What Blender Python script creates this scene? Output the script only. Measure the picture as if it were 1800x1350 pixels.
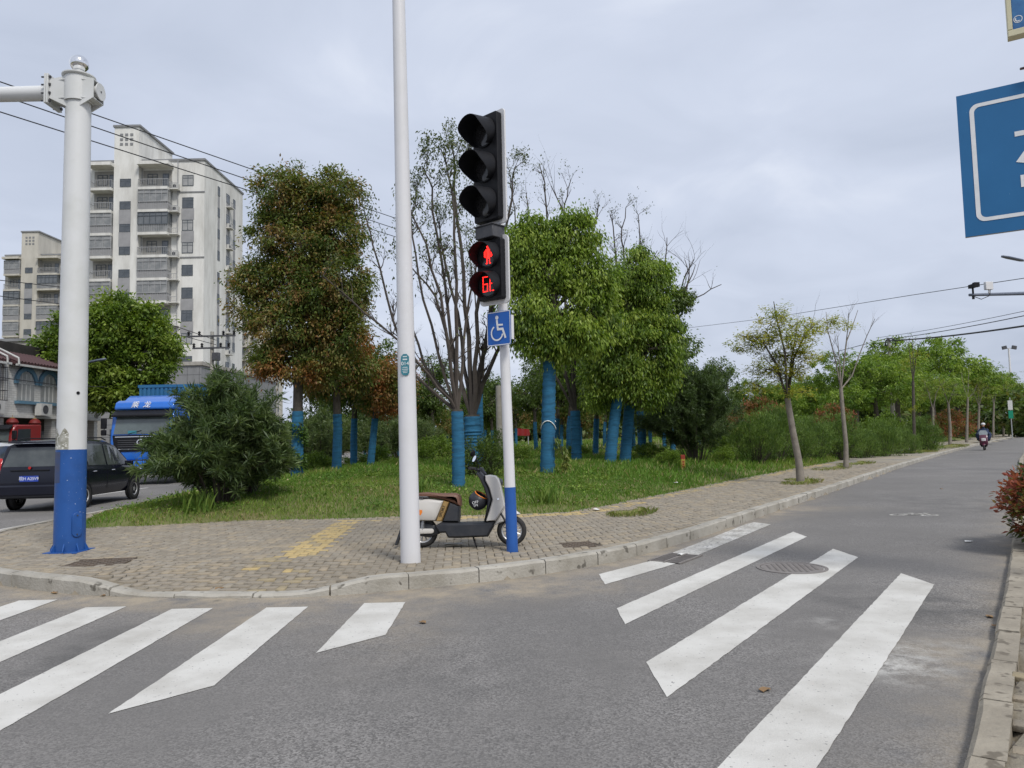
import bpy, bmesh, math, random
import numpy as np
from mathutils import Vector, Matrix

for o in list(bpy.data.objects):
    bpy.data.objects.remove(o, do_unlink=True)
scene = bpy.context.scene
COL = scene.collection
R = math.radians
rng = np.random.default_rng(7)
random.seed(7)

# ------------------------------------------------------------------ camera
F_PX, EYE, PITCH, ROLL = 1300.0, 1.55, R(4.09), R(1.26)
cam_d = bpy.data.cameras.new('camera')
cam_d.sensor_width = 36.0
cam_d.lens = 36.0 * F_PX / 1800.0
cam_d.clip_start = 0.05
cam_d.clip_end = 6000
cam = bpy.data.objects.new('camera', cam_d)
COL.objects.link(cam)
cam.matrix_world = Matrix.Translation((0, 0, EYE)) @ Matrix.Rotation(R(90) + PITCH, 4, 'X') @ Matrix.Rotation(-ROLL, 4, 'Z')
scene.camera = cam

# ------------------------------------------------------------------ sky, sun, exposure
SUN_EL, SUN_AZ = 52, 148          # azimuth measured clockwise from +Y: behind the camera, a little to the right
world = bpy.data.worlds.new('World')
scene.world = world
world.use_nodes = True
nt = world.node_tree
nt.nodes.clear()
def wn(t, **k):
    n = nt.nodes.new(t)
    for a, b in k.items():
        setattr(n, a, b)
    return n
out = wn('ShaderNodeOutputWorld')
bg = wn('ShaderNodeBackground')
sky = wn('ShaderNodeTexSky', sky_type='NISHITA', sun_disc=False)
sky.sun_elevation = R(SUN_EL)
sky.sun_rotation = R(SUN_AZ)
sky.air_density = 1.0
sky.dust_density = 4.0
sky.ozone_density = 1.0
tc = wn('ShaderNodeTexCoord')
sep = wn('ShaderNodeSeparateXYZ')
nt.links.new(tc.outputs['Generated'], sep.inputs[0])
def wmath(op, a, b=None):
    n = wn('ShaderNodeMath', operation=op)
    for i, q in enumerate((a, b)):
        if q is None:
            continue
        if isinstance(q, (int, float)):
            n.inputs[i].default_value = q
        else:
            nt.links.new(q, n.inputs[i])
    return n.outputs[0]
# cloud deck seen in perspective: direction divided by its height
den = wmath('ADD', wmath('MAXIMUM', sep.outputs[2], 0.0), 0.22)
cx = wmath('DIVIDE', sep.outputs[0], den)
cy = wmath('DIVIDE', sep.outputs[1], den)
comb = wn('ShaderNodeCombineXYZ')
nt.links.new(cx, comb.inputs[0])
nt.links.new(cy, comb.inputs[1])
def wnoise(scale, detail, rough, dist):
    n = wn('ShaderNodeTexNoise')
    n.inputs['Scale'].default_value = scale
    n.inputs['Detail'].default_value = detail
    n.inputs['Roughness'].default_value = rough
    n.inputs['Distortion'].default_value = dist
    nt.links.new(comb.outputs[0], n.inputs['Vector'])
    return n.outputs['Fac']
n1 = wnoise(0.55, 4, 0.5, 0.5)
n2 = wnoise(2.4, 5, 0.55, 0.7)
mixn = wmath('ADD', wmath('MULTIPLY', n1, 0.78), wmath('MULTIPLY', n2, 0.22))
ramp = wn('ShaderNodeValToRGB')
ramp.color_ramp.elements[0].position = 0.35
ramp.color_ramp.elements[0].color = (0.29, 0.325, 0.40, 1)
ramp.color_ramp.elements[1].position = 0.66
ramp.color_ramp.elements[1].color = (0.54, 0.565, 0.62, 1)
e = ramp.color_ramp.elements.new(0.52)
e.color = (0.385, 0.42, 0.50, 1)
nt.links.new(mixn, ramp.inputs[0])
scl = wn('ShaderNodeVectorMath', operation='SCALE')
nt.links.new(sky.outputs[0], scl.inputs[0])
scl.inputs['Scale'].default_value = 0.055
mx = wn('ShaderNodeMix', data_type='RGBA')
mx.inputs['Factor'].default_value = 0.9
nt.links.new(scl.outputs[0], mx.inputs['A'])
nt.links.new(ramp.outputs[0], mx.inputs['B'])
nt.links.new(mx.outputs['Result'], bg.inputs['Color'])
bg.inputs['Strength'].default_value = 1.0
nt.links.new(bg.outputs[0], out.inputs[0])

sun_d = bpy.data.lights.new('sun', 'SUN')
sun_d.energy = 1.5
sun_d.angle = R(14)
sun_d.color = (1.0, 0.96, 0.90)
sun = bpy.data.objects.new('sun', sun_d)
COL.objects.link(sun)
_az, _el = R(SUN_AZ), R(SUN_EL)
_dir = Vector((math.sin(_az) * math.cos(_el), math.cos(_az) * math.cos(_el), math.sin(_el)))
sun.rotation_euler = _dir.to_track_quat('Z', 'Y').to_euler()
sun.location = (0, -20, 40)

scene.view_settings.view_transform = 'Standard'
scene.view_settings.look = 'None'
scene.view_settings.exposure = 0.84
scene.view_settings.gamma = 1.0
scene.view_settings.use_curve_mapping = False
scene.render.engine = 'CYCLES'
scene.cycles.max_bounces = 6
scene.cycles.diffuse_bounces = 3
scene.cycles.glossy_bounces = 3
scene.cycles.transmission_bounces = 4
scene.cycles.transparent_max_bounces = 6
scene.cycles.caustics_reflective = False
scene.cycles.caustics_refractive = False
scene.cycles.use_denoising = True

# ------------------------------------------------------------------ survey helpers (photo sighting -> metres)
def ray(px, py):
    u, v = (px - 900) / F_PX, -(py - 675) / F_PX
    c, s = math.cos(ROLL), math.sin(ROLL)
    a, b = u * c + v * s, -u * s + v * c
    cp, sp = math.cos(PITCH), math.sin(PITCH)
    return np.array([a, cp - b * sp, sp + b * cp])
def ground(px, py, z=0.0):
    r = ray(px, py)
    return Vector(r * ((z - EYE) / r[2]) + np.array([0, 0, EYE]))
def at(px, py, Y):
    r = ray(px, py)
    return Vector(r * (Y / r[1]) + np.array([0, 0, EYE]))

# ------------------------------------------------------------------ object helpers
def tag(o, label=None, cat=None, group=None, kind=None):
    if label: o['label'] = label
    if cat: o['category'] = cat
    if group: o['group'] = group
    if kind: o['kind'] = kind
    return o
def empty(name, loc=(0, 0, 0), rz=0.0, label=None, cat=None, group=None):
    o = bpy.data.objects.new(name, None)
    o.empty_display_size = 0.2
    COL.objects.link(o)
    o.location = loc
    o.rotation_euler = (0, 0, rz)
    return tag(o, label, cat, group)
def link(name, me, parent=None, loc=None, rot=None):
    o = bpy.data.objects.new(name, me)
    COL.objects.link(o)
    if parent: o.parent = parent
    if loc is not None: o.location = loc
    if rot is not None: o.rotation_euler = rot
    return o
def copy_tree(o, parent=None):
    c = o.copy()
    COL.objects.link(c)
    c.parent = parent
    if parent is not None:
        c.matrix_parent_inverse = o.matrix_parent_inverse.copy()
    for ch in list(o.children):
        copy_tree(ch, c)
    return c

class MB:
    """collects verts and faces, builds ONE mesh object"""
    def __init__(s):
        s.v, s.f, s.m = [], [], []
        s.cur = 0
    def add(s, vs, fs):
        b = len(s.v)
        s.v += [tuple(p) for p in vs]
        s.f += [tuple(i + b for i in f) for f in fs]
        s.m += [s.cur] * len(fs)
        return s
    def box(s, c, d, rot=None):
        x, y, z = d[0] / 2, d[1] / 2, d[2] / 2
        vs = [Vector(p) for p in ((-x, -y, -z), (x, -y, -z), (x, y, -z), (-x, y, -z), (-x, -y, z), (x, -y, z), (x, y, z), (-x, y, z))]
        if rot is not None: vs = [rot @ p for p in vs]
        c = Vector(c)
        return s.add([p + c for p in vs], [(0, 3, 2, 1), (4, 5, 6, 7), (0, 1, 5, 4), (1, 2, 6, 5), (2, 3, 7, 6), (3, 0, 4, 7)])
    def bb(s, a, b):
        return s.box([(a[i] + b[i]) / 2 for i in range(3)], [abs(b[i] - a[i]) for i in range(3)])
    def tube(s, pts, rad, n=8, cap=True):
        pts = [Vector(p) for p in pts]
        if isinstance(rad, (int, float)): rad = [rad] * len(pts)
        rings, up = [], None
        for i, p in enumerate(pts):
            t = (pts[min(i + 1, len(pts) - 1)] - pts[max(i - 1, 0)]).normalized()
            if up is None:
                up = t.orthogonal().normalized()
            up = (up - t * up.dot(t))
            up = up.normalized() if up.length > 1e-6 else t.orthogonal().normalized()
            w = t.cross(up)
            rings.append([p + (up * math.cos(2 * math.pi * k / n) + w * math.sin(2 * math.pi * k / n)) * rad[i] for k in range(n)])
        vs = [q for r in rings for q in r]
        fs = [(i * n + k, i * n + (k + 1) % n, (i + 1) * n + (k + 1) % n, (i + 1) * n + k) for i in range(len(pts) - 1) for k in range(n)]
        if cap:
            fs += [tuple(range(n - 1, -1, -1)), tuple((len(pts) - 1) * n + k for k in range(n))]
        return s.add(vs, fs)
    def lathe(s, prof, o=(0, 0, 0), n=24, axis='Z', cap=True, mat=None):
        vs = []
        for r, h in prof:
            for k in range(n):
                a = 2 * math.pi * k / n
                p = {'Z': (r * math.cos(a), r * math.sin(a), h), 'Y': (r * math.cos(a), h, -r * math.sin(a)), 'X': (h, r * math.cos(a), r * math.sin(a))}[axis]
                p = Vector(p)
                if mat is not None: p = mat @ p
                vs.append(p + Vector(o))
        m = len(prof)
        fs = [(i * n + k, i * n + (k + 1) % n, (i + 1) * n + (k + 1) % n, (i + 1) * n + k) for i in range(m - 1) for k in range(n)]
        if cap:
            fs += [tuple(range(n - 1, -1, -1)), tuple((m - 1) * n + k for k in range(n))]
        return s.add(vs, fs)
    def prism(s, poly, a, b, plane='XZ', inset=0.0):
        """polygon in plane, from a to b along the third axis; inset rounds the two ends"""
        area = sum(poly[i][0] * poly[(i + 1) % len(poly)][1] - poly[(i + 1) % len(poly)][0] * poly[i][1] for i in range(len(poly)))
        if area < 0: poly = poly[::-1]
        def P(q, h):
            return {'XZ': (q[0], h, q[1]), 'XY': (q[0], q[1], h), 'YZ': (h, q[0], q[1])}[plane]
        n = len(poly)
        def ins(d):
            o = []
            for i in range(n):
                p0, p1, p2 = Vector(poly[i - 1]), Vector(poly[i]), Vector(poly[(i + 1) % n])
                e1, e2 = (p1 - p0).normalized(), (p2 - p1).normalized()
                nn = Vector((-e1.y, e1.x)) + Vector((-e2.y, e2.x))
                nn = nn.normalized() if nn.length > 1e-6 else Vector((-e1.y, e1.x))
                o.append(tuple(p1 + nn * d))
            return o
        lv = [(poly, a), (poly, b)] if not inset else [(ins(inset), a), (ins(inset * .35), a + (b - a) * .06), (poly, a + (b - a) * .22), (poly, b - (b - a) * .22), (ins(inset * .35), b - (b - a) * .06), (ins(inset), b)]
        vs = [P(q, h) for pl, h in lv for q in pl]
        fs = [(i * n + k, i * n + (k + 1) % n, (i + 1) * n + (k + 1) % n, (i + 1) * n + k) for i in range(len(lv) - 1) for k in range(n)]
        fs += [tuple(range(n - 1, -1, -1)), tuple((len(lv) - 1) * n + k for k in range(n))]
        return s.add(vs, fs)
    def mesh(s, name, mats, smooth=None):
        me = bpy.data.meshes.new(name)
        me.from_pydata(s.v, [], s.f)
        if not isinstance(mats, (list, tuple)): mats = [mats]
        for m in mats: me.materials.append(m)
        if len(mats) > 1: me.polygons.foreach_set('material_index', s.m)
        bm = bmesh.new()
        bm.from_mesh(me)
        bmesh.ops.recalc_face_normals(bm, faces=bm.faces)
        bm.to_mesh(me)
        bm.free()
        if smooth is not None:
            me.shade_smooth()
            me.set_sharp_from_angle(angle=R(smooth))
        me.update()
        return me
    def build(s, name, mats, parent=None, smooth=None, bevel=0.0, loc=None, rot=None, seg=2):
        o = link(name, s.mesh(name, mats, smooth), parent, loc, rot)
        if bevel:
            b = o.modifiers.new('bevel', 'BEVEL')
            b.width = bevel; b.segments = seg; b.limit_method = 'ANGLE'; b.angle_limit = R(35)
            o.data.shade_smooth()
            o.data.set_sharp_from_angle(angle=R(40))
        return o

def np_mesh(name, verts, faces, mats, colors=None, mat_idx=None, smooth=False):
    """verts (n,3), faces (m,k) with one k: fast path for leaves, grass and grids"""
    me = bpy.data.meshes.new(name)
    verts = np.asarray(verts, np.float32); faces = np.asarray(faces, np.int32)
    m, k = faces.shape
    me.vertices.add(len(verts)); me.vertices.foreach_set('co', verts.ravel())
    me.loops.add(m * k); me.loops.foreach_set('vertex_index', faces.ravel())
    me.polygons.add(m)
    me.polygons.foreach_set('loop_start', np.arange(0, m * k, k, dtype=np.int32))
    me.polygons.foreach_set('loop_total', np.full(m, k, np.int32))
    if mat_idx is not None: me.polygons.foreach_set('material_index', np.asarray(mat_idx, np.int32))
    if smooth: me.polygons.foreach_set('use_smooth', np.ones(m, bool))
    if not isinstance(mats, (list, tuple)): mats = [mats]
    for q in mats: me.materials.append(q)
    if colors is not None:
        at_ = me.attributes.new('tint', 'FLOAT_COLOR', 'POINT')
        c = np.ones((len(verts), 4), np.float32); c[:, :3] = colors
        at_.data.foreach_set('color', c.ravel())
    me.update(calc_edges=True)
    me.validate()
    return me

# ------------------------------------------------------------------ materials
def material(name, color, rough=0.6, metal=0.0, spec=0.4, var=None, scale=6.0, amount=0.5, detail=6, bump=0.0, bscale=None, speck=None, coords='Object', coat=0.0, emit=0.0):
    m = bpy.data.materials.new(name)
    m.use_nodes = True
    n = m.node_tree
    b = n.nodes['Principled BSDF']
    b.inputs['Base Color'].default_value = (*color, 1)
    b.inputs['Roughness'].default_value = rough
    b.inputs['Metallic'].default_value = metal
    b.inputs['Specular IOR Level'].default_value = spec
    b.inputs['Coat Weight'].default_value = coat
    if emit:
        b.inputs['Emission Color'].default_value = (*color, 1)
        b.inputs['Emission Strength'].default_value = emit
    col = None
    t = n.nodes.new('ShaderNodeTexCoord')
    def noise(sc, det, rg=0.6):
        q = n.nodes.new('ShaderNodeTexNoise')
        q.inputs['Scale'].default_value = sc
        q.inputs['Detail'].default_value = det
        q.inputs['Roughness'].default_value = rg
        n.links.new(t.outputs[coords], q.inputs['Vector'])
        return q.outputs['Fac']
    def rampit(fac, lo, hi):
        r = n.nodes.new('ShaderNodeMapRange')
        r.inputs['From Min'].default_value = lo
        r.inputs['From Max'].default_value = hi
        n.links.new(fac, r.inputs['Value'])
        return r.outputs[0]
    def mix(fac, a, bcol):
        x = n.nodes.new('ShaderNodeMix'); x.data_type = 'RGBA'
        n.links.new(fac, x.inputs['Factor'])
        if isinstance(a, tuple): x.inputs['A'].default_value = (*a, 1)
        else: n.links.new(a, x.inputs['A'])
        if isinstance(bcol, tuple): x.inputs['B'].default_value = (*bcol, 1)
        else: n.links.new(bcol, x.inputs['B'])
        return x.outputs['Result']
    col = color
    if var:
        f = rampit(noise(scale, detail), 0.62 - amount * 0.45, 0.62 + (1 - amount) * 0.25)
        col = mix(f, col, var)
    if speck:                      # (colour, scale, threshold)
        f = rampit(noise(speck[1], 2), speck[2], speck[2] + 0.06)
        col = mix(f, col, speck[0])
    if not isinstance(col, tuple):
        n.links.new(col, b.inputs['Base Color'])
    if bump:
        bp = n.nodes.new('ShaderNodeBump')
        bp.inputs['Strength'].default_value = bump
        bp.inputs['Distance'].default_value = 0.02
        n.links.new(noise(bscale or scale * 4, 5), bp.inputs['Height'])
        n.links.new(bp.outputs[0], b.inputs['Normal'])
    m['nodes'] = True
    return m

def tint_material(name, rough=0.6, spec=0.3, translucent=0.0, bump=0.0, speck=None):
    """colour comes from the mesh's own per-leaf / per-piece tint attribute"""
    m = bpy.data.materials.new(name)
    m.use_nodes = True
    n = m.node_tree
    b = n.nodes['Principled BSDF']
    a = n.nodes.new('ShaderNodeAttribute'); a.attribute_name = 'tint'
    n.links.new(a.outputs['Color'], b.inputs['Base Color'])
    b.inputs['Roughness'].default_value = rough
    b.inputs['Specular IOR Level'].default_value = spec
    if translucent:
        tr = n.nodes.new('ShaderNodeBsdfTranslucent')
        sc_ = n.nodes.new('ShaderNodeMix'); sc_.data_type = 'RGBA'; sc_.blend_type = 'MULTIPLY'
        sc_.inputs['Factor'].default_value = 1
        n.links.new(a.outputs['Color'], sc_.inputs['A'])
        sc_.inputs['B'].default_value = (1.25, 1.35, 0.6, 1)
        n.links.new(sc_.outputs['Result'], tr.inputs['Color'])
        ms = n.nodes.new('ShaderNodeMixShader')
        ms.inputs[0].default_value = translucent
        n.links.new(b.outputs[0], ms.inputs[1]); n.links.new(tr.outputs[0], ms.inputs[2])
        n.links.new(ms.outputs[0], n.nodes['Material Output'].inputs[0])
    return m

M = {}
M['white_paint'] = material('white_paint', (0.64, 0.64, 0.655), 0.38, var=(0.57, 0.57, 0.565), scale=1.6, amount=0.3, spec=0.35)
M['mast_white'] = material('mast_white', (0.62, 0.63, 0.63), 0.42, var=(0.50, 0.51, 0.48), scale=1.3, amount=0.4)
M['blue_paint'] = material('blue_paint', (0.018, 0.085, 0.30), 0.42, var=(0.012, 0.06, 0.21), scale=2.5, amount=0.4, speck=((0.45, 0.5, 0.6), 26, 0.70))
M['blue_bright'] = material('blue_bright', (0.022, 0.10, 0.36), 0.4, var=(0.018, 0.08, 0.28), scale=3, amount=0.4)
M['black_plastic'] = material('black_plastic', (0.009, 0.0095, 0.012), 0.55, spec=.2, var=(0.016, 0.016, 0.018), scale=9, amount=0.4)
M['dark_grey'] = material('dark_grey', (0.05, 0.052, 0.06), 0.55, var=(0.08, 0.08, 0.085), scale=8)
M['chrome'] = material('chrome', (0.8, 0.8, 0.8), 0.06, 1.0)
M['steel'] = material('steel', (0.42, 0.43, 0.44), 0.4, 0.8, var=(0.3, 0.3, 0.3), scale=8)
M['galv'] = material('galv', (0.42, 0.44, 0.46), 0.5, 0.3, var=(0.33, 0.34, 0.36), scale=5)
M['rubber'] = material('rubber', (0.02, 0.02, 0.021), 0.8, var=(0.04, 0.038, 0.035), scale=14)
M['cable'] = material('cable', (0.025, 0.026, 0.03), 0.6, var=(0.035, 0.035, 0.04), scale=3)
M['concrete'] = material('concrete', (0.36, 0.345, 0.31), 0.85, var=(0.24, 0.225, 0.195), scale=3.5, amount=0.6, bump=0.25, bscale=30)
M['iron'] = material('iron', (0.205, 0.19, 0.18), 0.85, 0.0, var=(0.16, 0.145, 0.135), scale=9)
M['glass_dark'] = material('glass_dark', (0.03, 0.036, 0.042), 0.08, spec=0.6, var=(0.05, 0.055, 0.06), scale=1.2)
M['red_led'] = material('red_led', (1.0, 0.02, 0.015), 0.4, emit=2.4, var=(0.95, 0.03, 0.02), scale=40)
# ------------------------------------------------------------------ the lie of the land
KERB = [(-9.0, 230), (-9.0, 60), (-9.0, 16), (-8.95, 13.5), (-8.65, 11.8), (-7.9, 10.4), (-6.9, 9.25), (-5.82, 8.47), (-4.88, 7.98), (-3.94, 7.68), (-2.95, 7.52), (-2.13, 7.49), (-1.65, 7.59), (-1.16, 7.76), (-.73, 7.91), (-.11, 8.18), (.54, 8.6), (1.36, 9.28), (2.36, 10.57), (3.61, 12.34), (8.71, 19.75), (17.35, 32.4), (33.85, 55.4), (74.2, 109), (115, 161), (168, 226)]
LAWN = [(-8.85, 230), (-8.85, 60), (-8.8, 22), (-8.55, 17.5), (-8.2, 14.6), (-7.75, 13.15), (-7.3, 12.85), (-6.49, 13.0), (-4.77, 13.44), (-2.97, 13.64), (-.05, 13.7), (.9, 13.85), (1.75, 14.9), (3.29, 17.3), (5.58, 20.7), (8.78, 25.4), (14.5, 33.7), (30, 55.8), (70.2, 109.5), (111, 161.5), (164, 226.5)]
RKERB = [(-1.2, -1.15), (2.04, 3.49), (3.03, 4.87), (4.6, 7.07), (5.85, 8.87), (22, 32.4), (38.5, 55.4), (79.2, 109), (120, 161), (170, 222)]

def seg_dist(P, line):
    P = np.asarray(P, float)
    best = np.full(len(P), 1e9)
    for (ax, ay), (bx, by) in zip(line[:-1], line[1:]):
        d = np.array([bx - ax, by - ay]); L = d @ d
        t = np.clip(((P[:, 0] - ax) * d[0] + (P[:, 1] - ay) * d[1]) / L, 0, 1)
        best = np.minimum(best, np.hypot(P[:, 0] - ax - t * d[0], P[:, 1] - ay - t * d[1]))
    return best
def inside(P, poly):
    P = np.asarray(P, float)
    c = np.zeros(len(P), bool)
    for (ax, ay), (bx, by) in zip(poly, poly[1:] + poly[:1]):
        if ay == by: continue
        k = ((ay > P[:, 1]) != (by > P[:, 1])) & (P[:, 0] < (bx - ax) * (P[:, 1] - ay) / (by - ay) + ax)
        c ^= k
    return c
def sdist(P, line):
    d = seg_dist(P, line)
    return np.where(inside(P, line), d, -d)
def sstep(a, b, x):
    t = np.clip((x - a) / (b - a), 0, 1)
    return t * t * (3 - 2 * t)
_ph = rng.uniform(0, 6.28, (12, 2)); _fr = rng.normal(0, 1, (12, 2))
def wob(x, y, s=1.0):
    """smooth wandering value about -1..1"""
    r = 0
    for (p, q), (u, v) in zip(_ph, _fr):
        r = r + np.sin((x * u + y * v) * s + p) * np.cos((x * v - y * u) * s * .7 + q)
    return r / 3.5
def pave_z(P, d=None):
    P = np.asarray(P, float)
    if d is None: d = sdist(P, KERB)
    w = sstep(-4.7, -3.8, P[:, 0]) * (1 - sstep(-2.2, -1.4, P[:, 0])) * (P[:, 1] < 12)
    return .15 - .125 * w * np.clip(1 - d / 1.4, 0, 1)
def lawn_z(P):
    P = np.asarray(P, float)
    d = sdist(P, LAWN) + .10 * wob(P[:, 0], P[:, 1], 2.4)
    base = .135 + np.clip(d, -1, .12) * .45
    rise = np.clip(d, 0, None)
    return base + .64 * (1 - np.exp(-rise / 3.6)) + .085 * wob(P[:, 0], P[:, 1], .55) * (1 - np.exp(-rise / 2.0)) + .008 * np.clip(rise - 8, 0, 30)
def lz(x, y):
    return float(lawn_z([(x, y)])[0])
def lawn_at(px, py, dz=0.0):
    """where a sighting line meets the lawn"""
    r = ray(px, py)
    Y = 12.5
    while Y < 120:
        t = Y / r[1]
        if EYE + r[2] * t <= lz(r[0] * t, Y) + dz: break
        Y += .1
    return Vector((r[0] * t, Y, lz(r[0] * t, Y)))

def grid(xs, ys):
    X, Y = np.meshgrid(xs, ys)
    n, m = len(xs), len(ys)
    I = np.arange(n * m).reshape(m, n)
    Fc = np.stack([I[:-1, :-1], I[:-1, 1:], I[1:, 1:], I[1:, :-1]], -1).reshape(-1, 4)
    return np.stack([X.ravel(), Y.ravel()], 1), Fc
def lines(*spans):
    o = []
    for a, b, s in spans:
        o.append(np.arange(a, b, s))
    o.append([spans[-1][1]])
    return np.concatenate(o)

# ground sheet to the horizon
g = MB(); g.add([(-3000, -200, -.12), (3000, -200, -.12), (3000, 4000, -.12), (-3000, 4000, -.12)], [(0, 1, 2, 3)])
M['earth'] = material('earth', (0.10, 0.105, 0.05), .95, var=(0.16, 0.14, 0.085), scale=.08, amount=.5, bump=.2)
tag(g.build('ground', M['earth']), kind='structure')

# asphalt
def asphalt_material():
    m = bpy.data.materials.new('asphalt'); m.use_nodes = True
    n = m.node_tree; b = n.nodes['Principled BSDF']
    t = n.nodes.new('ShaderNodeTexCoord'); a = n.nodes.new('ShaderNodeAttribute'); a.attribute_name = 'tint'
    sp = n.nodes.new('ShaderNodeSeparateColor'); n.links.new(a.outputs['Color'], sp.inputs[0])
    def noise(sc, det=3, rg=.6):
        q = n.nodes.new('ShaderNodeTexNoise'); q.inputs['Scale'].default_value = sc; q.inputs['Detail'].default_value = det; q.inputs['Roughness'].default_value = rg
        n.links.new(t.outputs['Object'], q.inputs['Vector']); return q.outputs['Fac']
    def rng_(v, lo, hi, o0=0., o1=1.):
        r = n.nodes.new('ShaderNodeMapRange'); n.links.new(v, r.inputs['Value'])
        for k, q in zip(('From Min', 'From Max', 'To Min', 'To Max'), (lo, hi, o0, o1)): r.inputs[k].default_value = q
        return r.outputs[0]
    def mix(f, A, B):
        x = n.nodes.new('ShaderNodeMix'); x.data_type = 'RGBA'; n.links.new(f, x.inputs['Factor'])
        for k, q in (('A', A), ('B', B)):
            if isinstance(q, tuple): x.inputs[k].default_value = (*q, 1)
            else: n.links.new(q, x.inputs[k])
        return x.outputs['Result']
    def mul(p, q):
        x = n.nodes.new('ShaderNodeMath'); x.operation = 'MULTIPLY'
        for i, z in enumerate((p, q)):
            if isinstance(z, (float, int)): x.inputs[i].default_value = z
            else: n.links.new(z, x.inputs[i])
        return x.outputs[0]
    vo = n.nodes.new('ShaderNodeTexVoronoi'); vo.inputs['Scale'].default_value = 95
    n.links.new(t.outputs['Object'], vo.inputs['Vector'])
    vs = n.nodes.new('ShaderNodeSeparateColor'); n.links.new(vo.outputs['Color'], vs.inputs[0])
    base = mix(vs.outputs[0], (0.085, 0.081, 0.078), (0.305, 0.293, 0.28))
    base = mix(rng_(noise(.55, 4), .35, .7), base, (0.165, 0.158, 0.15))
    base = mix(rng_(noise(230, 2), .62, .7), base, (0.33, 0.32, 0.30))
    base = mix(rng_(noise(.23, 5, .65), .42, .62, 0, .55), base, (0.135, 0.13, 0.125))
    base = mix(rng_(noise(7, 5), .55, .8, 0, .45), base, (0.11, 0.107, 0.106))
    dust = mul(sp.outputs[0], rng_(noise(2.3, 6, .7), .32, .62))
    base = mix(mul(dust, rng_(noise(60, 3), .2, .7, .55, 1)), base, (0.36, 0.305, 0.225))
    smear = mul(sp.outputs[1], rng_(noise(5, 7, .75), .42, .62))
    base = mix(smear, base, (0.5, 0.49, 0.46))
    tar = mul(sp.outputs[2], rng_(noise(2.0, 5), .4, .6))
    base = mix(tar, base, (0.06, 0.06, 0.06))
    n.links.new(base, b.inputs['Base Color'])
    b.inputs['Roughness'].default_value = .88; b.inputs['Specular IOR Level'].default_value = .25
    bp = n.nodes.new('ShaderNodeBump'); bp.inputs['Strength'].default_value = .55; bp.inputs['Distance'].default_value = .006
    n.links.new(vo.outputs['Distance'], bp.inputs['Height']); n.links.new(bp.outputs[0], b.inputs['Normal'])
    return m
P, Fc = grid(lines((-22, -10, 1.0), (-10, 9, .16), (9, 20, .8), (20, 180, 10)), lines((-25, 1.5, 2.0), (1.5, 16, .16), (16, 40, 1), (40, 240, 10)))
dk = sdist(P, KERB); dr = seg_dist(P, RKERB)
dust = np.exp(-np.clip(-dk - .05, 0, None) / .32) * (dk < .2)
dust = dust * (.55 + .6 * sstep(-1.2, .6, wob(P[:, 0], P[:, 1], 1.1)))
def blob(x, y, rx, ry, a=1.0):
    return a * np.exp(-((P[:, 0] - x) / rx) ** 2 - ((P[:, 1] - y) / ry) ** 2)
dust += blob(-.2, 7.7, 1.3, .45, .9) + blob(-2.35, 6.55, .55, .5, .7) + blob(-1.0, 6.4, .4, .9, .55) + blob(-5, 7.6, 1.6, .35, .7) + blob(-2.4, 7.25, 1.6, .2, .55)
dust += np.exp(-dr / .22) * .75
dust += blob(2.9, 5.1, .4, .6, .45) + blob(5.8, 14.8, 1.2, .5, .4)
smear = blob(2.45, 4.95, .3, .28, 1.0) + blob(2.75, 5.35, .5, .22, .55) + blob(2.5, 6.1, .16, .12, .6) + blob(1.75, 5.9, .14, .1, .5)
tar = blob(3.6, 6.6, .9, .8, .6) + blob(9, 15, 1.6, 3, .35) + blob(-.5, 5.0, 1.0, 1.2, .25) + blob(-3.3, 5.6, .3, 1.5, .5)
dust *= 1 - sstep(14, 20, P[:, 1])
tint = np.stack([np.clip(dust, 0, 1), np.clip(smear, 0, 1), np.clip(tar, 0, 1)], 1)
me = np_mesh('road', np.column_stack([P, np.zeros(len(P))]), Fc, asphalt_material(), colors=tint)
road = tag(link('road', me), kind='structure')

# white markings, each a painted sheet 4 mm up with slightly ragged rims
M['marking'] = material('marking', (0.58, 0.57, 0.535), .8, var=(0.40, 0.385, 0.35), scale=1.7, amount=.5, speck=((0.24, 0.235, 0.23), 38, .66), bump=.3, bscale=90)
M['worn_marking'] = material('worn_marking', (0.62, 0.61, 0.58), .75, var=(0.30, 0.285, 0.25), scale=3.0, amount=.75, speck=((0.2, 0.195, 0.19), 22, .56))
def painted(name, poly, parent, z=.004, mat='marking', ragged=.0035, step=.07):
    pts = []
    for (a, b) in zip(poly, poly[1:] + poly[:1]):
        a, b = Vector(a), Vector(b)
        n = max(1, int((b - a).length / step))
        nn = Vector((-(b - a).y, (b - a).x)).normalized()
        for i in range(n):
            p = a.lerp(b, i / n)
            if i: p = p + nn * random.uniform(-ragged, ragged)
            pts.append((p.x, p.y, z))
    m = MB(); m.add(pts, [tuple(range(len(pts)))])
    return m.build(name, M[mat], parent)
for k in range(-2, 5):
    x0 = -3.25 + .9 * (k - 0)
    far = {-2: 7.64, -1: 7.25, 0: 7.1, 1: 7.07, 2: 7.17}.get(k, 7.1)
    if k > 2: continue
    near = 4.4 + (k - 1) * 1.14
    painted('crosswalk_stripe', [(x0 - .03, near), (x0 + .40, near + .46), (x0 + .39, far), (x0, far)], road)
for far, x0 in ((8.0, -5.95),):
    painted('crosswalk_stripe', [(x0, 1.2), (x0 + .4, 1.6), (x0 + .4, far - .3), (x0, far - .3)], road)
painted('crosswalk_stripe', [(.92, 8.37), (.92, 7.80), (1.9, 8.93), (1.68, 9.2)], road)
painted('crosswalk_stripe', [(2.02, 9.72), (2.3, 9.5), (4.26, 12.46), (4.09, 12.80), (3.9, 12.6), (3.0, 11.2)], road, mat='worn_marking')
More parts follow.
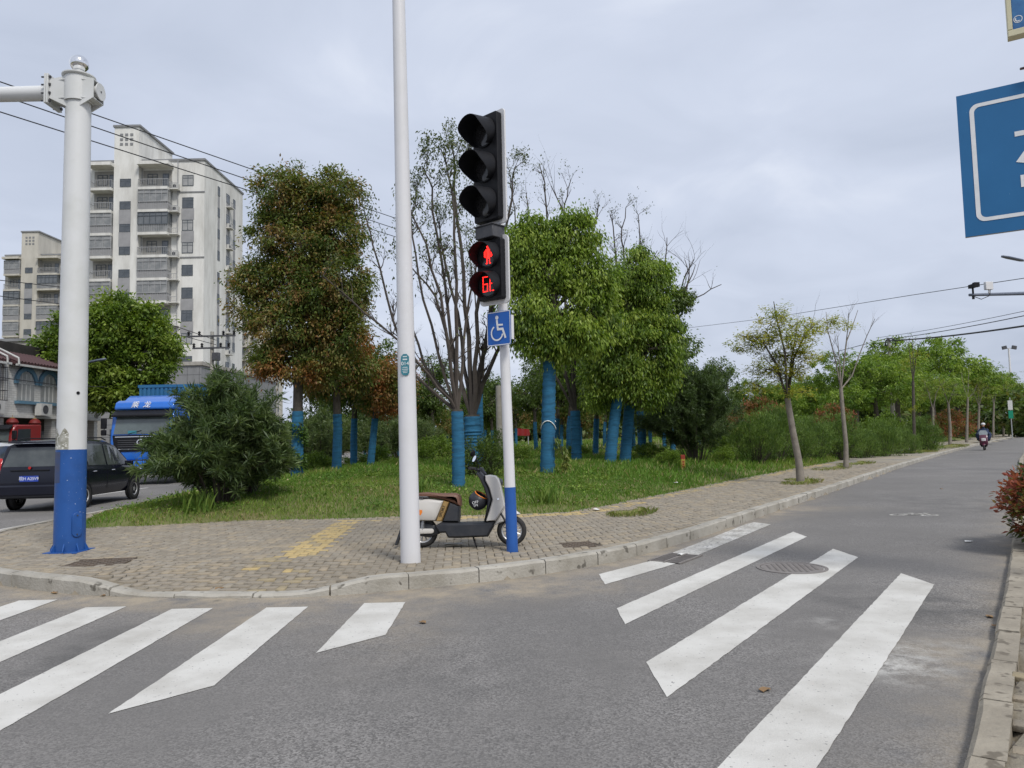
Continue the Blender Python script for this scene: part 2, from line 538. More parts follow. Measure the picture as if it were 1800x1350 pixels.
painted('crosswalk_stripe', [(.89, 6.73), (.88, 6.17), (4.25, 10.92), (4.27, 11.5)], road)
painted('crosswalk_stripe', [(.87, 5.15), (.87, 4.47), (4.15, 9.1), (4.14, 9.78)], road)
painted('crosswalk_stripe', [(.87, 3.48), (.87, 2.82), (4.13, 7.44), (4.12, 8.05)], road)
def strip(x0, x1, y0, y1):
    painted('lane_line', [(x0, y0), (x1, y0), (x1, y1), (x0, y1)], road, step=1.0)
strip(-9.86, -9.74, 9.5, 150)
for y in np.arange(12, 110, 10.0): strip(-13.35, -13.23, y, y + 5)
strip(-16.8, -16.68, 10, 150)
# bicycle symbol (two wheels, frame, bars)
def ringpoly(c, ux, uy, r0, r1, n=18):
    v, f = [], []
    for i in range(n):
        a = 2 * math.pi * i / n
        for r in (r0, r1):
            p = Vector(c) + Vector(ux) * math.cos(a) * r + Vector(uy) * math.sin(a) * r
            v.append((p.x, p.y, .004))
    for i in range(n):
        j = (i + 1) % n
        f.append((2 * i, 2 * i + 1, 2 * j + 1, 2 * j))
    return v, f
bs = MB()
c0 = ground(1607, 905.5); ax = (ground(1650, 906) - ground(1562, 905)).normalized(); ay = Vector((.57, .82, 0))
hw = (ground(1650, 906) - ground(1562, 905)).length / 2
for s in (-1, 1):
    bs.add(*ringpoly(c0 + ax * s * hw * .62, ax, ay, hw * .26, hw * .38))
def bar(p, q, w=.045):
    p = c0 + ax * p[0] * hw + ay * p[1] * hw; q = c0 + ax * q[0] * hw + ay * q[1] * hw
    d = (q - p).normalized(); n_ = Vector((-d.y, d.x, 0)) * w / 2
    bs.add([(p + n_)[:2] + (.008,), (p - n_)[:2] + (.008,), (q - n_)[:2] + (.008,), (q + n_)[:2] + (.008,)], [(0, 1, 2, 3)])
for p, q in (((-.62, 0), (-.2, .55)), ((-.2, .55), (.35, .55)), ((-.2, .55), (-.02, 0)), ((-.02, 0), (.35, .55)), ((.62, 0), (.3, .8)), ((.3, .8), (.48, .85)), ((-.32, .75), (-.08, .75)), ((-.62, .002), (-.02, .002))):
    bar(p, q)
bs.build('bicycle_symbol', M['worn_marking'], road)

# ------------------------------------------------------------------ pavement of the corner and the kerbs
M['bedding'] = material('bedding', (0.255, 0.22, 0.165), .95, var=(0.165, 0.14, 0.105), scale=5, bump=.3)
def paving_material():
    m = bpy.data.materials.new('far_paving'); m.use_nodes = True
    n = m.node_tree; b = n.nodes['Principled BSDF']; b.inputs['Roughness'].default_value = .9
    t = n.nodes.new('ShaderNodeTexCoord'); br = n.nodes.new('ShaderNodeTexBrick')
    br.inputs['Scale'].default_value = 4.6; br.inputs['Color1'].default_value = (.27, .25, .215, 1); br.inputs['Color2'].default_value = (.21, .195, .165, 1); br.inputs['Mortar'].default_value = (.12, .105, .08, 1); br.inputs['Mortar Size'].default_value = .02
    no = n.nodes.new('ShaderNodeTexNoise'); no.inputs['Scale'].default_value = .7; no.inputs['Detail'].default_value = 6
    mp = n.nodes.new('ShaderNodeMapRange'); mp.inputs['From Min'].default_value = .45; mp.inputs['From Max'].default_value = .65
    mx_ = n.nodes.new('ShaderNodeMix'); mx_.data_type = 'RGBA'; mx_.inputs['B'].default_value = (.33, .28, .19, 1)
    n.links.new(t.outputs['Object'], br.inputs['Vector']); n.links.new(t.outputs['Object'], no.inputs['Vector'])
    n.links.new(no.outputs['Fac'], mp.inputs['Value']); n.links.new(mp.outputs[0], mx_.inputs['Factor'])
    n.links.new(br.outputs['Color'], mx_.inputs['A']); n.links.new(mx_.outputs['Result'], b.inputs['Base Color'])
    return m
M['far_paving'] = paving_material()
P, Fc = grid(lines((-9.4, 5, .15), (5, 40, .4), (40, 180, 3)), lines((7.2, 16, .15), (16, 64, .4), (64, 230, 3)))
dk = sdist(P, KERB)
z = np.where(dk > .05, pave_z(P, dk) - .022, -.15)
PAVED_TO = 31.0
cen = P[Fc].mean(1)
keep = (sdist(cen, KERB) > -.3) & (sdist(cen, LAWN) < 1.2)
Fk = Fc[keep]
pavement = tag(link('pavement', np_mesh('pavement', np.column_stack([P, z]), Fk, [M['bedding'], M['far_paving']], mat_idx=(cen[keep][:, 1] > PAVED_TO + .4).astype(int))), kind='structure')

def resample(line, step):
    out_, acc = [], 0.0
    L = [Vector(p) for p in line]
    segs = [(a, b, (b - a).length) for a, b in zip(L[:-1], L[1:])]
    tot = sum(s[2] for s in segs)
    def pt(s):
        for a, b, l in segs:
            if s <= l: return a.lerp(b, s / l)
            s -= l
        return L[-1]
    return tot, pt
def chaikin(line, n=2):
    for _ in range(n):
        o = [line[0]]
        for a, b in zip(line[:-1], line[1:]):
            o.append((a[0] * .75 + b[0] * .25, a[1] * .75 + b[1] * .25)); o.append((a[0] * .25 + b[0] * .75, a[1] * .25 + b[1] * .75))
        o.append(line[-1]); line = o
    return line
M['kerbstone'] = material('kerbstone', (0.40, 0.38, 0.335), .88, var=(0.25, 0.23, 0.19), scale=2.2, amount=.55, speck=((0.13, 0.12, 0.1), 7, .64), bump=.5, bscale=34)
def kerb(line, parent, s_from, s_to, stone, side, inward, ztop, mat='kerbstone'):
    """a row of kerbstones along line; side=+1: the pavement lies to the left of the walking direction"""
    tot, pt = resample(line, .1)
    s = s_from
    while s < min(s_to, tot - stone):
        L = stone * random.uniform(.92, 1.06)
        m = MB(); prof = []
        gap = random.uniform(.004, .012); dz = random.uniform(-.006, .006); dw = random.uniform(-.006, .006)
        k = 4
        vs = []
        for i in range(k + 1):
            u = s + gap + (L - 2 * gap) * i / k
            p, q = pt(u), pt(u + .02)
            t = (q - p).normalized(); nrm = Vector((-t.y, t.x)) * side
            h = ztop(p + nrm * .08) + .006 + dz
            ch = .022 + random.uniform(-.005, .006)
            for w_, z_ in ((-.0, -.1), (0.0 + random.uniform(-.003, .003), max(h - ch, .005)), (ch, h), (.15, h + random.uniform(-.002, .002)), (.15, -.1)):
                c = p + nrm * (w_ + dw)
                vs.append((c.x, c.y, z_))
        fs = [(i * 5 + j, i * 5 + j + 1, (i + 1) * 5 + j + 1, (i + 1) * 5 + j) for i in range(k) for j in range(4)]
        fs += [(4, 3, 2, 1, 0), tuple(k * 5 + j for j in range(5))]
        m.add(vs, fs)
        m.build('kerbstone', M[mat], parent, smooth=30)
        s += L
KS = chaikin(KERB, 2)
tot, pt = resample(KS, .1)
# start where the left road's kerb comes into view
s_start = 230 - 40
kerb(KS, pavement, s_start, s_start + 95, .80, 1, .15, lambda p: float(pave_z([(p.x, p.y)])[0]))
kerb(KS, pavement, s_start + 95, s_start + 150, 3.0, 1, .15, lambda p: .15)

# pavers laid herringbone, 200 x 100 mm
paver_cols = {'grey_paver': ((0.285, 0.25, 0.197), (0.225, 0.196, 0.155)), 'tan_paver': ((0.325, 0.275, 0.202), (0.265, 0.223, 0.164)), 'dark_paver': ((0.262, 0.23, 0.18), (0.21, 0.182, 0.142)), 'pale_paver': ((0.30, 0.267, 0.215), (0.245, 0.217, 0.173)), 'yellow_paver': ((0.47, 0.355, 0.165), (0.37, 0.29, 0.15)), 'dirty_yellow_paver': ((0.335, 0.275, 0.17), (0.26, 0.22, 0.15))}
PM = []
for k, (a, b) in paver_cols.items():
    M[k] = material(k, a, .9, var=b, scale=4.5, amount=.55, bump=.35, bscale=60, speck=((0.12, 0.105, 0.085), 17, .66))
    PM.append(M[k])
def herringbone(x0, x1, y0, y1, ang, c=.1):
    n = int(max(x1 - x0, y1 - y0) / c) + 40
    a, b = np.meshgrid(np.arange(-n, n), np.arange(-n, n))
    k = (a - b) % 4
    H = np.stack([a[k == 0] + 1.0, b[k == 0] + .5, np.zeros((k == 0).sum())], 1)
    V = np.stack([a[k == 3] + .5, b[k == 3] + 1.0, np.ones((k == 3).sum())], 1)
    q = np.concatenate([H, V])
    ca, sa = math.cos(ang), math.sin(ang)
    mx_, my_ = (x0 + x1) / 2, (y0 + y1) / 2
    X = mx_ + (q[:, 0] * ca - q[:, 1] * sa) * c; Y = my_ + (q[:, 0] * sa + q[:, 1] * ca) * c
    ok = (X > x0) & (X < x1) & (Y > y0) & (Y < y1)
    return np.stack([X, Y, q[:, 2]], 1)[ok]
PLATES = [(-5.06, 9.13, .62, .48, R(8)), (.81, 9.69, .46, .40, R(12))]
PIT = (2.05, 13.75)
HA = R(4)
bricks = herringbone(-9.3, 20, 7, PAVED_TO + .3, HA)
dk = sdist(bricks[:, :2], KERB); dl = sdist(bricks[:, :2], LAWN)
ok = (dk > .20) & (dl < .12) & (bricks[:, 1] < PAVED_TO)
for x, y, w, h, a in PLATES:
    u = (bricks[:, 0] - x) * math.cos(a) + (bricks[:, 1] - y) * math.sin(a); v = -(bricks[:, 0] - x) * math.sin(a) + (bricks[:, 1] - y) * math.cos(a)
    ok &= ~((abs(u) < w / 2 + .05) & (abs(v) < h / 2 + .05))
for x, y in ((-6.0, 10.07), (-1.21, 8.63), (-.04, 9.22)):
    ok &= np.hypot(bricks[:, 0] - x, bricks[:, 1] - y) > .1
bricks, dk, dl = bricks[ok], dk[ok], dl[ok]
bx_, by_ = bricks[:, 0], bricks[:, 1]
w1 = wob(bx_, by_, .8); w2 = wob(bx_ + 31, by_ - 17, 1.7); rr = rng.random(len(bricks))
kind = np.where(rr < .34, 0, np.where(rr < .56, 2, np.where(rr < .78, 3, 1)))
kind = np.where((w1 + .3 * w2 + rr * .8 > 1.05), 1, kind)
kind = np.where((w1 - .3 * w2 + rr * .5 < -.75), 2, kind)
tcx = -2.67 - (by_ - 9.1) * .065                          # tactile strip from the dropped kerb to the lawn
tact = (abs(bx_ - tcx) < .21) & (by_ < 13.3) & (by_ > 9.15)
tact_low = (abs(bx_ - tcx) < .42) & (by_ <= 9.15)
along = (dl > -.55) & (dl < -.17) & (bx_ > -2.6)
yel = tact & (rr + .3 * w2 > .02)
kind = np.where(yel, np.where(rr > .2, 4, 5), kind)
kind = np.where(tact_low, np.where(rr > .97, 4, np.where(rr > .8, 5, np.where(rr > .4, 2, 0))), kind)
kind = np.where(along, np.where(rr + .5 * w2 > .75, 4, np.where(rr + .4 * w2 > .45, 5, kind)), kind)
zt = pave_z(bricks[:, :2], dk) + rng.normal(0, .0022, len(bricks)) - .004 + .012 * wob(bx_, by_, .9) * (dk > .5)
L2, W2, CH = .1 - .0045, .05 - .0045, .005
bv = np.array([(-L2, -W2, -.03), (L2, -W2, -.03), (L2, W2, -.03), (-L2, W2, -.03), (-L2, -W2, -CH), (L2, -W2, -CH), (L2, W2, -CH), (-L2, W2, -CH), (-L2 + CH, -W2 + CH, 0), (L2 - CH, -W2 + CH, 0), (L2 - CH, W2 - CH, 0), (-L2 + CH, W2 - CH, 0)])
bf = np.array([(0, 1, 5, 4), (1, 2, 6, 5), (2, 3, 7, 6), (3, 0, 4, 7), (4, 5, 9, 8), (5, 6, 10, 9), (6, 7, 11, 10), (7, 4, 8, 11), (8, 9, 10, 11)])
vis = np.zeros(len(bricks))
ang = bx_ / by_
dist = np.hypot(bx_, by_)
order = np.argsort(np.where((ang > -.69) & (ang < .69), dist, dist + 50))
near_ids = order[:300]
pm = [np_mesh('paver', bv, bf, PM[k]) for k in range(len(PM))]
bang = HA + bricks[:, 2] * math.pi / 2 + rng.normal(0, .012, len(bricks))
til = rng.normal(0, .012, (len(bricks), 2))
for i in near_ids:
    link('paver', pm[kind[i]], pavement, (bx_[i], by_[i], zt[i]), (til[i, 0], til[i, 1], bang[i]))
def bricks_mesh(name, idx):
    n = len(idx)
    ca, sa = np.cos(bang[idx]), np.sin(bang[idx])
    V = np.empty((n, 12, 3))
    V[:, :, 0] = bx_[idx, None] + bv[None, :, 0] * ca[:, None] - bv[None, :, 1] * sa[:, None]
    V[:, :, 1] = by_[idx, None] + bv[None, :, 0] * sa[:, None] + bv[None, :, 1] * ca[:, None]
    V[:, :, 2] = zt[idx, None] + bv[None, :, 2] + bv[None, :, 0] * til[idx, 1][:, None]
    Fq = (bf[None] + (np.arange(n) * 12)[:, None, None]).reshape(-1, 4)
    return np_mesh(name, V.reshape(-1, 3), Fq, PM, mat_idx=np.repeat(kind[idx], 9))
rest = order[300:]
tag(link('pavers', bricks_mesh('pavers', rest), pavement), kind='stuff')

# right-hand verge: worn pavement and kerb behind which the camera stands
vp = [(p[0], p[1]) for p in RKERB]
P, Fc = grid(lines((-3, 9, .25), (9, 30, 1), (30, 190, 8)), lines((-4, 14, .25), (14, 60, 1), (60, 240, 8)))
def rside(Q):
    Q = np.asarray(Q, float); best = np.full(len(Q), 1e9); sg = np.ones(len(Q))
    for (ax_, ay_), (bx2, by2) in zip(RKERB[:-1], RKERB[1:]):
        d = np.array([bx2 - ax_, by2 - ay_]); t = np.clip(((Q[:, 0] - ax_) * d[0] + (Q[:, 1] - ay_) * d[1]) / (d @ d), 0, 1)
        r = np.hypot(Q[:, 0] - ax_ - t * d[0], Q[:, 1] - ay_ - t * d[1]); cr = d[1] * (Q[:, 0] - ax_) - d[0] * (Q[:, 1] - ay_)
        sg = np.where(r < best, np.sign(cr), sg); best = np.minimum(best, r)
    return best * sg
dv = rside(P)
zv = np.where(dv > .05, .078 + .012 * wob(P[:, 0], P[:, 1], 2.5) + .01 * np.clip(dv, 0, 2), -.2)
M['verge'] = material('verge', (0.30, 0.265, 0.20), .95, var=(0.19, 0.165, 0.125), scale=2.6, amount=.55, bump=.6, bscale=26, speck=((0.13, 0.11, 0.085), 13, .6))
keep = rside(P[Fc].mean(1)) > -.4
verge = tag(link('verge', np_mesh('verge', np.column_stack([P, zv]), Fc[keep], M['verge'])), kind='structure')
M['dirty_kerbstone'] = material('dirty_kerbstone', (0.33, 0.295, 0.235), .92, var=(0.21, 0.185, 0.145), scale=2.6, amount=.6, speck=((0.15, 0.13, 0.1), 9, .6), bump=.6, bscale=24)
kerb(RKERB, verge, 2.2, 36, .85, -1, .15, lambda p: .088 + .008 * math.sin(p.y * 2.1), 'dirty_kerbstone')
kerb(RKERB, verge, 36, 90, 3.0, -1, .15, lambda p: .09, 'dirty_kerbstone')
vb = herringbone(2, 9, 2.5, 12, R(-34))
dv = rside(vb[:, :2]); w_ = wob(vb[:, 0], vb[:, 1], 1.9)
vb = vb[(dv > .22) & (dv < 1.5) & (w_ > -.35)]
vb = vb[np.argsort(np.hypot(vb[:, 0], vb[:, 1]))][:260]
for x, y, k in vb:
    zb = .090 + .01 * float(rside([(x, y)])[0]) + .014 * float(wob(x, y, 2.5)) + random.uniform(-.006, .008)
    link('paver', pm[random.choice((1, 1, 0, 5, 2))], verge, (x, y, zb), (random.gauss(0, .03), random.gauss(0, .03), R(-34) + k * math.pi / 2 + random.gauss(0, .03)))

# pavement on the far side of the left road
g = MB(); g.bb((-60, -5, -.1), (-20.6, 160, .12)); 
far_p = tag(g.build('far_pavement', M['far_paving']), kind='structure')

# lawn
P, Fc = grid(lines((-9.6, 8, .22), (8, 26, .7), (26, 170, 6)), lines((12.3, 22, .22), (22, 60, .7), (60, 240, 6)))
zl = lawn_z(P)
cen = P[Fc].mean(1)
keep = sdist(cen, LAWN) > -.6
M['lawn_soil'] = material('lawn_soil', (0.115, 0.135, 0.042), .95, var=(0.20, 0.175, 0.08), scale=.9, amount=.5, bump=.5, bscale=12)
lawn = tag(link('lawn', np_mesh('lawn', np.column_stack([P, zl]), Fc[keep], M['lawn_soil'], smooth=True)), kind='structure')
M['leaf_blade'] = tint_material('leaf_blade', .65, .25, .3)
def blades(name, pts, h0, h1, w, cols, lean=.5, parent=None, seed=1):
    """grass blades: bent triangles strips"""
    r = np.random.default_rng(seed); n = len(pts)
    h = r.uniform(h0, h1, n); a = r.uniform(0, 6.28, n)
    d = np.stack([np.cos(a), np.sin(a)], 1); s = np.stack([-d[:, 1], d[:, 0]], 1)
    l = r.uniform(.1, lean, n) * h; ww = w * r.uniform(.6, 1.3, n)
    b = pts[:, :3]
    V = np.empty((n, 4, 3))
    V[:, 0, :2] = b[:, :2] - s * ww[:, None]; V[:, 0, 2] = b[:, 2] - .01
    V[:, 1, :2] = b[:, :2] + s * ww[:, None]; V[:, 1, 2] = b[:, 2] - .01
    V[:, 2, :2] = b[:, :2] + s * ww[:, None] * .7 + d * (l * .4)[:, None]; V[:, 2, 2] = b[:, 2] + h * .6
    V[:, 3, :2] = b[:, :2] + d * l[:, None]; V[:, 3, 2] = b[:, 2] + h
    Fq = np.arange(n * 4).reshape(n, 4)
    c = cols(b, r) if callable(cols) else np.asarray(cols)[r.integers(0, len(cols), n)]
    return link(name, np_mesh(name, V.reshape(-1, 3), Fq, M['leaf_blade'], colors=np.repeat(c, 4, 0)), parent)
def lawn_cols(b, r):
    n = len(b)
    w = wob(b[:, 0], b[:, 1], .9) + .5 * wob(b[:, 0] + 9, b[:, 1], 2.5) + r.normal(0, .35, n)
    t = sstep(-.9, 1.1, w)[:, None]
    c = np.array([.105, .205, .028]) * (1 - t) + np.array([.20, .27, .05]) * t
    dry = (r.random(n) < .07 + .26 * (wob(b[:, 0] - 5, b[:, 1] + 3, 1.3) > .55))[:, None]
    c = np.where(dry, np.array([.34, .285, .135]), c)
    return c * r.uniform(.75, 1.25, n)[:, None]
def scatter(n, x0, x1, y0, y1, seed, dmin=0.0, dens=None):
    r = np.random.default_rng(seed)
    p = np.stack([r.uniform(x0, x1, n), r.uniform(y0, y1, n)], 1)
    d = sdist(p, LAWN)
    k = d > dmin
    k &= (abs(p[:, 0]) / p[:, 1] < .78)
    p = p[k]
    return np.column_stack([p, lawn_z(p)])
tag(blades('lawn_grass', scatter(120000, -9.5, 8, 12.6, 20, 3, -.08), .03, .085, .006, lawn_cols, .9, seed=3), 'short patchy grass of the corner lawn', 'grass', kind='stuff')
tag(blades('lawn_grass', scatter(80000, -10, 20, 19, 36, 4), .06, .22, .011, lawn_cols, .8, seed=4), 'taller grass under the park trees', 'grass', kind='stuff')
tag(blades('lawn_grass', scatter(26000, -12, 60, 36, 90, 5), .12, .3, .03, lawn_cols, .8, seed=5), 'distant grass deep in the park', 'grass', kind='stuff')
# ------------------------------------------------------------------ poles, signals, signs
def text_mesh(body, size, mat, parent=None, loc=(0, 0, 0), rot=(0, 0, 0), name='lettering', depth=.002, align='CENTER', sx=1.0, shear=0.0):
    c = bpy.data.curves.new('t', 'FONT'); c.body = body; c.size = size; c.extrude = depth
    c.align_x = align; c.align_y = 'CENTER'; c.shear = shear
    o = bpy.data.objects.new('t', c); COL.objects.link(o)
    dg = bpy.context.evaluated_depsgraph_get()
    me = bpy.data.meshes.new_from_object(o.evaluated_get(dg))
    bpy.data.objects.remove(o, do_unlink=True)
    me.name = name; me.materials.clear(); me.materials.append(mat)
    q = link(name, me, parent, loc, rot); q.scale = (sx, 1, 1)
    return q
UP = (R(90), 0, 0)          # text standing upright, read from -Y

# --- big signal mast, blue foot
MX, MY = -6.0, 10.07
mast = empty('signal_mast', (MX, MY, .15), 0, 'thick white steel mast with blue foot and chrome ball on top', 'mast')
def rad_m(z): return .192 - .0052 * z
m = MB(); m.tube([(0, 0, 0), (0, 0, 1.36)], [rad_m(0), rad_m(1.36)], 28); m.build('lower_shaft', M['blue_paint'], mast, smooth=40)
m = MB(); m.tube([(0, 0, 1.36), (0, 0, 6.56)], [rad_m(1.36) - .002, rad_m(6.56)], 28); m.build('shaft', M['mast_white'], mast, smooth=40)
m = MB(); m.box((0, 0, -.005), (.45, .45, .03)); m.build('base_plate', M['blue_paint'], mast, bevel=.004)
for k in range(8):
    a = 2 * math.pi * k / 8 + .2
    m = MB(); m.prism([(rad_m(0) - .01, .01), (rad_m(0) + .045, .01), (rad_m(0) + .042, .035), (rad_m(0) - .01, .13)], -.006, .006)
    m.build('gusset', M['blue_paint'], mast, rot=(0, 0, a))
ha = R(-35)
m = MB()
pts = [(.062 * math.cos(t), .10 + .062 * math.sin(t)) for t in np.linspace(0, math.pi, 9)] + [(.062 * math.cos(t), -.10 + .062 * math.sin(t)) for t in np.linspace(math.pi, 2 * math.pi, 9)]
m.prism(pts, 0, .03, 'YZ')
hatch = m.build('access_hatch', M['blue_paint'], mast, loc=((rad_m(.4) - .014) * math.cos(ha), (rad_m(.4) - .014) * math.sin(ha), .36), rot=(0, 0, ha), bevel=.004)
for s in (-1, 1):
    m = MB(); m.lathe([(.009, 0), (.009, .012)], (.028, 0, s * .125), 8, 'X'); m.build('screw', M['dark_grey'], hatch)
m = MB(); m.lathe([(.022, 0), (.022, .006)], (0, 0, 0), 14, 'X'); hc = R(-38)
m.build('cable_hole', M['black_plastic'], mast, loc=(rad_m(2.1) * math.cos(hc) - .002, rad_m(2.1) * math.sin(hc), 2.12), rot=(0, 0, hc))
M['residue'] = material('residue', (0.50, 0.50, 0.46), .8, var=(0.17, 0.165, 0.12), scale=9, amount=.8, speck=((0.6, 0.6, 0.56), 24, .55))
m = MB(); n = 12; vs = []
for i in range(n + 1):
    a = R(-165) + R(95) * i / n
    for z, r in ((1.365, rad_m(1.365) + .0015), (1.60 - .05 * math.sin(i * 1.1), rad_m(1.6) + .0015)): vs.append((r * math.cos(a), r * math.sin(a), z))
m.add(vs, [(2 * i, 2 * i + 2, 2 * i + 3, 2 * i + 1) for i in range(n)]); m.build('peeling_patch', M['residue'], mast, smooth=50)
m = MB(); n = 8; vs = []
for i in range(n + 1):
    a = R(-150) + R(48) * i / n
    for z in (.92, 1.33): r = rad_m(z) + .0015; vs.append((r * math.cos(a), r * math.sin(a), z))
m.add(vs, [(2 * i, 2 * i + 2, 2 * i + 3, 2 * i + 1) for i in range(n)])
M['blue_stain'] = material('blue_stain', (0.03, 0.07, 0.19), .6, var=(0.06, 0.065, 0.10), scale=6, amount=.7)
m.build('stain_patch', M['blue_stain'], mast, smooth=50)
# head of the mast: sleeve, flange, arm, stub, cap, ball
za = 6.36
m = MB(); m.lathe([(.17, za - .16), (.185, za - .16), (.185, za + .2), (.2, za + .2), (.215, za + .215), (.215, za + .23), (.0, za + .25)], n=28, cap=False); m.build('sleeve', M['mast_white'], mast, smooth=40)
m = MB(); m.lathe([(.07, za + .24), (.07, za + .32)], n=18); m.build('finial_neck', M['mast_white'], mast, smooth=40)
m = MB(); m.lathe([(.128 * math.sin(t), za + .42 - .118 * math.cos(t)) for t in np.linspace(.02, math.pi - .02, 18)], n=28, cap=False); m.build('chrome_ball', M['chrome'], mast, smooth=60)
m = MB()
for s, x1, zz in ((-1, -.33, .01), (1, .28, .0)):
    for dz in (.13, -.13):
        m.prism([(0, -.17), (x1, -.11), (x1, .11), (0, .17)], za + dz - .008, za + dz + .008, 'XY')
    for y in (-.165, .165):
        m.prism([(0, za - .30), (x1, za - .13), (x1, za + .14), (0, za + .2)], y * .75 - .008, y * .75 + .008, 'XZ')
m.build('bracket_ribs', M['mast_white'], mast)
m = MB(); m.box((-.345, 0, za), (.025, .34, .42)); m.box((-.375, 0, za), (.025, .34, .42)); fl = m.build('arm_flange', M['mast_white'], mast, bevel=.004)
for y in (-.135, .135):
    for dz in (-.17, -.06, .06, .17):
        m = MB(); m.tube([(-.44, y, za + dz), (-.31, y, za + dz)], .012, 6); m.tube([(-.33, y, za + dz), (-.312, y, za + dz)], .022, 6); m.build('bolt', M['dark_grey'], fl)
m = MB(); m.tube([(-.39, 0, za), (-7.2, .15, za + .05)], [.105, .07], 20); m.build('arm', M['mast_white'], mast, smooth=40)
m = MB(); m.tube([(.15, 0, za), (.30, 0, za)], .085, 16); m.tube([(.30, 0, za), (.315, 0, za)], .118, 24); st = m.build('arm_stub', M['mast_white'], mast, smooth=40)
m = MB(); m.tube([(.315, 0, za), (.32, 0, za)], .014, 10); m.build('stub_bolt', M['dark_grey'], st)

# --- white lamp pole with number plaque
lp = empty('lamp_pole', (-1.21, 8.63, .15), 0, 'tall plain white tapered pole with a small teal number plaque', 'pole')
lp.rotation_euler = (0, R(-.55), 0)
m = MB(); m.tube([(0, 0, -.02), (0, 0, 9.2)], [.115, .062], 32); m.build('shaft', M['white_paint'], lp, smooth=40)
m = MB(); m.tube([(0, 0, 9.0), (-.2, .3, 9.5), (-.9, 1.3, 9.7)], [.05, .045, .04], 12); m.build('lamp_arm', M['white_paint'], lp, smooth=40)
m = MB(); m.box((-1.1, 1.6, 9.72), (.3, .8, .1), Matrix.Rotation(R(32), 3, 'Z')); m.build('lamp_head', M['galv'], lp, bevel=.03)
M['teal'] = material('teal', (0.03, 0.17, 0.22), .4, var=(0.04, 0.2, 0.25), scale=12)
M['print_white'] = material('print_white', (0.75, 0.78, 0.78), .6, var=(0.6, 0.63, 0.63), scale=20)
m = MB(); pw, ph = .047, .125
pl_poly = [(-pw, -ph + .03), (-pw * .6, -ph + .006), (0, -ph), (pw * .6, -ph + .006), (pw, -ph + .03), (pw, ph - .03), (pw * .6, ph - .01), (pw * .45, ph), (-pw * .45, ph), (-pw * .6, ph - .01), (-pw, ph - .03)]
m.prism(pl_poly, -.006, .0); pq = m.build('number_plaque', M['teal'], lp, loc=(0, -.107, 2.26), rot=(0, 0, R(-4)))
text_mesh('014', .062, M['print_white'], pq, (0, -.008, .012), UP, 'plaque_number', .001)
for z, w, h in ((.095, .05, .012), (.062, .055, .016), (-.03, .06, .008), (-.052, .07, .008), (-.074, .06, .008), (-.092, .05, .006)):
    m = MB(); k = int(w / .012)
    for i in range(k): m.box((-w / 2 + (i + .5) * w / k, -.007, z), (w / k * .72, .002, h))
    m.build('plaque_text_line', M['print_white'], pq)

# --- pedestrian signal pole
base = Vector((-.04, 9.22, .15)); topv = Vector((-.135, 9.26, 5.6))
sp = empty('traffic_signal', base, 0, 'slim white signal pole with blue foot carrying black three-lens head and red pedestrian head', 'traffic light')
ax_dir = (topv - base)
def on_pole(z): return ax_dir * ((z - .15) / ax_dir.z)
m = MB(); m.tube([(0, 0, -.02), on_pole(.93)], [.071, .070], 22); m.build('lower_shaft', M['blue_bright'], sp, smooth=40)
m = MB(); m.tube([on_pole(.93), on_pole(5.45)], [.0675, .052], 22); m.build('shaft', M['white_paint'], sp, smooth=40)
def visor(m, c, r, L, cut=.55, n=22, droop=.05):
    """tunnel visor open below, axis -Y"""
    vs = []; T = .006
    a0, a1 = R(-58), R(238)
    for i in range(n + 1):
        a = a0 + (a1 - a0) * i / n
        up = (math.sin(a) + 1) / 2
        Lf = L * (cut + (1 - cut) * sstep(.1, .75, np.array(up)))
        for rr, yy in ((r, 0), (r + .008, -Lf), (r + .008 - T, -Lf), (r - T, 0)):
            vs.append((c[0] + rr * math.cos(a), c[1] + yy, c[2] + rr * math.sin(a) + (droop * yy / L if yy else 0)))
    fs = []
    for i in range(n):
        for j in range(4):
            fs.append((i * 4 + j, i * 4 + (j + 1) % 4, (i + 1) * 4 + (j + 1) % 4, (i + 1) * 4 + j))
    fs += [(0, 1, 2, 3), (n * 4 + 3, n * 4 + 2, n * 4 + 1, n * 4)]
    m.add(vs, fs)
def rrect(w, h, r, k=5):
    o = []
    for cx_, cz_, a in ((w / 2 - r, h / 2 - r, 0), (-w / 2 + r, h / 2 - r, 90), (-w / 2 + r, -h / 2 + r, 180), (w / 2 - r, -h / 2 + r, 270)):
        for i in range(k + 1):
            t = R(a + 90 * i / k); o.append((cx_ + r * math.cos(t), cz_ + r * math.sin(t)))
    return o
M['lens_dark'] = material('lens_dark', (0.02, 0.02, 0.022), .15, spec=.6, var=(0.035, 0.033, 0.033), scale=20)
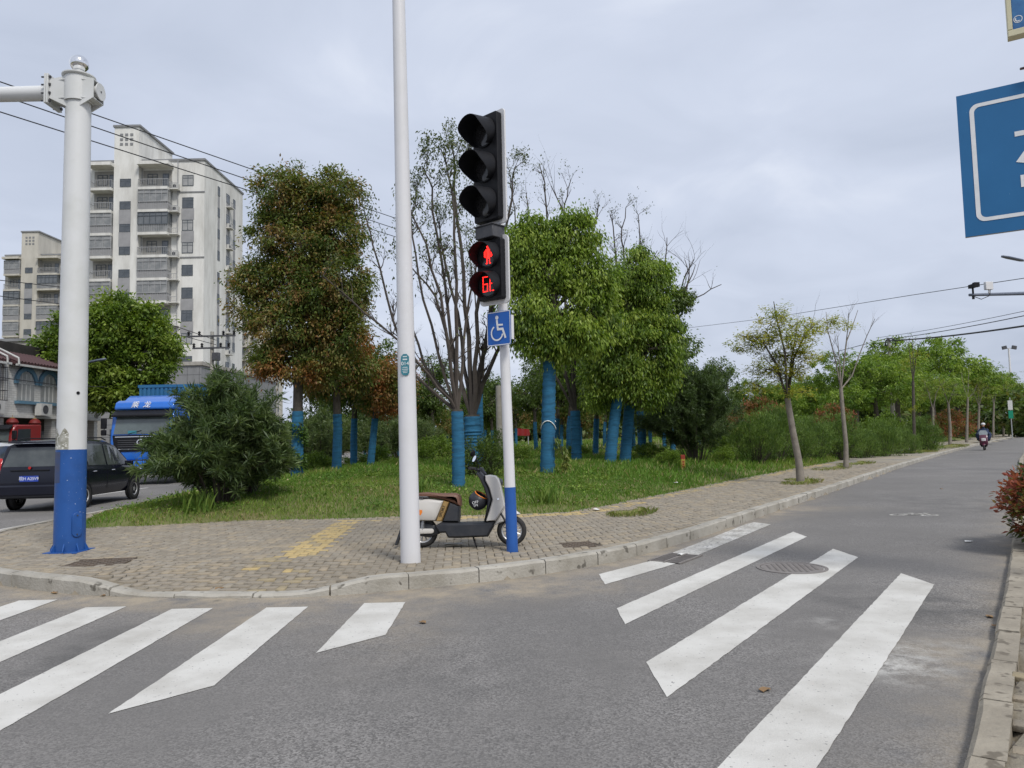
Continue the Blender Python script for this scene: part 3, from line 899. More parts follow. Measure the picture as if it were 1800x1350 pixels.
# vehicle head
th = R(-43)
vh = MB(); vh.prism(rrect(.52, 1.46, .05), .03, .055); head = vh.build('vehicle_signal_head', M['white_paint'], sp, loc=Vector((-.235, 9.12, 4.93)) - base, rot=(0, 0, th), bevel=.004)
m = MB(); m.prism(rrect(.43, 1.36, .03), -.06, .028); m.build('housing', M['black_plastic'], head, bevel=.008)
for k, dz in enumerate((.45, 0, -.45)):
    m = MB(); m.lathe([(.175, -.112), (.19, -.118), (.19, -.13), (.17, -.13), (.17, -.122)], (0, 0, dz), 28, 'Y', cap=False); m.build('lens_ring', M['black_plastic'], head, smooth=40, loc=(0, .05, 0))
    m = MB(); m.lathe([(.17, -.12), (.12, -.132), (.06, -.139), (.001, -.141)], (0, 0, dz), 28, 'Y', cap=False); m.build('lens', M['lens_dark'], head, smooth=60, loc=(0, .05, 0))
    m = MB(); visor(m, (0, -.12, dz), .192, .29, .3); m.build('visor', M['black_plastic'], head, smooth=40, loc=(0, .05, 0))
for z in (.33, -.33):
    m = MB(); m.bb((-.04, .055, z - .03), (.04, .2, z + .03)); m.build('mount', M['white_paint'], head)
# small box between
m = MB(); m.box((0, 0, 0), (.30, .22, .15)); cb = m.build('sounder_box', M['dark_grey'], sp, loc=Vector((-.235, 9.09, 4.09)) - base, rot=(0, 0, R(-42)), bevel=.008)
m = MB(); m.prism([(-.165, -.125), (.165, -.125), (.165, .12), (-.165, .12)], .076, .088, 'XY'); m.build('lid', M['dark_grey'], cb)
# pedestrian head
ph_ = MB(); ph_.prism(rrect(.47, .86, .06), .03, .055); phead = ph_.build('pedestrian_signal_head', M['white_paint'], sp, loc=Vector((-.215, 9.11, 3.63)) - base, rot=(0, 0, R(-37)), bevel=.004)
m = MB(); m.prism(rrect(.38, .76, .03), -.06, .028); m.build('housing', M['black_plastic'], phead, bevel=.008)
MAN = ["....##....", "...####...", "...####...", "....##....", "..######..", ".########.", "##.####.##", "##.####.##", "##.####.##", "##.####.##", "##.####.##", ".#.####.#.", "...####...", "...#..#...", "...#..#...", "...#..#...", "...#..#...", "..##..##.."]
SIX = ["#####", "#....", "#....", "#....", "#....", "#####", "#...#", "#...#", "#...#", "#...#", "#####"]
TEE = ["#....", "#....", "#....", "#....", "#....", "####.", "#....", "#....", "#....", "#....", "#.###"]
def leds(rows_, w, h, x0, z0, d=.0048):
    m = MB(); nr, nc = len(rows_), len(rows_[0])
    for i, r_ in enumerate(rows_):
        for j, ch in enumerate(r_):
            if ch == '#':
                m.lathe([(d, -.128), (d * .7, -.133)], (x0 + w * ((j + .5) / nc - .5), 0, z0 + h * (.5 - (i + .5) / nr)), 6, 'Y')
    return m
for k, dz in enumerate((.185, -.185)):
    m = MB(); m.lathe([(.15, -.102), (.168, -.106), (.168, -.118), (.148, -.118), (.148, -.112)], (0, 0, dz), 28, 'Y', cap=False); m.build('lens_ring', M['black_plastic'], phead, smooth=40, loc=(0, .04, 0))
    m = MB(); m.lathe([(.15, -.11), (.148, -.126), (.0, -.126)], (0, 0, dz), 28, 'Y', cap=False); m.build('lens', M['lens_dark'], phead, smooth=40, loc=(0, .04, 0))
    m = MB(); visor(m, (0, -.105, dz), .172, .2, .4); m.build('visor', M['black_plastic'], phead, smooth=40, loc=(0, .04, 0))
leds(MAN, .13, .24, .01, .185, .0062).build('red_standing_man', M['red_led'], phead, loc=(0, .04, 0))
leds(SIX, .085, .2, -.045, -.185, .0066).build('red_countdown_digit', M['red_led'], phead, loc=(0, .04, 0))
leds(TEE, .085, .2, .065, -.185, .0066).build('red_countdown_digit', M['red_led'], phead, loc=(0, .04, 0))
for z in (.22, -.22):
    m = MB(); m.bb((-.04, .055, z - .03), (.04, .2, z + .03)); m.build('mount', M['white_paint'], phead)
# wheelchair sign
M['sign_blue'] = material('sign_blue', (0.012, 0.115, 0.46), .4, var=(0.012, 0.105, 0.41), scale=5)
M['sign_white'] = material('sign_white', (0.76, 0.77, 0.78), .45, var=(0.66, 0.67, 0.68), scale=9)
ws = MB(); ws.prism(rrect(.38, .43, .02), 0, .004); wsn = ws.build('wheelchair_sign', M['sign_blue'], sp, loc=Vector((-.15, 9.13, 2.90)) - base, rot=(0, 0, R(-38)))
m = MB(); o_, i_ = rrect(.372, .422, .018), rrect(.352, .402, .014)
nq = len(o_); m.add([(p[0], -.0025, p[1]) for p in o_] + [(p[0], -.0025, p[1]) for p in i_], [(i, (i + 1) % nq, nq + (i + 1) % nq, nq + i) for i in range(nq)]); m.build('sign_border', M['sign_white'], wsn)
m = MB(); m.bb((.19, .004, -.15), (.20, .05, .15)); m.bb((-.05, .005, -.08), (.05, .07, -.05)); m.bb((-.05, .005, .05), (.05, .07, .08)); m.build('sign_bracket', M['white_paint'], wsn)
def stroke(m, pts, w, y=-.003):
    for a, b in zip(pts[:-1], pts[1:]):
        a, b = Vector(a), Vector(b); d = (b - a).normalized(); n_ = Vector((-d.y, d.x)) * w / 2; a = a - d * w * .3; b = b + d * w * .3
        q = [a + n_, a - n_, b - n_, b + n_]
        m.add([(p.x, y, p.y) for p in q], [(0, 1, 2, 3)])
        y -= .0004
m = MB(); n = 16; m.add([(-.025 + .026 * math.cos(2 * math.pi * i / n), -.003, .137 + .026 * math.sin(2 * math.pi * i / n)) for i in range(n)], [tuple(range(n))])
stroke(m, [(-.025, .10), (-.012, -.01), (.065, -.012), (.105, -.12)], .03)
stroke(m, [(-.02, .045), (.065, .04)], .022, -.0055)
stroke(m, [(-.02 + .092 * math.cos(t), -.055 + .092 * math.sin(t)) for t in np.linspace(R(125), R(345), 16)], .02, -.0075)
m.build('wheelchair_symbol', M['sign_white'], wsn)

# --- blue road sign and advertising board on the verge
SL = Vector((4.39, 7.0, 0)); sa = math.atan2(-.53, .848)
M['road_sign_blue'] = material('road_sign_blue', (0.014, 0.125, 0.30), .45, var=(0.018, 0.14, 0.33), scale=2.2, speck=((0.10, 0.24, 0.38), 34, .73))
rs = empty('road_sign', (SL.x, SL.y, .12), sa, 'large blue road sign panel with white inner border at the right edge', 'sign')
W = 2.3; z0, z1 = 3.37 - .12, 4.765 - .12
m = MB(); m.bb((0, 0, z0), (W, .012, z1)); rp = m.build('panel', M['road_sign_blue'], rs)
m = MB(); m.bb((0, .012, z0), (W, .05, z0 + .03)); m.bb((0, .012, z1 - .03), (W, .05, z1)); m.bb((0, .012, z0 + .03), (.02, .05, z1 - .03)); m.build('panel_edge', M['galv'], rs)
m = MB(); zc = (3.498 + 4.648) / 2 - .12; hh = 4.648 - 3.498
o_, i_ = rrect(W - .2, hh, .075, 6), rrect(W - .275, hh - .07, .05, 6); nq = len(o_)
m.add([(W / 2 + p[0], -.003, zc + p[1]) for p in o_] + [(W / 2 + p[0], -.003, zc + p[1]) for p in i_], [(i, (i + 1) % nq, nq + (i + 1) % nq, nq + i) for i in range(nq)]); m.build('border', M['sign_white'], rp)
m = MB(); m.add([(p[0], -.003, p[1] - .12) for p in ((.445, 4.255), (.95, 4.255), (.95, 4.30), (.445, 4.302))], [(0, 1, 2, 3)])
m.add([(p[0], -.0035, p[1] - .12) for p in ((.441, 4.012), (.515, 3.988), (.66, 4.20), (.60, 4.23))], [(0, 1, 2, 3)])
m.add([(p[0], -.003, p[1] - .12) for p in ((.467, 3.767), (.90, 3.767), (.90, 3.88), (.467, 3.881))], [(0, 1, 2, 3)])
m.build('character_strokes', M['sign_white'], rp)
m = MB(); m.tube([(1.5, .14, 0), (1.5, .14, 6.2)], [.09, .07], 18); m.build('post', M['galv'], rs, smooth=40)
for z in (3.6, 4.4):
    m = MB(); m.bb((.4, .05, z - .12), (2.0, .075, z - .06)); m.build('cross_rail', M['galv'], rs)
ad = empty('advertising_board', (SL.x, SL.y, .12), sa, 'small lit-box advert board with cream frame high in the top right corner', 'sign')
M['cream_frame'] = material('cream_frame', (0.62, 0.58, 0.40), .4, var=(0.55, 0.52, 0.36), scale=8)
M['ad_blue'] = material('ad_blue', (0.012, 0.05, 0.20), .3, var=(0.10, 0.30, 0.55), scale=2.2, amount=.6)
m = MB(); m.bb((.49, -.04, 5.265 - .12), (1.35, 0, 6.42)); bpn = m.build('picture', M['ad_blue'], ad)
m = MB(); m.bb((.446, -.055, 5.20 - .12), (1.4, .06, 5.262 - .12)); m.bb((.446, -.055, 5.264 - .12), (.487, .06, 6.42)); m.bb((1.353, -.055, 5.264 - .12), (1.4, .06, 6.42)); m.bb((.446, -.055, 6.422), (1.4, .06, 6.48)); m.build('frame', M['cream_frame'], ad, bevel=.006)
v_, f_ = [], []
n = 20; m = MB()
m.add([(.533 + r * math.cos(2 * math.pi * i / n), -.042, 5.355 - .12 + r * math.sin(2 * math.pi * i / n)) for i in range(n) for r in (.036, .03)], [(2 * i, 2 * ((i + 1) % n), 2 * ((i + 1) % n) + 1, 2 * i + 1) for i in range(n)])
stroke_pts = [(.533 + .02 * math.cos(t), 5.235 + .02 * math.sin(t)) for t in np.linspace(R(150), R(300), 7)]
stroke(m, stroke_pts, .009, -.042)
m.build('telephone_symbol', M['sign_white'], bpn)
m = MB(); m.bb((.8, .06, 5.5), (1.2, .10, 5.6)); m.build('fixing', M['galv'], ad)
br = MB(); br.lathe([(.002, -.05), (.012, -.045), (.012, -.015), (.05, -.01), (.075, .03), (.08, .10), (.06, .16), (.03, .2)], n=16, axis='X')
M['brown_plastic'] = material('brown_plastic', (0.10, 0.07, 0.065), .5, var=(0.14, 0.1, 0.09), scale=20)
hornp = Vector((SL.x, SL.y, 0)) + Vector((.848, -.53, 0)) * .57
tag(br.build('loudspeaker_horn', M['brown_plastic'], None, smooth=40, loc=(hornp.x, hornp.y, 4.89), rot=(0, 0, sa)), 'small brown horn peeking in above the blue road sign', 'horn')

# --- plates and grates in the ground
M['plate_iron'] = material('plate_iron', (0.15, 0.115, 0.085), .75, .2, var=(0.09, 0.075, 0.06), scale=6, amount=.6)
def cover_plate(x, y, w, h, a, label):
    e_ = empty('pavement_cover', (x, y, .136), a, label, 'cover')
    m = MB(); m.bb((-w / 2, -h / 2, -.03), (w / 2, h / 2, .004)); m.build('plate', M['plate_iron'], e_)
    m = MB()
    nx, ny = int(w / .055), int(h / .055)
    for i in range(nx):
        for j in range(ny):
            if (i + j) % 2 == 0: m.box((-w / 2 + (i + .5) * w / nx, -h / 2 + (j + .5) * h / ny, .007), (w / nx * .62, h / ny * .62, .006))
    tag(m.build('tread_pattern', M['plate_iron'], e_), kind='stuff')
    m = MB()
    for s in (-1, 1):
        m.bb((-w / 2 - .025, s * (h / 2 + .015) - .012, -.03), (w / 2 + .025, s * (h / 2 + .015) + .012, .008)); m.bb((s * (w / 2 + .015) - .012, -h / 2, -.03), (s * (w / 2 + .015) + .012, h / 2, .008))
    m.build('frame', M['plate_iron'], e_)
cover_plate(*PLATES[0], 'brown rusty cover plate set in pavers beside the blue-footed mast')
cover_plate(*PLATES[1], 'dark cover plate set in pavers beyond the scooter front wheel')
mh = empty('manhole_cover', (3.12, 8.50, 0), R(35), 'round cast iron manhole cover among the crosswalk stripes', 'manhole cover')
m = MB(); m.lathe([(.335, -.02), (.335, .007), (.0, .007)], n=40, cap=False); m.build('lid', M['iron'], mh)
m = MB()
for i in range(-7, 8):
    for j in range(-7, 8):
        if i * i + j * j < 50 and (i + j) % 2 == 0: m.box((i * .043, j * .043, .009), (.032, .032, .006))
tag(m.build('raised_pattern', M['iron'], mh), kind='stuff')
m = MB(); m.lathe([(.345, -.02), (.345, .009), (.385, .009), (.385, -.02)], n=40, cap=False); m.build('rim', M['iron'], mh)
dr_ = empty('storm_drain', (1.98, 9.30, 0), R(54), 'black iron gully grate in the gutter cutting a stripe', 'drain')
M['drain_black'] = material('drain_black', (0.012, 0.011, 0.01), .9, var=(0.03, 0.026, 0.02), scale=10)
m = MB(); m.add([(-.34, -.2, .003), (.34, -.2, .003), (.34, .2, .003), (-.34, .2, .003)], [(0, 1, 2, 3)]); m.build('pit', M['drain_black'], dr_)
for i in range(9):
    m = MB(); x = -.3 + .6 * i / 8; m.bb((x - .011, -.2, .004), (x + .011, .2, .016)); m.build('grate_bar', M['iron'], dr_)
for y in (-.2, 0, .2):
    m = MB(); m.bb((-.35, y - .012, .004), (.35, y + .012, .018)); m.build('cross_bar', M['iron'], dr_)
# yellow marker post on the lawn
p = lawn_at(1201, 826)
mk = empty('marker_post', p, 0, 'small yellow marker post with red top on the lawn', 'marker')
M['yellow_paint'] = material('yellow_paint', (0.55, 0.38, 0.06), .5, var=(0.45, 0.33, 0.08), scale=9)
M['red_paint'] = material('red_paint', (0.42, 0.06, 0.03), .5, var=(0.33, 0.05, 0.03), scale=9)
hm = (826 - 800) / F_PX * p.y
m = MB(); m.bb((-.06, -.05, -.05), (.06, .05, hm * .72)); b_ = m.build('body', M['yellow_paint'], mk, bevel=.006)
m = MB(); m.bb((-.061, -.051, hm * .72), (.061, .051, hm)); m.build('top_band', M['red_paint'], mk, bevel=.006)
for k in range(3):
    m = MB(); m.box((0, -.052, hm * (.2 + .17 * k)), (.06, .003, .05)); m.build('lettering_block', M['red_paint'], b_)

# --- overhead gantry arm with cameras on the right, lamps, mast far away
ga = empty('camera_gantry', (19.0, 24.2, .1), 0, 'dark horizontal arm with camera and white radar box over the right road', 'gantry')
m = MB(); m.tube([(0, 0, 0), (0, 0, 6.0)], [.14, .11], 16); m.build('post', M['galv'], ga, smooth=40)
M['arm_blue'] = material('arm_blue', (0.12, 0.14, 0.19), .45, var=(0.09, 0.11, 0.15), scale=6)
m = MB(); m.tube([(-.05, 0, 5.82), (-3.95, -.2, 5.76)], [.075, .045], 12); m.build('arm', M['arm_blue'], ga, smooth=40)
m = MB(); m.box((-3.82, -.2, 6.05), (.14, .26, .12)); m.tube([(-3.82, -.2, 5.78), (-3.82, -.2, 6.0)], .03, 8); m.box((-3.82, -.38, 6.06), (.17, .12, .15)); m.tube([(-3.82, -.2, 5.62), (-3.82, -.2, 5.76)], .04, 8); m.build('camera', M['black_plastic'], ga)
m = MB(); m.box((-3.3, -.2, 6.05), (.24, .12, .26)); m.tube([(-3.3, -.2, 5.8), (-3.3, -.2, 5.95)], .025, 8); m.build('radar_box', M['white_paint'], ga, bevel=.01)
m = MB(); m.tube([(-3.82, -.24, 5.7), (-3.6, -.26, 5.6), (-3.3, -.24, 5.72), (-3.25, -.2, 5.92)], .012, 6); m.build('cable_loop', M['cable'], ga)
def street_lamp(base_, tip, rise, label, headlen=1.0, side=1):
    e_ = empty('street_lamp', base_, 0, label, 'street lamp')
    t = Vector(tip) - Vector(base_)
    m = MB(); m.tube([(0, 0, 0), (0, 0, t.z - rise)], [.10, .06], 12); m.build('post', M['galv'], e_, smooth=40)
    d = Vector((t.x, t.y, 0)).normalized(); a_ = Vector((0, 0, t.z - rise)); b2 = t - d * headlen
    m = MB(); m.tube([a_, a_.lerp(b2, .5) + Vector((0, 0, rise * .3)), b2], [.05, .04, .035], 10); m.build('arm', M['galv'], e_, smooth=40)
    m = MB(); yaw = math.atan2(d.y, d.x)
    m.prism([(0, -.05), (.1, -.13), (.7, -.15), (.95, -.09), (1, 0), (.95, .09), (.7, .15), (.1, .13), (0, .05)], -.04, .05, 'XY', inset=.03)
    m.v = [(x * headlen, y, z) for x, y, z in m.v]
    m.build('lamp_head', M['arm_blue'], e_, smooth=40, loc=b2, rot=(0, -math.asin(min(.9, rise * .5 / max(t.length, 1))) - .12, yaw))
    return e_
street_lamp((-22.35, 38.1, .1), at(187, 636, 38), .45, 'blue-grey street lamp head poking out right of the thick mast', .95)
street_lamp((31.2, 41.0, .1), at(1760, 457, 40), .5, 'dark street lamp head high above the camera arm', 1.5)
fl_ = empty('floodlight_mast', (101, 150, 0), 0, 'slim distant pole with two floodlights above the far trees', 'mast')
t_ = at(1773, 612, 150)
m = MB(); m.tube([(t_.x - 101, 0, 0), (t_.x - 101, 0, t_.z)], [.28, .16], 10); m.build('post', M['white_paint'], fl_, smooth=40)
for s in (-1, 1):
    m = MB(); m.box((t_.x - 101 + s * 1.0, -.2, t_.z + .1), (.85, .35, .7), Matrix.Rotation(s * .2, 3, 'Y')); m.build('floodlight', M['dark_grey'], fl_)
m = MB(); m.tube([(t_.x - 102, 0, t_.z), (t_.x - 100, 0, t_.z)], .07, 6); m.build('crossbar', M['galv'], fl_)
gs = at(1778, 745, 95)
sg_ = empty('green_sign', (gs.x, gs.y, 0), R(-30), 'small green and white sign far down the right road', 'sign')
M['green_sign'] = material('green_sign', (0.01, 0.30, 0.18), .4, var=(0.01, 0.24, 0.15), scale=6)
m = MB(); m.tube([(0, .05, 0), (0, .05, gs.z + 3.4)], .06, 8); m.build('post', M['galv'], sg_)
m = MB(); m.box((0, 0, gs.z + 1.2), (.5, .05, 1.0)); m.build('panel', M['green_sign'], sg_)
m = MB(); m.box((0, 0, gs.z + 2.4), (.5, .05, 1.2)); m.build('panel', M['sign_white'], sg_)
# ------------------------------------------------------------------ parked scooter
M['scooter_beige'] = material('scooter_beige', (0.57, 0.55, 0.515), .28, var=(0.52, 0.50, 0.47), scale=3, coat=.5)
M['scooter_black'] = material('scooter_black', (0.022, 0.025, 0.032), .45, var=(0.045, 0.046, 0.05), scale=6)
M['seat_brown'] = material('seat_brown', (0.155, 0.075, 0.048), .5, var=(0.12, 0.06, 0.04), scale=8, bump=.15, bscale=120)
M['rim_silver'] = material('rim_silver', (0.55, 0.55, 0.55), .35, .7, var=(0.45, 0.45, 0.45), scale=9)
M['gold'] = material('gold', (0.40, 0.26, 0.10), .4, .3, var=(0.32, 0.2, 0.08), scale=12)
M['orange'] = material('orange', (0.75, 0.22, 0.03), .4, var=(0.6, 0.18, 0.03), scale=12)
M['mirror_glass'] = material('mirror_glass', (0.9, 0.92, 0.95), .03, 1.0)
def wheel_parts(parent, x, y, z, r, w, spokes, rim='rim_silver', tyre='rubber', axis='Y', rim_r=.62):
    """tyre > rim, hub; wheel axis along Y (or X)"""
    rt = r * .2 if rim_r > .6 else r * .26
    prof = []
    for t in np.linspace(0, 2 * math.pi, 13):
        prof.append((r - rt + rt * math.sin(t), w / 2 * math.cos(t)))
    m = MB(); m.lathe(prof, (0, 0, 0), 32, axis, cap=False)
    ty = m.build('tyre', M[tyre], parent, smooth=50, loc=(x, y, z))
    m = MB(); ri = r - 2 * rt + .012
    m.lathe([(ri, -w * .38), (ri + .012, -w * .42), (ri + .012, w * .42), (ri, w * .38), (ri - .012, w * .3), (ri - .012, -w * .3), (ri, -w * .38)], (0, 0, 0), 32, axis, cap=False)
    for k in range(spokes):
        a = 2 * math.pi * k / spokes
        p, q = (math.cos(a) * r * .12, math.sin(a) * r * .12), (math.cos(a + .12) * (ri - .004), math.sin(a + .12) * (ri - .004))
        if axis == 'Y': m.tube([(p[0], -w * .3, p[1]), (q[0], -w * .26, q[1])], r * .035, 5); m.tube([(p[0], w * .3, p[1]), (q[0], w * .26, q[1])], r * .035, 5)
        else: m.tube([(-w * .3, p[0], p[1]), (-w * .26, q[0], q[1])], r * .05, 5); m.tube([(w * .3, p[0], p[1]), (w * .26, q[0], q[1])], r * .05, 5)
    m.lathe([(r * .16, -w * .36), (r * .16, w * .36)], (0, 0, 0), 14, axis)
    m.build('rim', M[rim], ty, smooth=40)
    return ty
def S(cx_, cy_): return ((cx_ - 1190) / 677, (1125 - cy_) / 677)
def poly(*p): return [S(*q) for q in p]
sc = empty('parked_scooter', (-.045, 9.66, .152), R(-1.5), 'beige electric scooter with brown seat parked behind the two white poles', 'scooter')
sc.rotation_euler = (R(-3), 0, R(-1.5))
wheel_parts(sc, 0, 0, .192, .192, .085, 12)
wheel_parts(sc, -1.15, 0, .192, .192, .09, 10)
def part(name, pl, w, mat, inset=.02, parent=sc, smooth=35, y0=0.0, bevel=0.0):
    m = MB(); m.prism(pl, y0 - w / 2, y0 + w / 2, 'XZ', inset=inset)
    return m.build(name, M[mat], parent, smooth=smooth, bevel=bevel)
body = part('rear_body', poly((255, 735), (270, 700), (385, 692), (480, 700), (610, 722), (560, 850), (532, 898), (330, 893), (275, 840)), .30, 'scooter_beige', .05)
strip_ = part('decor_band', poly((602, 720), (655, 737), (590, 903), (534, 900)), .285, 'gold', .018)
text_mesh('SPORT', .052, M['black_plastic'], strip_, (S(594, 812)[0], -.147, S(594, 812)[1]), (R(90), R(-68), 0), 'band_lettering', .001)
part('mid_body', poly((652, 735), (745, 768), (742, 860), (735, 912), (585, 905)), .25, 'scooter_black', .03)
part('seat', poly((330, 668), (385, 652), (440, 649), (520, 657), (620, 662), (700, 660), (735, 676), (752, 710), (754, 772), (738, 778), (690, 752), (600, 716), (480, 694), (385, 690), (335, 692)), .27, 'seat_brown', .045)
m = MB(); m.tube([(S(480, 690)[0], -.11, S(480, 690)[1]), (S(420, 690)[0], -.15, S(420, 690)[1]), (S(300, 690)[0], -.14, S(300, 675)[1]), (S(240, 690)[0], 0, S(240, 668)[1]), (S(300, 690)[0], .14, S(300, 675)[1]), (S(480, 690)[0], .11, S(480, 690)[1])], .014, 8); m.build('grab_rail', M['scooter_black'], sc, smooth=40)
part('floorboard', poly((585, 905), (640, 912), (740, 914), (960, 912), (1045, 905), (1035, 960), (985, 1040), (700, 1047), (640, 1043), (615, 1000), (560, 1000), (530, 935)), .33, 'scooter_black', .03)
part('front_apron', poly((968, 512), (1010, 506), (1062, 516), (1088, 543), (1104, 590), (1128, 700), (1142, 778), (1110, 830), (1052, 906), (968, 907), (1000, 810), (1028, 722), (1000, 620), (966, 555)), .34, 'scooter_beige', .018)
part('leg_shield', poly((893, 500), (930, 470), (968, 512), (966, 555), (1000, 620), (1027, 722), (998, 812), (966, 908), (952, 908), (975, 800), (985, 720), (955, 620), (925, 555)), .31, 'scooter_black', .02)
part('front_fender', poly((1142, 778), (1205, 800), (1255, 838), (1270, 852), (1240, 866), (1215, 850), (1170, 845), (1150, 908), (1090, 930), (1028, 952), (1050, 905), (1095, 845), (1105, 800)), .15, 'scooter_beige', .02)
m = MB()
for s in (-1, 1): m.tube([(S(1085, 820)[0], s * .062, S(1085, 820)[1]), (0, s * .065, .192)], .018, 8)
m.build('fork', M['scooter_black'], sc, smooth=40)
hl = MB(); hl.lathe([(.001, .035), (.03, .03), (.055, .0), (.055, -.05)], (S(1098, 575)[0], 0, S(1098, 575)[1]), 18, 'X', cap=False); hl.build('headlight', M['glass_dark'], sc, smooth=50)
m = MB(); m.lathe([(.012, -.004), (.016, 0), (.012, .004)], (S(1080, 718)[0], -.172, S(1080, 718)[1]), 10, 'Y'); m.build('apron_badge', M['chrome'], sc)
m = MB(); m.tube([(S(960, 560)[0], 0, S(960, 560)[1]), (S(910, 470)[0], 0, S(910, 470)[1])], .035, 10); m.build('steering_stem', M['scooter_black'], sc, smooth=40)
hb = (S(915, 470))
m = MB(); m.tube([(hb[0] - .09, -.33, hb[1] + .03), (hb[0] - .05, -.22, hb[1] + .025), (hb[0], -.08, hb[1]), (hb[0], .08, hb[1]), (hb[0] - .05, .22, hb[1] + .025), (hb[0] - .09, .33, hb[1] + .03)], .014, 8); hbar = m.build('handlebar', M['scooter_black'], sc, smooth=40)
for s in (-1, 1):
    m = MB(); m.tube([(hb[0] - .10, s * .35, hb[1] + .032), (hb[0] - .06, s * .24, hb[1] + .026)], .02, 10); m.build('grip', M['rubber'], hbar, smooth=40)
    m = MB(); m.tube([(hb[0] - .02, s * .22, hb[1] + .0), (hb[0] - .0, s * .34, hb[1] + .02)], .007, 6); m.build('brake_lever', M['black_plastic'], hbar)
part('dashboard', poly((885, 500), (905, 470), (925, 438), (945, 440), (978, 500), (960, 512), (925, 480), (915, 520)), .17, 'scooter_black', .02)
for s, mx_, mz, glass in ((-1, S(886, 368)[0], S(886, 368)[1], 1), (1, S(845, 312)[0], S(845, 312)[1], 0)):
    m = MB(); m.tube([(hb[0] - .02, s * .18, hb[1] + .02), (hb[0] - .01, s * .22, hb[1] + .09), (mx_ + .01, s * .25, mz - .02)], .006, 6); ms_ = m.build('mirror_stalk', M['black_plastic'], sc, smooth=40)
    rot = Matrix.Rotation(R(28), 3, 'Y') @ Matrix.Rotation(R(-s * 28 - (0 if s < 0 else 0)), 3, 'Z')
    m = MB(); m.lathe([(.001, .022), (.03, .018), (.046, .006), (.048, -.004), (.044, -.006)], (mx_, s * .25, mz), 20, 'X', mat=rot, cap=False); m.build('mirror_shell', M['black_plastic'], ms_, smooth=50)
    m = MB(); m.lathe([(.044, -.005), (.001, -.0055)], (mx_, s * .25, mz), 20, 'X', mat=rot, cap=False); m.build('mirror_glass', M['mirror_glass'], ms_)
part('swingarm_cover', poly((330, 958), (500, 962), (514, 975), (514, 992), (500, 1003), (330, 1006)), .03, 'scooter_beige', .006, y0=-.085)
part('drive_unit', poly((300, 900), (420, 905), (545, 940), (560, 1010), (470, 1040), (360, 1020), (300, 990)), .13, 'scooter_black', .02)
m = MB(); m.tube([(S(420, 900)[0], -.07, S(420, 895)[1]), (S(400, 990)[0], -.07, S(400, 985)[1])], .02, 10)
for k in range(6):
    zz = S(0, 905 + k * 12)[1]; m.lathe([(.032, zz - .004), (.032, zz + .004)], (S(415, 0)[0], -.07, 0), 12)
m.build('shock_absorber', M['steel'], sc, smooth=40)
part('rear_mudguard', poly((258, 850), (215, 955), (165, 1100), (188, 1102), (232, 990), (275, 880)), .13, 'scooter_black', .01)
m = MB(); m.tube([(S(855, 1040)[0], -.06, S(855, 1040)[1]), (S(880, 1096)[0], -.13, .03), (S(886, 1100)[0], -.15, .012)], .011, 8); m.build('side_stand', M['black_plastic'], sc, smooth=40)
m = MB(); m.box((S(256, 800)[0], 0, S(256, 800)[1]), (.03, .18, .06)); m.build('tail_light', M['red_paint'], sc, bevel=.008)
m = MB(); m.prism(poly((385, 795), (420, 800), (420, 820), (405, 845), (385, 835)), -.153, -.149); m.build('orange_sticker', M['orange'], sc)
# helmet hung on the apron hook: its own thing
hx, hz = S(900, 730)
hm_ = empty('helmet', sc.matrix_basis @ Vector((hx, 0, hz - .13)), R(-10), 'black helmet with orange trim and white lettering hung on the scooter', 'helmet')
m = MB(); n1_, n2_ = 14, 28; vs = []
for i in range(n1_ + 1):
    t = math.pi * .98 * i / n1_
    for j in range(n2_):
        p = 2 * math.pi * j / n2_
        vs.append((.125 * math.sin(t) * math.cos(p), .115 * math.sin(t) * math.sin(p), -.125 * math.cos(t)))
fs = [(i * n2_ + j, i * n2_ + (j + 1) % n2_, (i + 1) * n2_ + (j + 1) % n2_, (i + 1) * n2_ + j) for i in range(n1_) for j in range(n2_)]
fs = [f for f in fs if not (lambda c: c.normalized().dot(Vector((.52, -.12, .84))) > .70)(sum((Vector(vs[k]) for k in f), Vector()) / 4)]
m.add(vs, fs); sh = m.build('shell', M['scooter_black'], hm_, smooth=60, loc=(0, 0, .13))
sh.modifiers.new('thick', 'SOLIDIFY').thickness = .012
ax_ = Vector((.52, -.12, .84)).normalized(); e1 = ax_.orthogonal().normalized(); e2 = ax_.cross(e1)
m = MB(); rr_ = math.sqrt(1 - .70 ** 2)
ringp = [(ax_ * .70 + (e1 * math.cos(t) + e2 * math.sin(t)) * rr_) for t in np.linspace(0, 2 * math.pi, 33)]
m.tube([Vector((p.x * .126, p.y * .116, p.z * .126 + .13)) for p in ringp], .008, 6); m.build('orange_trim', M['orange'], hm_, smooth=50)
text_mesh('OFF', .05, M['sign_white'], hm_, (-.012, -.116, .115), (R(90), R(-12), R(0)), 'lettering', .001)
text_mesh('TM', .045, M['sign_white'], hm_, (-.012, -.108, .075), (R(82), R(-12), R(0)), 'lettering', .001)
m = MB(); m.tube([(.055, -.09, .17), (.03, -.04, .06), (.02, 0, .02), (.03, .05, .06)], .008, 6); m.build('chin_strap', M['galv'], hm_)

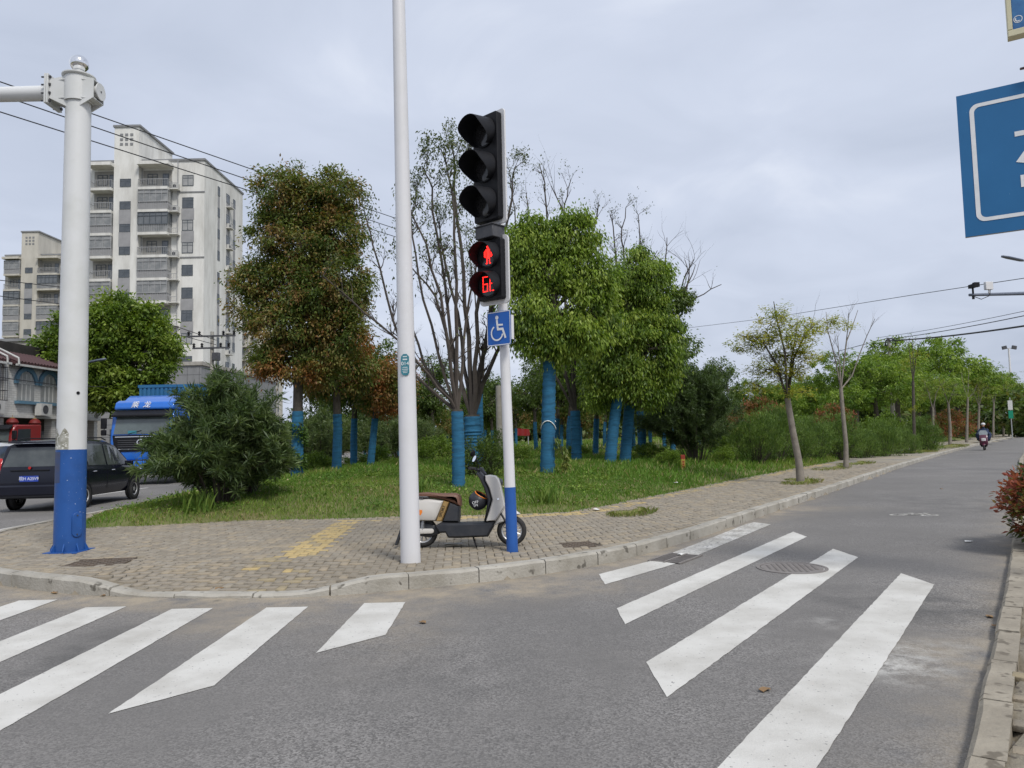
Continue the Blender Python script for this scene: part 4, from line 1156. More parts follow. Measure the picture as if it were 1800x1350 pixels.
# ------------------------------------------------------------------ cars
M['car_black'] = material('car_black', (0.005, 0.006, 0.014), .2, var=(0.008, 0.009, 0.018), scale=2, coat=.25, spec=.3)
M['car_white'] = material('car_white', (0.70, 0.71, 0.72), .2, var=(0.62, 0.63, 0.64), scale=2, coat=1.0)
M['plate_blue'] = material('plate_blue', (0.02, 0.06, 0.38), .4, var=(0.02, 0.05, 0.3), scale=9)
M['tail_red'] = material('tail_red', (0.45, 0.012, 0.012), .15, coat=.6, var=(0.3, 0.01, 0.01), scale=20)
M['lamp_clear'] = material('lamp_clear', (0.62, 0.60, 0.60), .12, coat=.6, var=(0.5, 0.48, 0.48), scale=30)
M['car_glass'] = material('car_glass', (0.035, 0.042, 0.045), .05, spec=.7, var=(0.09, 0.10, 0.10), scale=1.6, amount=.55)  # lighter blotches paint reflections into the dark glass
ST = [(-2.20, .45, .78, .84, .76, .70), (-2.17, .36, .95, 1.03, .83, .74), (-1.97, .31, 1.0, 1.63, .85, .66), (-1.6, .29, 1.0, 1.71, .855, .66), (-.7, .28, .99, 1.735, .86, .67), (.1, .28, .97, 1.71, .86, .67), (.6, .28, .96, 1.60, .855, .65), (1.3, .28, .95, 1.10, .845, .72), (1.75, .30, .90, 1.01, .82, .70), (2.08, .34, .78, .88, .75, .62), (2.2, .42, .68, .72, .62, .5)]
def stat(x):
    for a, b in zip(ST[:-1], ST[1:]):
        if a[0] <= x <= b[0]:
            t = (x - a[0]) / (b[0] - a[0]); return [a[i] + (b[i] - a[i]) * t for i in range(6)]
    return ST[-1]
def side_pt(x, t, off=.007):
    _, zb, zs, zr, wb, wr = stat(x)
    y0, z0_, y1, z1_ = wb - .015, zs, wr, zr - .05
    d = Vector((y1 - y0, z1_ - z0_)); n_ = Vector((d.y, -d.x)).normalized()
    return (x, y0 + d.x * t + n_.x * off, z0_ + d.y * t + n_.y * off)
def make_car(name, paint, label, loc, rz, plate=None):
    c = empty(name, loc, rz, label, 'car')
    rows_ = []
    for x, zb, zs, zr, wb, wr in ST:
        h = [(0, zb), (wb - .08, zb), (wb - .015, zb + .14), (wb, (zb + zs) / 2), (wb, zs - .08), (wb - .015, zs), (wr, zr - .05), (wr - .10, zr - .008), (wr * .5, zr + .012), (0, zr + .018)]
        rows_.append([(x, y, z) for y, z in h] + [(x, -y, z) for y, z in h[-2:0:-1]])
    n = len(rows_[0]); m = MB()
    fs = [(i * n + j, i * n + (j + 1) % n, (i + 1) * n + (j + 1) % n, (i + 1) * n + j) for i in range(len(rows_) - 1) for j in range(n)]
    fs += [tuple(range(n)), tuple((len(rows_) - 1) * n + j for j in range(n))]
    m.add([p for r_ in rows_ for p in r_], fs); bd = m.build('body', M[paint], c, smooth=38)
    for s in (-1, 1):
        for (a, b) in ((-1.88, -1.18), (-1.12, -.22), (-.14, .66)):
            m = MB(); xs = np.linspace(a, b, 5); vs = []
            for x in xs:
                for t in (.10, .90): p = side_pt(x, t); vs.append((p[0] + (.05 if (t > .5 and x == xs[0] and a < -1.8) else 0), s * p[1], p[2]))
            m.add(vs, [(2 * i, 2 * i + 2, 2 * i + 3, 2 * i + 1) for i in range(4)]); m.build('side_window', M['car_glass'], c)
        for x in (-1.15, -.18):
            m = MB(); m.tube([(x, s * (stat(x)[4] + .003), .42), (x, s * (stat(x)[4] + .003), .95)], .004, 4); m.build('door_seam', M['black_plastic'], c)
        for x in (-.85, .12):
            m = MB(); m.tube([(x - .09, s * (.865), .90), (x, s * .885, .905), (x + .09, s * .865, .90)], .011, 6); m.build('door_handle', M['chrome'], c, smooth=40)
        m = MB(); m.box((.78, s * .98, 1.06), (.10, .20, .14)); m.tube([(.74, s * .82, 1.02), (.78, s * .93, 1.03)], .02, 6); m.build('door_mirror', M[paint], c, bevel=.03)
        m = MB(); m.tube([(-1.7, s * .58, 1.74), (-1.5, s * .58, 1.775), (.0, s * .58, 1.775), (.25, s * .58, 1.71)], .016, 6); m.build('roof_rail', M['black_plastic'], c, smooth=40)
        m = MB(); m.prism([(-2.2, .84), (-2.12, .84), (-1.98, 1.28), (-2.06, 1.30), (-2.155, 1.1)], s * .70, s * .815, 'XZ'); tl = m.build('tail_light', M['tail_red'], c, bevel=.01)
        m = MB(); m.prism([(-2.206, .90), (-2.14, .90), (-2.10, 1.02), (-2.182, 1.02)], s * .705, s * .818, 'XZ'); m.build('reverse_lens', M['lamp_clear'], tl)
        m = MB(); m.box((2.02, s * .62, .80), (.26, .24, .14)); m.build('headlight', M['lamp_clear'], c, bevel=.03)
        for x in (-1.32, 1.38):
            m = MB(); m.lathe([(.365, -.012), (.365, .012)], (x, s * .848, .33), 28, 'Y'); m.build('wheel_arch', M['black_plastic'], c)
            wheel_parts(c, x, s * .80, .312, .312, .18, 5, rim_r=.6)
    def tail(z, off=.008):
        t = (z - 1.03) / (1.63 - 1.03); return -2.17 + .2 * t - off
    m = MB(); m.add([(tail(1.09), -.66, 1.09), (tail(1.09), .66, 1.09), (tail(1.55), .56, 1.55), (tail(1.55), -.56, 1.55)], [(0, 1, 2, 3)]); m.build('rear_window', M['car_glass'], c)
    m = MB(); m.add([(.72, -.62, 1.535), (.72, .62, 1.535), (1.25, .70, 1.155), (1.25, -.70, 1.155)], [(0, 1, 2, 3)]); m.build('windscreen', M['car_glass'], c)
    m = MB(); m.box((-2.06, 0, 1.675), (.2, 1.1, .035)); m.build('spoiler', M[paint], c, bevel=.012)
    m = MB(); m.box((-2.17, 0, .52), (.14, 1.62, .28)); m.build('rear_bumper', M[paint], c, bevel=.05)
    m = MB(); m.box((-2.18, 0, .37), (.10, 1.5, .07)); m.build('bumper_skirt', M['black_plastic'], c, bevel=.02)
    m = MB(); m.box((-2.196, 0, 1.0), (.02, .9, .03)); m.build('tailgate_trim', M['black_plastic'], c, bevel=.008)
    m = MB(); m.lathe([(.035, -.006), (.035, .006)], (-2.196, 0, 1.06), 12, 'X'); m.build('emblem', M['tail_red'], c)
    if plate:
        m = MB(); m.box((-2.215, -.0, .80), (.012, .44, .14)); pl = m.build('licence_plate', M['plate_blue'], c, bevel=.003)
        text_mesh(plate, .105, M['sign_white'], pl, (-2.2225, 0, .80), (R(90), 0, R(-90)), 'plate_number', .0008, sx=.92)
    return c
make_car('parked_van', 'car_black', 'black people carrier seen from behind on the left road', (-11.75, 20.05, 0), R(90 + 3), '皖H A25V9')
make_car('white_car', 'car_white', 'white car just showing at the left edge behind the black one', (-17.6, 24.0, 0), R(-91))

# ------------------------------------------------------------------ trucks
M['truck_blue'] = material('truck_blue', (0.012, 0.13, 0.52), .3, var=(0.012, 0.11, 0.45), scale=2, coat=.6)
M['box_blue'] = material('box_blue', (0.02, 0.12, 0.25), .55, var=(0.03, 0.14, 0.27), scale=2)
M['truck_red'] = material('truck_red', (0.22, 0.012, 0.012), .35, var=(0.17, 0.012, 0.012), scale=3, coat=.4)
M['windscreen'] = material('windscreen', (0.10, 0.125, 0.125), .04, spec=.8, var=(0.05, 0.06, 0.06), scale=1.2)
def make_truck(name, paint, boxmat, label, loc, rz, letters=None, s=1.0):
    t = empty(name, loc, rz, label, 'truck'); t.scale = (s, s, s)
    W = 1.22
    m = MB(); m.prism([(0.02, .95), (0, 1.2), (0, 1.95), (.16, 2.72), (.32, 2.92), (2.1, 2.95), (2.1, .95)], -W, W, 'YZ'); m.build('cab', M[paint], t, bevel=.06)
    m = MB(); m.add([(-1.08, -.018, 1.99), (1.08, -.018, 1.99), (1.02, .128, 2.68), (-1.02, .128, 2.68)], [(0, 1, 2, 3)]); ws_ = m.build('windscreen', M['windscreen'], t)
    for x in (-.5, .3):
        m = MB(); m.tube([(x, -.03, 1.99), (x + .5, -.005, 2.12)], .012, 5); m.build('wiper', M['black_plastic'], ws_)
    m = MB(); m.box((-.35, -.012, 2.06), (.34, .01, .12), Matrix.Rotation(R(-12), 3, 'X')); m.build('dash_card', M['teal'], ws_)
    m = MB(); m.prism([(.10, 2.70), (-.12, 2.66), (-.12, 2.74), (.22, 2.93)], -1.14, 1.14, 'YZ'); m.build('sun_visor', M['black_plastic'], t, bevel=.02)
    m = MB(); m.prism([(-1.03, 1.30), (1.03, 1.30), (1.12, 1.95), (-1.12, 1.95)], -.03, .0, 'XZ'); gr = m.build('grille', M['black_plastic'], t, bevel=.015)
    for z in (1.88, 1.40):
        m = MB(); m.bb((-1.0, -.045, z - .012), (1.0, -.03, z + .012)); m.build('chrome_strip', M['chrome'], gr)
    for z in (1.5, 1.58, 1.66, 1.74):
        m = MB(); m.bb((-.9, -.04, z - .012), (.9, -.03, z + .012)); m.build('grille_bar', M['dark_grey'], gr)
    m = MB(); n = 18; m.add([(r_ * math.cos(2 * math.pi * i / n), -.05, 1.66 + r_ * .8 * math.sin(2 * math.pi * i / n)) for i in range(n) for r_ in (.16, .12)], [(2 * i, 2 * ((i + 1) % n), 2 * ((i + 1) % n) + 1, 2 * i + 1) for i in range(n)])
    m.tube([(-.08, -.05, 1.6), (.02, -.05, 1.72), (.08, -.05, 1.62)], .018, 5); m.build('emblem', M['chrome'], gr)
    m = MB(); m.bb((-1.2, -.12, .45), (1.2, .3, .93)); bu = m.build('bumper', M[paint], t, bevel=.05)
    for q in (-1, 1):
        m = MB(); m.box((q * .92, -.125, .78), (.36, .03, .16)); m.build('headlight', M['lamp_clear'], bu, bevel=.02)
        m = MB(); m.tube([(q * 1.18, .1, 2.62), (q * 1.42, -.05, 2.60), (q * 1.42, -.06, 2.0), (q * 1.2, .06, 1.95)], .018, 6); ma = m.build('mirror_arm', M['black_plastic'], t)
        m = MB(); m.box((q * 1.43, -.07, 2.42), (.22, .10, .42)); m.build('mirror', M['black_plastic'], ma, bevel=.03)
        m = MB(); m.box((q * 1.43, -.07, 2.06), (.2, .10, .22)); m.build('mirror', M['black_plastic'], ma, bevel=.03)
        m = MB(); m.prism([(.35, 1.95), (.45, 2.7), (1.3, 2.72), (1.3, 1.95)], q * (W + .002), q * (W + .012), 'YZ'); m.build('side_window', M['glass_dark'], t)
        for y in (1.2, 5.6, 6.9):
            wheel_parts(t, q * 1.02, y, .5, .5, .3, 6, axis='X', rim='galv', rim_r=.6)
    if letters:
        m = MB(); m.prism([(.22, 2.95), (.28, 3.10), (.42, 3.20), (1.1, 3.55), (2.0, 3.58), (2.0, 2.95)], -1.05, 1.05, 'YZ'); rf = m.build('roof_fairing', M[paint], t, bevel=.06)
        m = MB(); m.prism([(.20, 2.94), (.16, 3.02), (.26, 3.24), (.5, 3.34), (.5, 2.94)], -1.16, 1.16, 'YZ'); m.build('fairing_lip', M[paint], t, bevel=.05)
        text_mesh(letters, .30, M['sign_white'], rf, (-.12, .185, 3.13), (R(90 - 24), 0, 0), 'lettering', .004, shear=.15)
    if boxmat:
        m = MB(); m.bb((-1.24, 2.35, 1.15), (1.24, 8.6, 4.05)); bx2 = m.build('cargo_box', M[boxmat], t)
        for i in range(14):
            x = -1.17 + 2.34 * i / 13
            m = MB(); m.bb((x - .05, 2.31, 1.25), (x + .05, 2.348, 3.95)); m.build('corrugation', M[boxmat], bx2)
        for i in range(24):
            y = 2.5 + 6.0 * i / 23
            for q in (-1, 1):
                m = MB(); m.bb((q * 1.242, y - .06, 1.25), (q * 1.275, y + .06, 3.95)); m.build('corrugation', M[boxmat], bx2)
        m = MB(); m.bb((-1.28, 2.30, 3.97), (1.28, 2.4, 4.09)); m.bb((-1.28, 2.4, 4.052), (-1.2, 8.65, 4.09)); m.bb((1.2, 2.4, 4.052), (1.28, 8.65, 4.09)); m.build('top_rail', M[boxmat], bx2)
    m = MB(); m.bb((-.45, .3, .6), (.45, 8.5, .9)); m.build('chassis', M['black_plastic'], t)
    return t
make_truck('cargo_truck', 'truck_blue', 'box_blue', 'bright blue truck facing us behind the dark oleander bush', (-14.55, 29.0, 0), R(1), '乘  龙')
make_truck('red_truck', 'truck_red', None, 'dark red truck cab at the left edge below the lanterns', (-22.2, 31.3, .02), R(-4), None, .86)

# ------------------------------------------------------------------ distant rider on a scooter
rp_ = Vector((31.0, 48.9, 0)); hd = math.atan2(-.82, -.57)
rs_ = empty('ridden_scooter', rp_, hd, 'plum coloured scooter with windscreen ridden towards us', 'scooter')
M['plum'] = material('plum', (0.10, 0.02, 0.045), .3, var=(0.07, 0.016, 0.035), scale=4, coat=.5)
M['navy_cloth'] = material('navy_cloth', (0.018, 0.03, 0.075), .85, var=(0.03, 0.045, 0.09), scale=5, bump=.3)
M['skin'] = material('skin', (0.48, 0.28, 0.20), .55, var=(0.42, 0.24, 0.17), scale=12)
M['hair'] = material('hair', (0.012, 0.01, 0.01), .6, var=(0.02, 0.018, 0.016), scale=30)
wheel_parts(rs_, .62, 0, .22, .22, .10, 8)
wheel_parts(rs_, -.60, 0, .22, .22, .11, 8)
def rpart(name, pl, w, mat, inset=.03, y0=0.0):
    m = MB(); m.prism(pl, y0 - w / 2, y0 + w / 2, 'XZ', inset=inset); return m.build(name, M[mat], rs_, smooth=35)
rpart('front_cowl', [(.30, .40), (.50, .30), (.62, .45), (.66, .62), (.56, .92), (.46, 1.02), (.38, .98), (.34, .7)], .48, 'plum', .09)
rpart('headlight', [(.60, .62), (.672, .62), (.66, .78), (.60, .80)], .26, 'lamp_clear', .03)
rpart('lower_cowl', [(.2, .24), (.5, .22), (.56, .32), (.45, .42), (.2, .4)], .34, 'black_plastic', .04)
rpart('front_fender', [(.42, .38), (.62, .47), (.82, .38), (.84, .33), (.62, .42), (.44, .33)], .14, 'plum', .02)
rpart('floorboard', [(-.25, .24), (.35, .24), (.35, .33), (-.25, .33)], .36, 'black_plastic', .02)
rpart('rear_body', [(-.25, .3), (-.2, .62), (-.75, .72), (-.95, .62), (-.8, .4)], .36, 'plum', .06)
rpart('seat', [(-.15, .64), (-.2, .74), (-.8, .80), (-.85, .72), (-.5, .68)], .32, 'black_plastic', .04)
m = MB(); m.tube([(.32, -.36, 1.02), (.40, -.12, .99), (.40, .12, .99), (.32, .36, 1.02)], .018, 8); m.build('handlebar', M['black_plastic'], rs_, smooth=40)
M['screen_clear'] = material('screen_clear', (0.40, 0.45, 0.48), .1, spec=.6, var=(0.3, 0.34, 0.37), scale=4)
m = MB(); m.prism([(-.22, .98), (.22, .98), (.25, 1.15), (.14, 1.30), (-.14, 1.30), (-.25, 1.15)], .46, .47, 'YZ'); m.build('windscreen', M['screen_clear'], rs_)
for q in (-1, 1):
    m = MB(); m.tube([(.36, q * .25, 1.02), (.38, q * .34, 1.2)], .008, 5); m.box((.38, q * .36, 1.24), (.03, .12, .09)); m.build('mirror', M['black_plastic'], rs_)
rd = empty('person', rp_, hd, 'rider in a navy coat and white helmet coming down the right road', 'person')
me = bpy.data.meshes.new('body'); 
J = [((-.38, 0, .82), .15), ((-.34, 0, 1.05), .15), ((-.28, 0, 1.30), .17), ((-.25, 0, 1.42), .09), ((-.22, 0, 1.52), .055), ((-.19, 0, 1.60), .075), ((-.18, 0, 1.70), .06),
     ((-.24, .20, 1.36), .075), ((-.06, .33, 1.14), .06), ((.28, .32, 1.05), .04), ((.36, .31, 1.04), .03), ((-.24, -.20, 1.36), .075), ((-.06, -.33, 1.14), .06), ((.28, -.32, 1.05), .04), ((.36, -.31, 1.04), .03),
     ((-.32, .12, .80), .11), ((.10, .17, .80), .085), ((.06, .15, .42), .055), ((.18, .15, .36), .04), ((-.32, -.12, .80), .11), ((.10, -.17, .80), .085), ((.06, -.15, .42), .055), ((.18, -.15, .36), .04)]
Eg = [(0, 1), (1, 2), (2, 3), (3, 4), (4, 5), (5, 6), (2, 7), (7, 8), (8, 9), (9, 10), (2, 11), (11, 12), (12, 13), (13, 14), (0, 15), (15, 16), (16, 17), (17, 18), (0, 19), (19, 20), (20, 21), (21, 22)]
me.from_pydata([j[0] for j in J], Eg, [])
po = link('body', me, rd); po.data.materials.append(M['navy_cloth'])
sk = po.modifiers.new('skin', 'SKIN'); sl = me.skin_vertices[0].data
for i, j in enumerate(J): sl[i].radius = (j[1], j[1])
sl[0].use_root = True
sub = po.modifiers.new('sub', 'SUBSURF'); sub.levels = 1; sub.render_levels = 1
m = MB(); m.lathe([(.001, -.11), (.055, -.10), (.08, -.04), (.085, .02), (.07, .08), (.001, .10)], (-.165, 0, 1.63), 16, cap=False); fc = m.build('face', M['skin'], rd, smooth=60)
for q in (-1, 1):
    m = MB(); m.lathe([(.011, -.004), (.011, .004)], (-.084, q * .03, 1.64), 8, 'X'); m.build('eye', M['hair'], fc)
m = MB(); m.prism([(-.085, 1.60), (-.062, 1.60), (-.082, 1.64)], -.012, .012); m.build('nose', M['skin'], fc)
m = MB(); m.bb((-.092, -.025, 1.572), (-.083, .025, 1.58)); m.build('mouth', M['red_paint'], fc)
m = MB(); m.lathe([(.12, .01), (.13, .04), (.12, .08), (.085, .125), (.001, .14)], (-.19, 0, 1.66), 20, cap=False); m.build('helmet', M['white_paint'], rd, smooth=60)
m = MB(); vs = []
for i in range(9):
    a = -1 + 2 * i / 8
    for x, z, w in ((-.02, 1.36, .22), (.30, 1.10, .46), (.34, .86, .42), (.30, .62, .30)): vs.append((x - .12 * a * a, a * w, z - .04 * abs(a)))
m.add(vs, [(i * 4 + j, i * 4 + j + 1, (i + 1) * 4 + j + 1, (i + 1) * 4 + j) for i in range(8) for j in range(3)]); rb = m.build('wind_apron', M['navy_cloth'], rd, smooth=60)
rb.modifiers.new('thick', 'SOLIDIFY').thickness = .03
# ------------------------------------------------------------------ buildings
def streaky(name, a, b, stretch=(.5, .5, .12), scale=1.0, lo=.42, hi=.68, c=None, rough=.85):
    m = bpy.data.materials.new(name); m.use_nodes = True
    n = m.node_tree; bs_ = n.nodes['Principled BSDF']; bs_.inputs['Roughness'].default_value = rough; bs_.inputs['Specular IOR Level'].default_value = .25
    t = n.nodes.new('ShaderNodeTexCoord'); mp = n.nodes.new('ShaderNodeMapping'); mp.inputs['Scale'].default_value = stretch
    n.links.new(t.outputs['Object'], mp.inputs['Vector'])
    no = n.nodes.new('ShaderNodeTexNoise'); no.inputs['Scale'].default_value = scale; no.inputs['Detail'].default_value = 8; no.inputs['Roughness'].default_value = .68
    n.links.new(mp.outputs[0], no.inputs['Vector'])
    mr = n.nodes.new('ShaderNodeMapRange'); mr.inputs['From Min'].default_value = lo; mr.inputs['From Max'].default_value = hi
    n.links.new(no.outputs['Fac'], mr.inputs['Value'])
    mx_ = n.nodes.new('ShaderNodeMix'); mx_.data_type = 'RGBA'; mx_.inputs['A'].default_value = (*a, 1); mx_.inputs['B'].default_value = (*b, 1)
    n.links.new(mr.outputs[0], mx_.inputs['Factor']); n.links.new(mx_.outputs['Result'], bs_.inputs['Base Color'])
    return m
M['facade'] = streaky('facade', (0.70, 0.695, 0.66), (0.49, 0.48, 0.445))
M['facade_warm'] = streaky('facade_warm', (0.53, 0.505, 0.445), (0.40, 0.38, 0.33))
M['facade_grey'] = streaky('facade_grey', (0.24, 0.245, 0.25), (0.17, 0.172, 0.175))
M['brick_panel'] = material('brick_panel', (0.31, 0.31, 0.315), .85, var=(0.25, 0.25, 0.255), scale=1.2)
M['win_frame'] = material('win_frame', (0.07, 0.085, 0.10), .4, var=(0.1, 0.11, 0.12), scale=3)
M['pane'] = material('pane', (0.05, 0.06, 0.07), .06, spec=.8, var=(0.17, 0.18, 0.185), scale=.3, amount=.5)
M['curtain_pane'] = material('curtain_pane', (0.36, 0.36, 0.35), .15, spec=.6, var=(0.12, 0.13, 0.135), scale=.5, amount=.5)
M['recess'] = material('recess', (0.30, 0.29, 0.265), .9, var=(0.22, 0.21, 0.19), scale=.8)
M['railing_grey'] = material('railing_grey', (0.34, 0.345, 0.35), .6, var=(0.26, 0.265, 0.27), scale=2)
M['ac_white'] = material('ac_white', (0.5, 0.5, 0.48), .6, var=(0.38, 0.38, 0.36), scale=3)
_cache = {}
def cached(key, fn):
    if key not in _cache: _cache[key] = fn()
    return _cache[key]
def mesh_window(w, h):
    def f():
        m = MB(); t = .07
        m.bb((0, -.06, 0), (w, 0, t)); m.bb((0, -.06, h - t), (w, 0, h)); m.bb((0, -.06, t), (t, 0, h - t)); m.bb((w - t, -.06, t), (w, 0, h - t)); m.bb((w / 2 - .03, -.06, t), (w / 2 + .03, 0, h - t)); m.bb((t, -.055, h * .7), (w / 2 - .03, 0, h * .7 + .05)); m.bb((w / 2 + .03, -.055, h * .7), (w - t, 0, h * .7 + .05))
        return m.mesh('window', M['win_frame'])
    return cached(('win', round(w, 2), round(h, 2)), f)
def mesh_pane(w, h, mat):
    return cached(('pane', round(w, 2), round(h, 2), mat), lambda: MB().bb((.04, -.035, .04), (w - .04, -.001, h - .04)).mesh('pane', M[mat]))
def mesh_box(name, w, d, h, mat):
    return cached((name, round(w, 2), round(d, 2), round(h, 2), mat), lambda: MB().bb((0, -d, 0), (w, 0, h)).mesh(name, M[mat]))
def mesh_railing(w, d, h=1.05, mat='railing_grey', side=True):
    def f():
        m = MB(); m.bb((0, -d, h - .06), (w, -d + .05, h)); m.bb((0, -d, .06), (w, -d + .04, .1))
        k = int(w / .22)
        for i in range(k + 1): m.bb((w * i / k - .018, -d + .005, .1), (w * i / k + .018, -d + .03, h - .06))
        if side:
            for x in (0, w): m.bb((x - .025, -d + .05, h - .06), (x + .025, 0, h)); [m.bb((x - .012, -d + d * j / 6 - .015, .06), (x + .012, -d + d * j / 6 + .015, h - .06)) for j in range(1, 6)]
        return m.mesh('railing', M[mat])
    return cached(('rail', round(w, 2), round(d, 2), mat, side), f)
def mesh_glazing(w, d, h, mat='win_frame'):
    def f():
        m = MB(); k = max(3, int(w / .75))
        for i in range(k + 1): m.bb((w * i / k - .03, -d, 0), (w * i / k + .03, -d + .06, h))
        m.bb((0, -d - .01, h - .08), (w, -d + .05, h)); m.bb((0, -d - .01, 0), (w, -d + .05, .08)); m.bb((0, -d - .008, h * .68), (w, -d + .045, h * .68 + .05))
        for x in (0, w):
            m.bb((x - .03, -.06, 0), (x + .03, 0, h)); m.bb((x - .03, -d + .06, h - .08), (x + .03, -.06, h)); m.bb((x - .025, -d * .5 - .03, 0), (x + .025, -d * .5 + .03, h - .08))
        return m.mesh('glazing_frame', M[mat])
    return cached(('glz', round(w, 2), round(d, 2), round(h, 2), mat), f)
def window(parent, x, y, z, w, h, mat='pane', rz=0.0):
    o = link('window', mesh_window(w, h), parent, (x, y, z), (0, 0, rz)); link('pane', mesh_pane(w, h, mat), o); return o
def mesh_ac():
    def f():
        m = MB(); m.bb((0, -.34, 0), (.85, 0, .6)); return m.mesh('air_conditioner', M['ac_white'])
    return cached('ac', f)
def mesh_fan():
    return cached('fan', lambda: MB().lathe([(.22, -.345), (.22, -.355), (.19, -.355), (.19, -.345)], (.32, 0, .3), 14, 'Y', cap=False).lathe([(.19, -.342), (.0, -.343)], (.32, 0, .3), 14, 'Y', cap=False).mesh('fan_grille', M['dark_grey']))
def air_con(parent, x, y, z, rz=0.0):
    o = link('air_conditioner', mesh_ac(), parent, (x, y, z), (0, 0, rz)); link('fan_grille', mesh_fan(), o)
def cxl(c): return (c - 1010) * .0262
def czl(c): return 1.55 + (1687 - c) * .0262
FH = 113 * .0262
def apartment(loc, label, wall='facade', rows=12, patt_r='ogpoggogpogg', patt_l='ooggogopgogg', dz=0.0, seed=1):
    r_ = random.Random(seed)
    b = empty('apartment_block', loc, 0, label, 'building', 'apartment blocks')
    top = czl(283) - dz; depth = 13.6
    xl, xr = cxl(440), 0.0
    m = MB(); m.bb((xl, 0, 0), (xr, depth, top)); m.build('wall', M[wall], b)
    sx0, sx1 = cxl(578), cxl(700)
    m = MB(); m.bb((sx0, -.9, 0), (sx1, -.003, top + .01)); m.build('stair_tower', M[wall], b)
    m = MB(); m.prism([(-.9, top + .01), (-.9, czl(118) - dz), (8.4, czl(118) - dz), (8.4, top + .01)], sx0, sx1, 'YZ'); pent = m.build('penthouse', M[wall], b)
    m = MB(); m.bb((sx0 - .15, -1.05, czl(118) - dz), (sx1 + .2, 8.6, czl(108) - dz)); m.build('penthouse_cap', M['facade_grey'], pent)
    m = MB(); m.bb((sx1 + .004, 3.4, top), (sx1 + 2.2, 8.2, top + 1.3)); m.build('plant_room', M[wall], pent)
    for i in range(3):
        for j in range(3):
            link('vent_block', mesh_box('vent_block', .38, .04, .34, 'facade_grey'), pent, (cxl(606 + i * 25), -.9, czl(190 + 0) - .9 + (j) * .62 - dz + .35))
    for x0, x1 in ((xl - .12, sx0 - .004), (sx1 + .004, xr + .12)):
        m = MB(); m.bb((x0, -.15, top), (x1, depth + .15, top + .28)); m.build('parapet', M['facade_grey'], b)
    # floors
    for k in range(rows):
        zf = czl(433 + 113 * k) - dz                     # slab level of this row
        if zf < 1.0: break
        # right balcony
        for side, x0, x1, pat in (('r', cxl(705), cxl(850), patt_r[k % len(patt_r)]), ('l', cxl(462), cxl(575), patt_l[k % len(patt_l)])):
            w = x1 - x0; d = 1.35
            bal = link('balcony', mesh_box('balcony', w, d, .34, wall), b, (x0, 0, zf - .17))
            link('back_wall', mesh_box('back_wall', w - .1, .02, FH - .4, 'recess' if pat == 'o' else 'pane'), bal, (.05, -.004, .35)) if pat == 'o' else None
            link('railing', mesh_railing(w, d - .06, mat='railing_grey'), bal, (0, 0, .34))
            if pat == 'o':
                dd = link('door', mesh_box('door', .8, .05, 2.1, 'win_frame'), bal, (w * .68, -.03, .36)); link('pane', mesh_box('pane', .6, .01, 1.8, 'pane'), dd, (.1, -.052, .15))
                link('window', mesh_window(1.3, 1.4), bal, (w * .16, -.03, 1.05))
            else:
                h = FH - .34 - 1.0
                gl = link('glazing', mesh_box('glazing', w, d - .12, h, 'curtain_pane' if pat == 'g' else 'pane'), bal, (0, 0, 1.34)); link('glazing_frame', mesh_glazing(w, d - .06, h, 'railing_grey' if pat == 'g' else 'win_frame'), gl)
                link('panel', mesh_box('panel', w - .02, d - .16, 1.0, 'brick_panel' if pat == 'g' else 'curtain_pane'), bal, (.01, 0, .34))
            if side == 'r' and r_.random() < .45: air_con(b, x1 + .15, -.08, zf + .2)
        # balcony head ledge on the right side of the right balcony
        link('ac_ledge', mesh_box('ac_ledge', 1.1, .9, .12, wall), b, (cxl(850) + .01, 0, zf - .06))
        link('ledge_rail', mesh_railing(1.1, .88, .7, side=False), b, (cxl(850) + .01, 0, zf + .07))
        # stair and bedroom windows
        zc = czl(400 + 113 * k) - dz
        window(b, cxl(609), -.9, zc - .52, cxl(663) - cxl(609), 1.05)
        zc2 = czl(382 + 113 * k) - dz
        window(b, cxl(901), 0, zc2 - .72, cxl(956) - cxl(901), 1.42, 'pane' if r_.random() < .6 else 'curtain_pane')
        if k not in (0, 4, 8):
            link('spandrel', mesh_box('spandrel', cxl(664) - cxl(606), .03, FH - 1.1, 'brick_panel'), b, (cxl(606), -.9, zc + .53)) if k not in (1,) else None
            link('spandrel', mesh_box('spandrel', cxl(960) - cxl(897), .03, FH - 1.46, 'brick_panel'), b, (cxl(897), 0, zc2 + .71)) if k not in (1, 5, 9) else None
        for y, w, has in ((4.3, .7, 0), (7.3, 1.2, 1), (9.8, .8, 0)):
            window(b, xr, y, zc2 - .6, w, 1.3, 'pane', R(90))
            if k % 4: link('spandrel', mesh_box('spandrel', w, .03, FH - 1.4, 'brick_panel'), b, (xr, y, zc2 + .72), (0, 0, R(90)))
            if has: link('ac_ledge', mesh_box('ac_ledge', 1.3, .7, .1, wall), b, (xr, y, zc2 - 1.3), (0, 0, R(90))); link('ledge_rail', mesh_railing(1.3, .68, .6, side=False), b, (xr, y, zc2 - 1.19), (0, 0, R(90)))
            if has and r_.random() < .6: air_con(b, xr, y + .2, zc2 - 1.18, R(90))
    for x0, x1 in ((cxl(455), cxl(577)), (cxl(703), cxl(858))):
        m = MB(); m.bb((x0, -1.7, czl(318) - dz), (x1, -.004, czl(302) - dz)); m.build('canopy', M[wall], b)
    for z in (441, 770): 
        m = MB(); m.bb((cxl(884), -.08, czl(z + 3) - dz), (cxl(1010) + .05, -.003, czl(z - 3) - dz)); m.build('string_course', M['facade_grey'], b)
    for xx in (cxl(880), cxl(702)):
        m = MB(); m.tube([(xx, -.12, 2), (xx, -.12, top)], .06, 6); m.build('downpipe', M['railing_grey'], b)
    return b
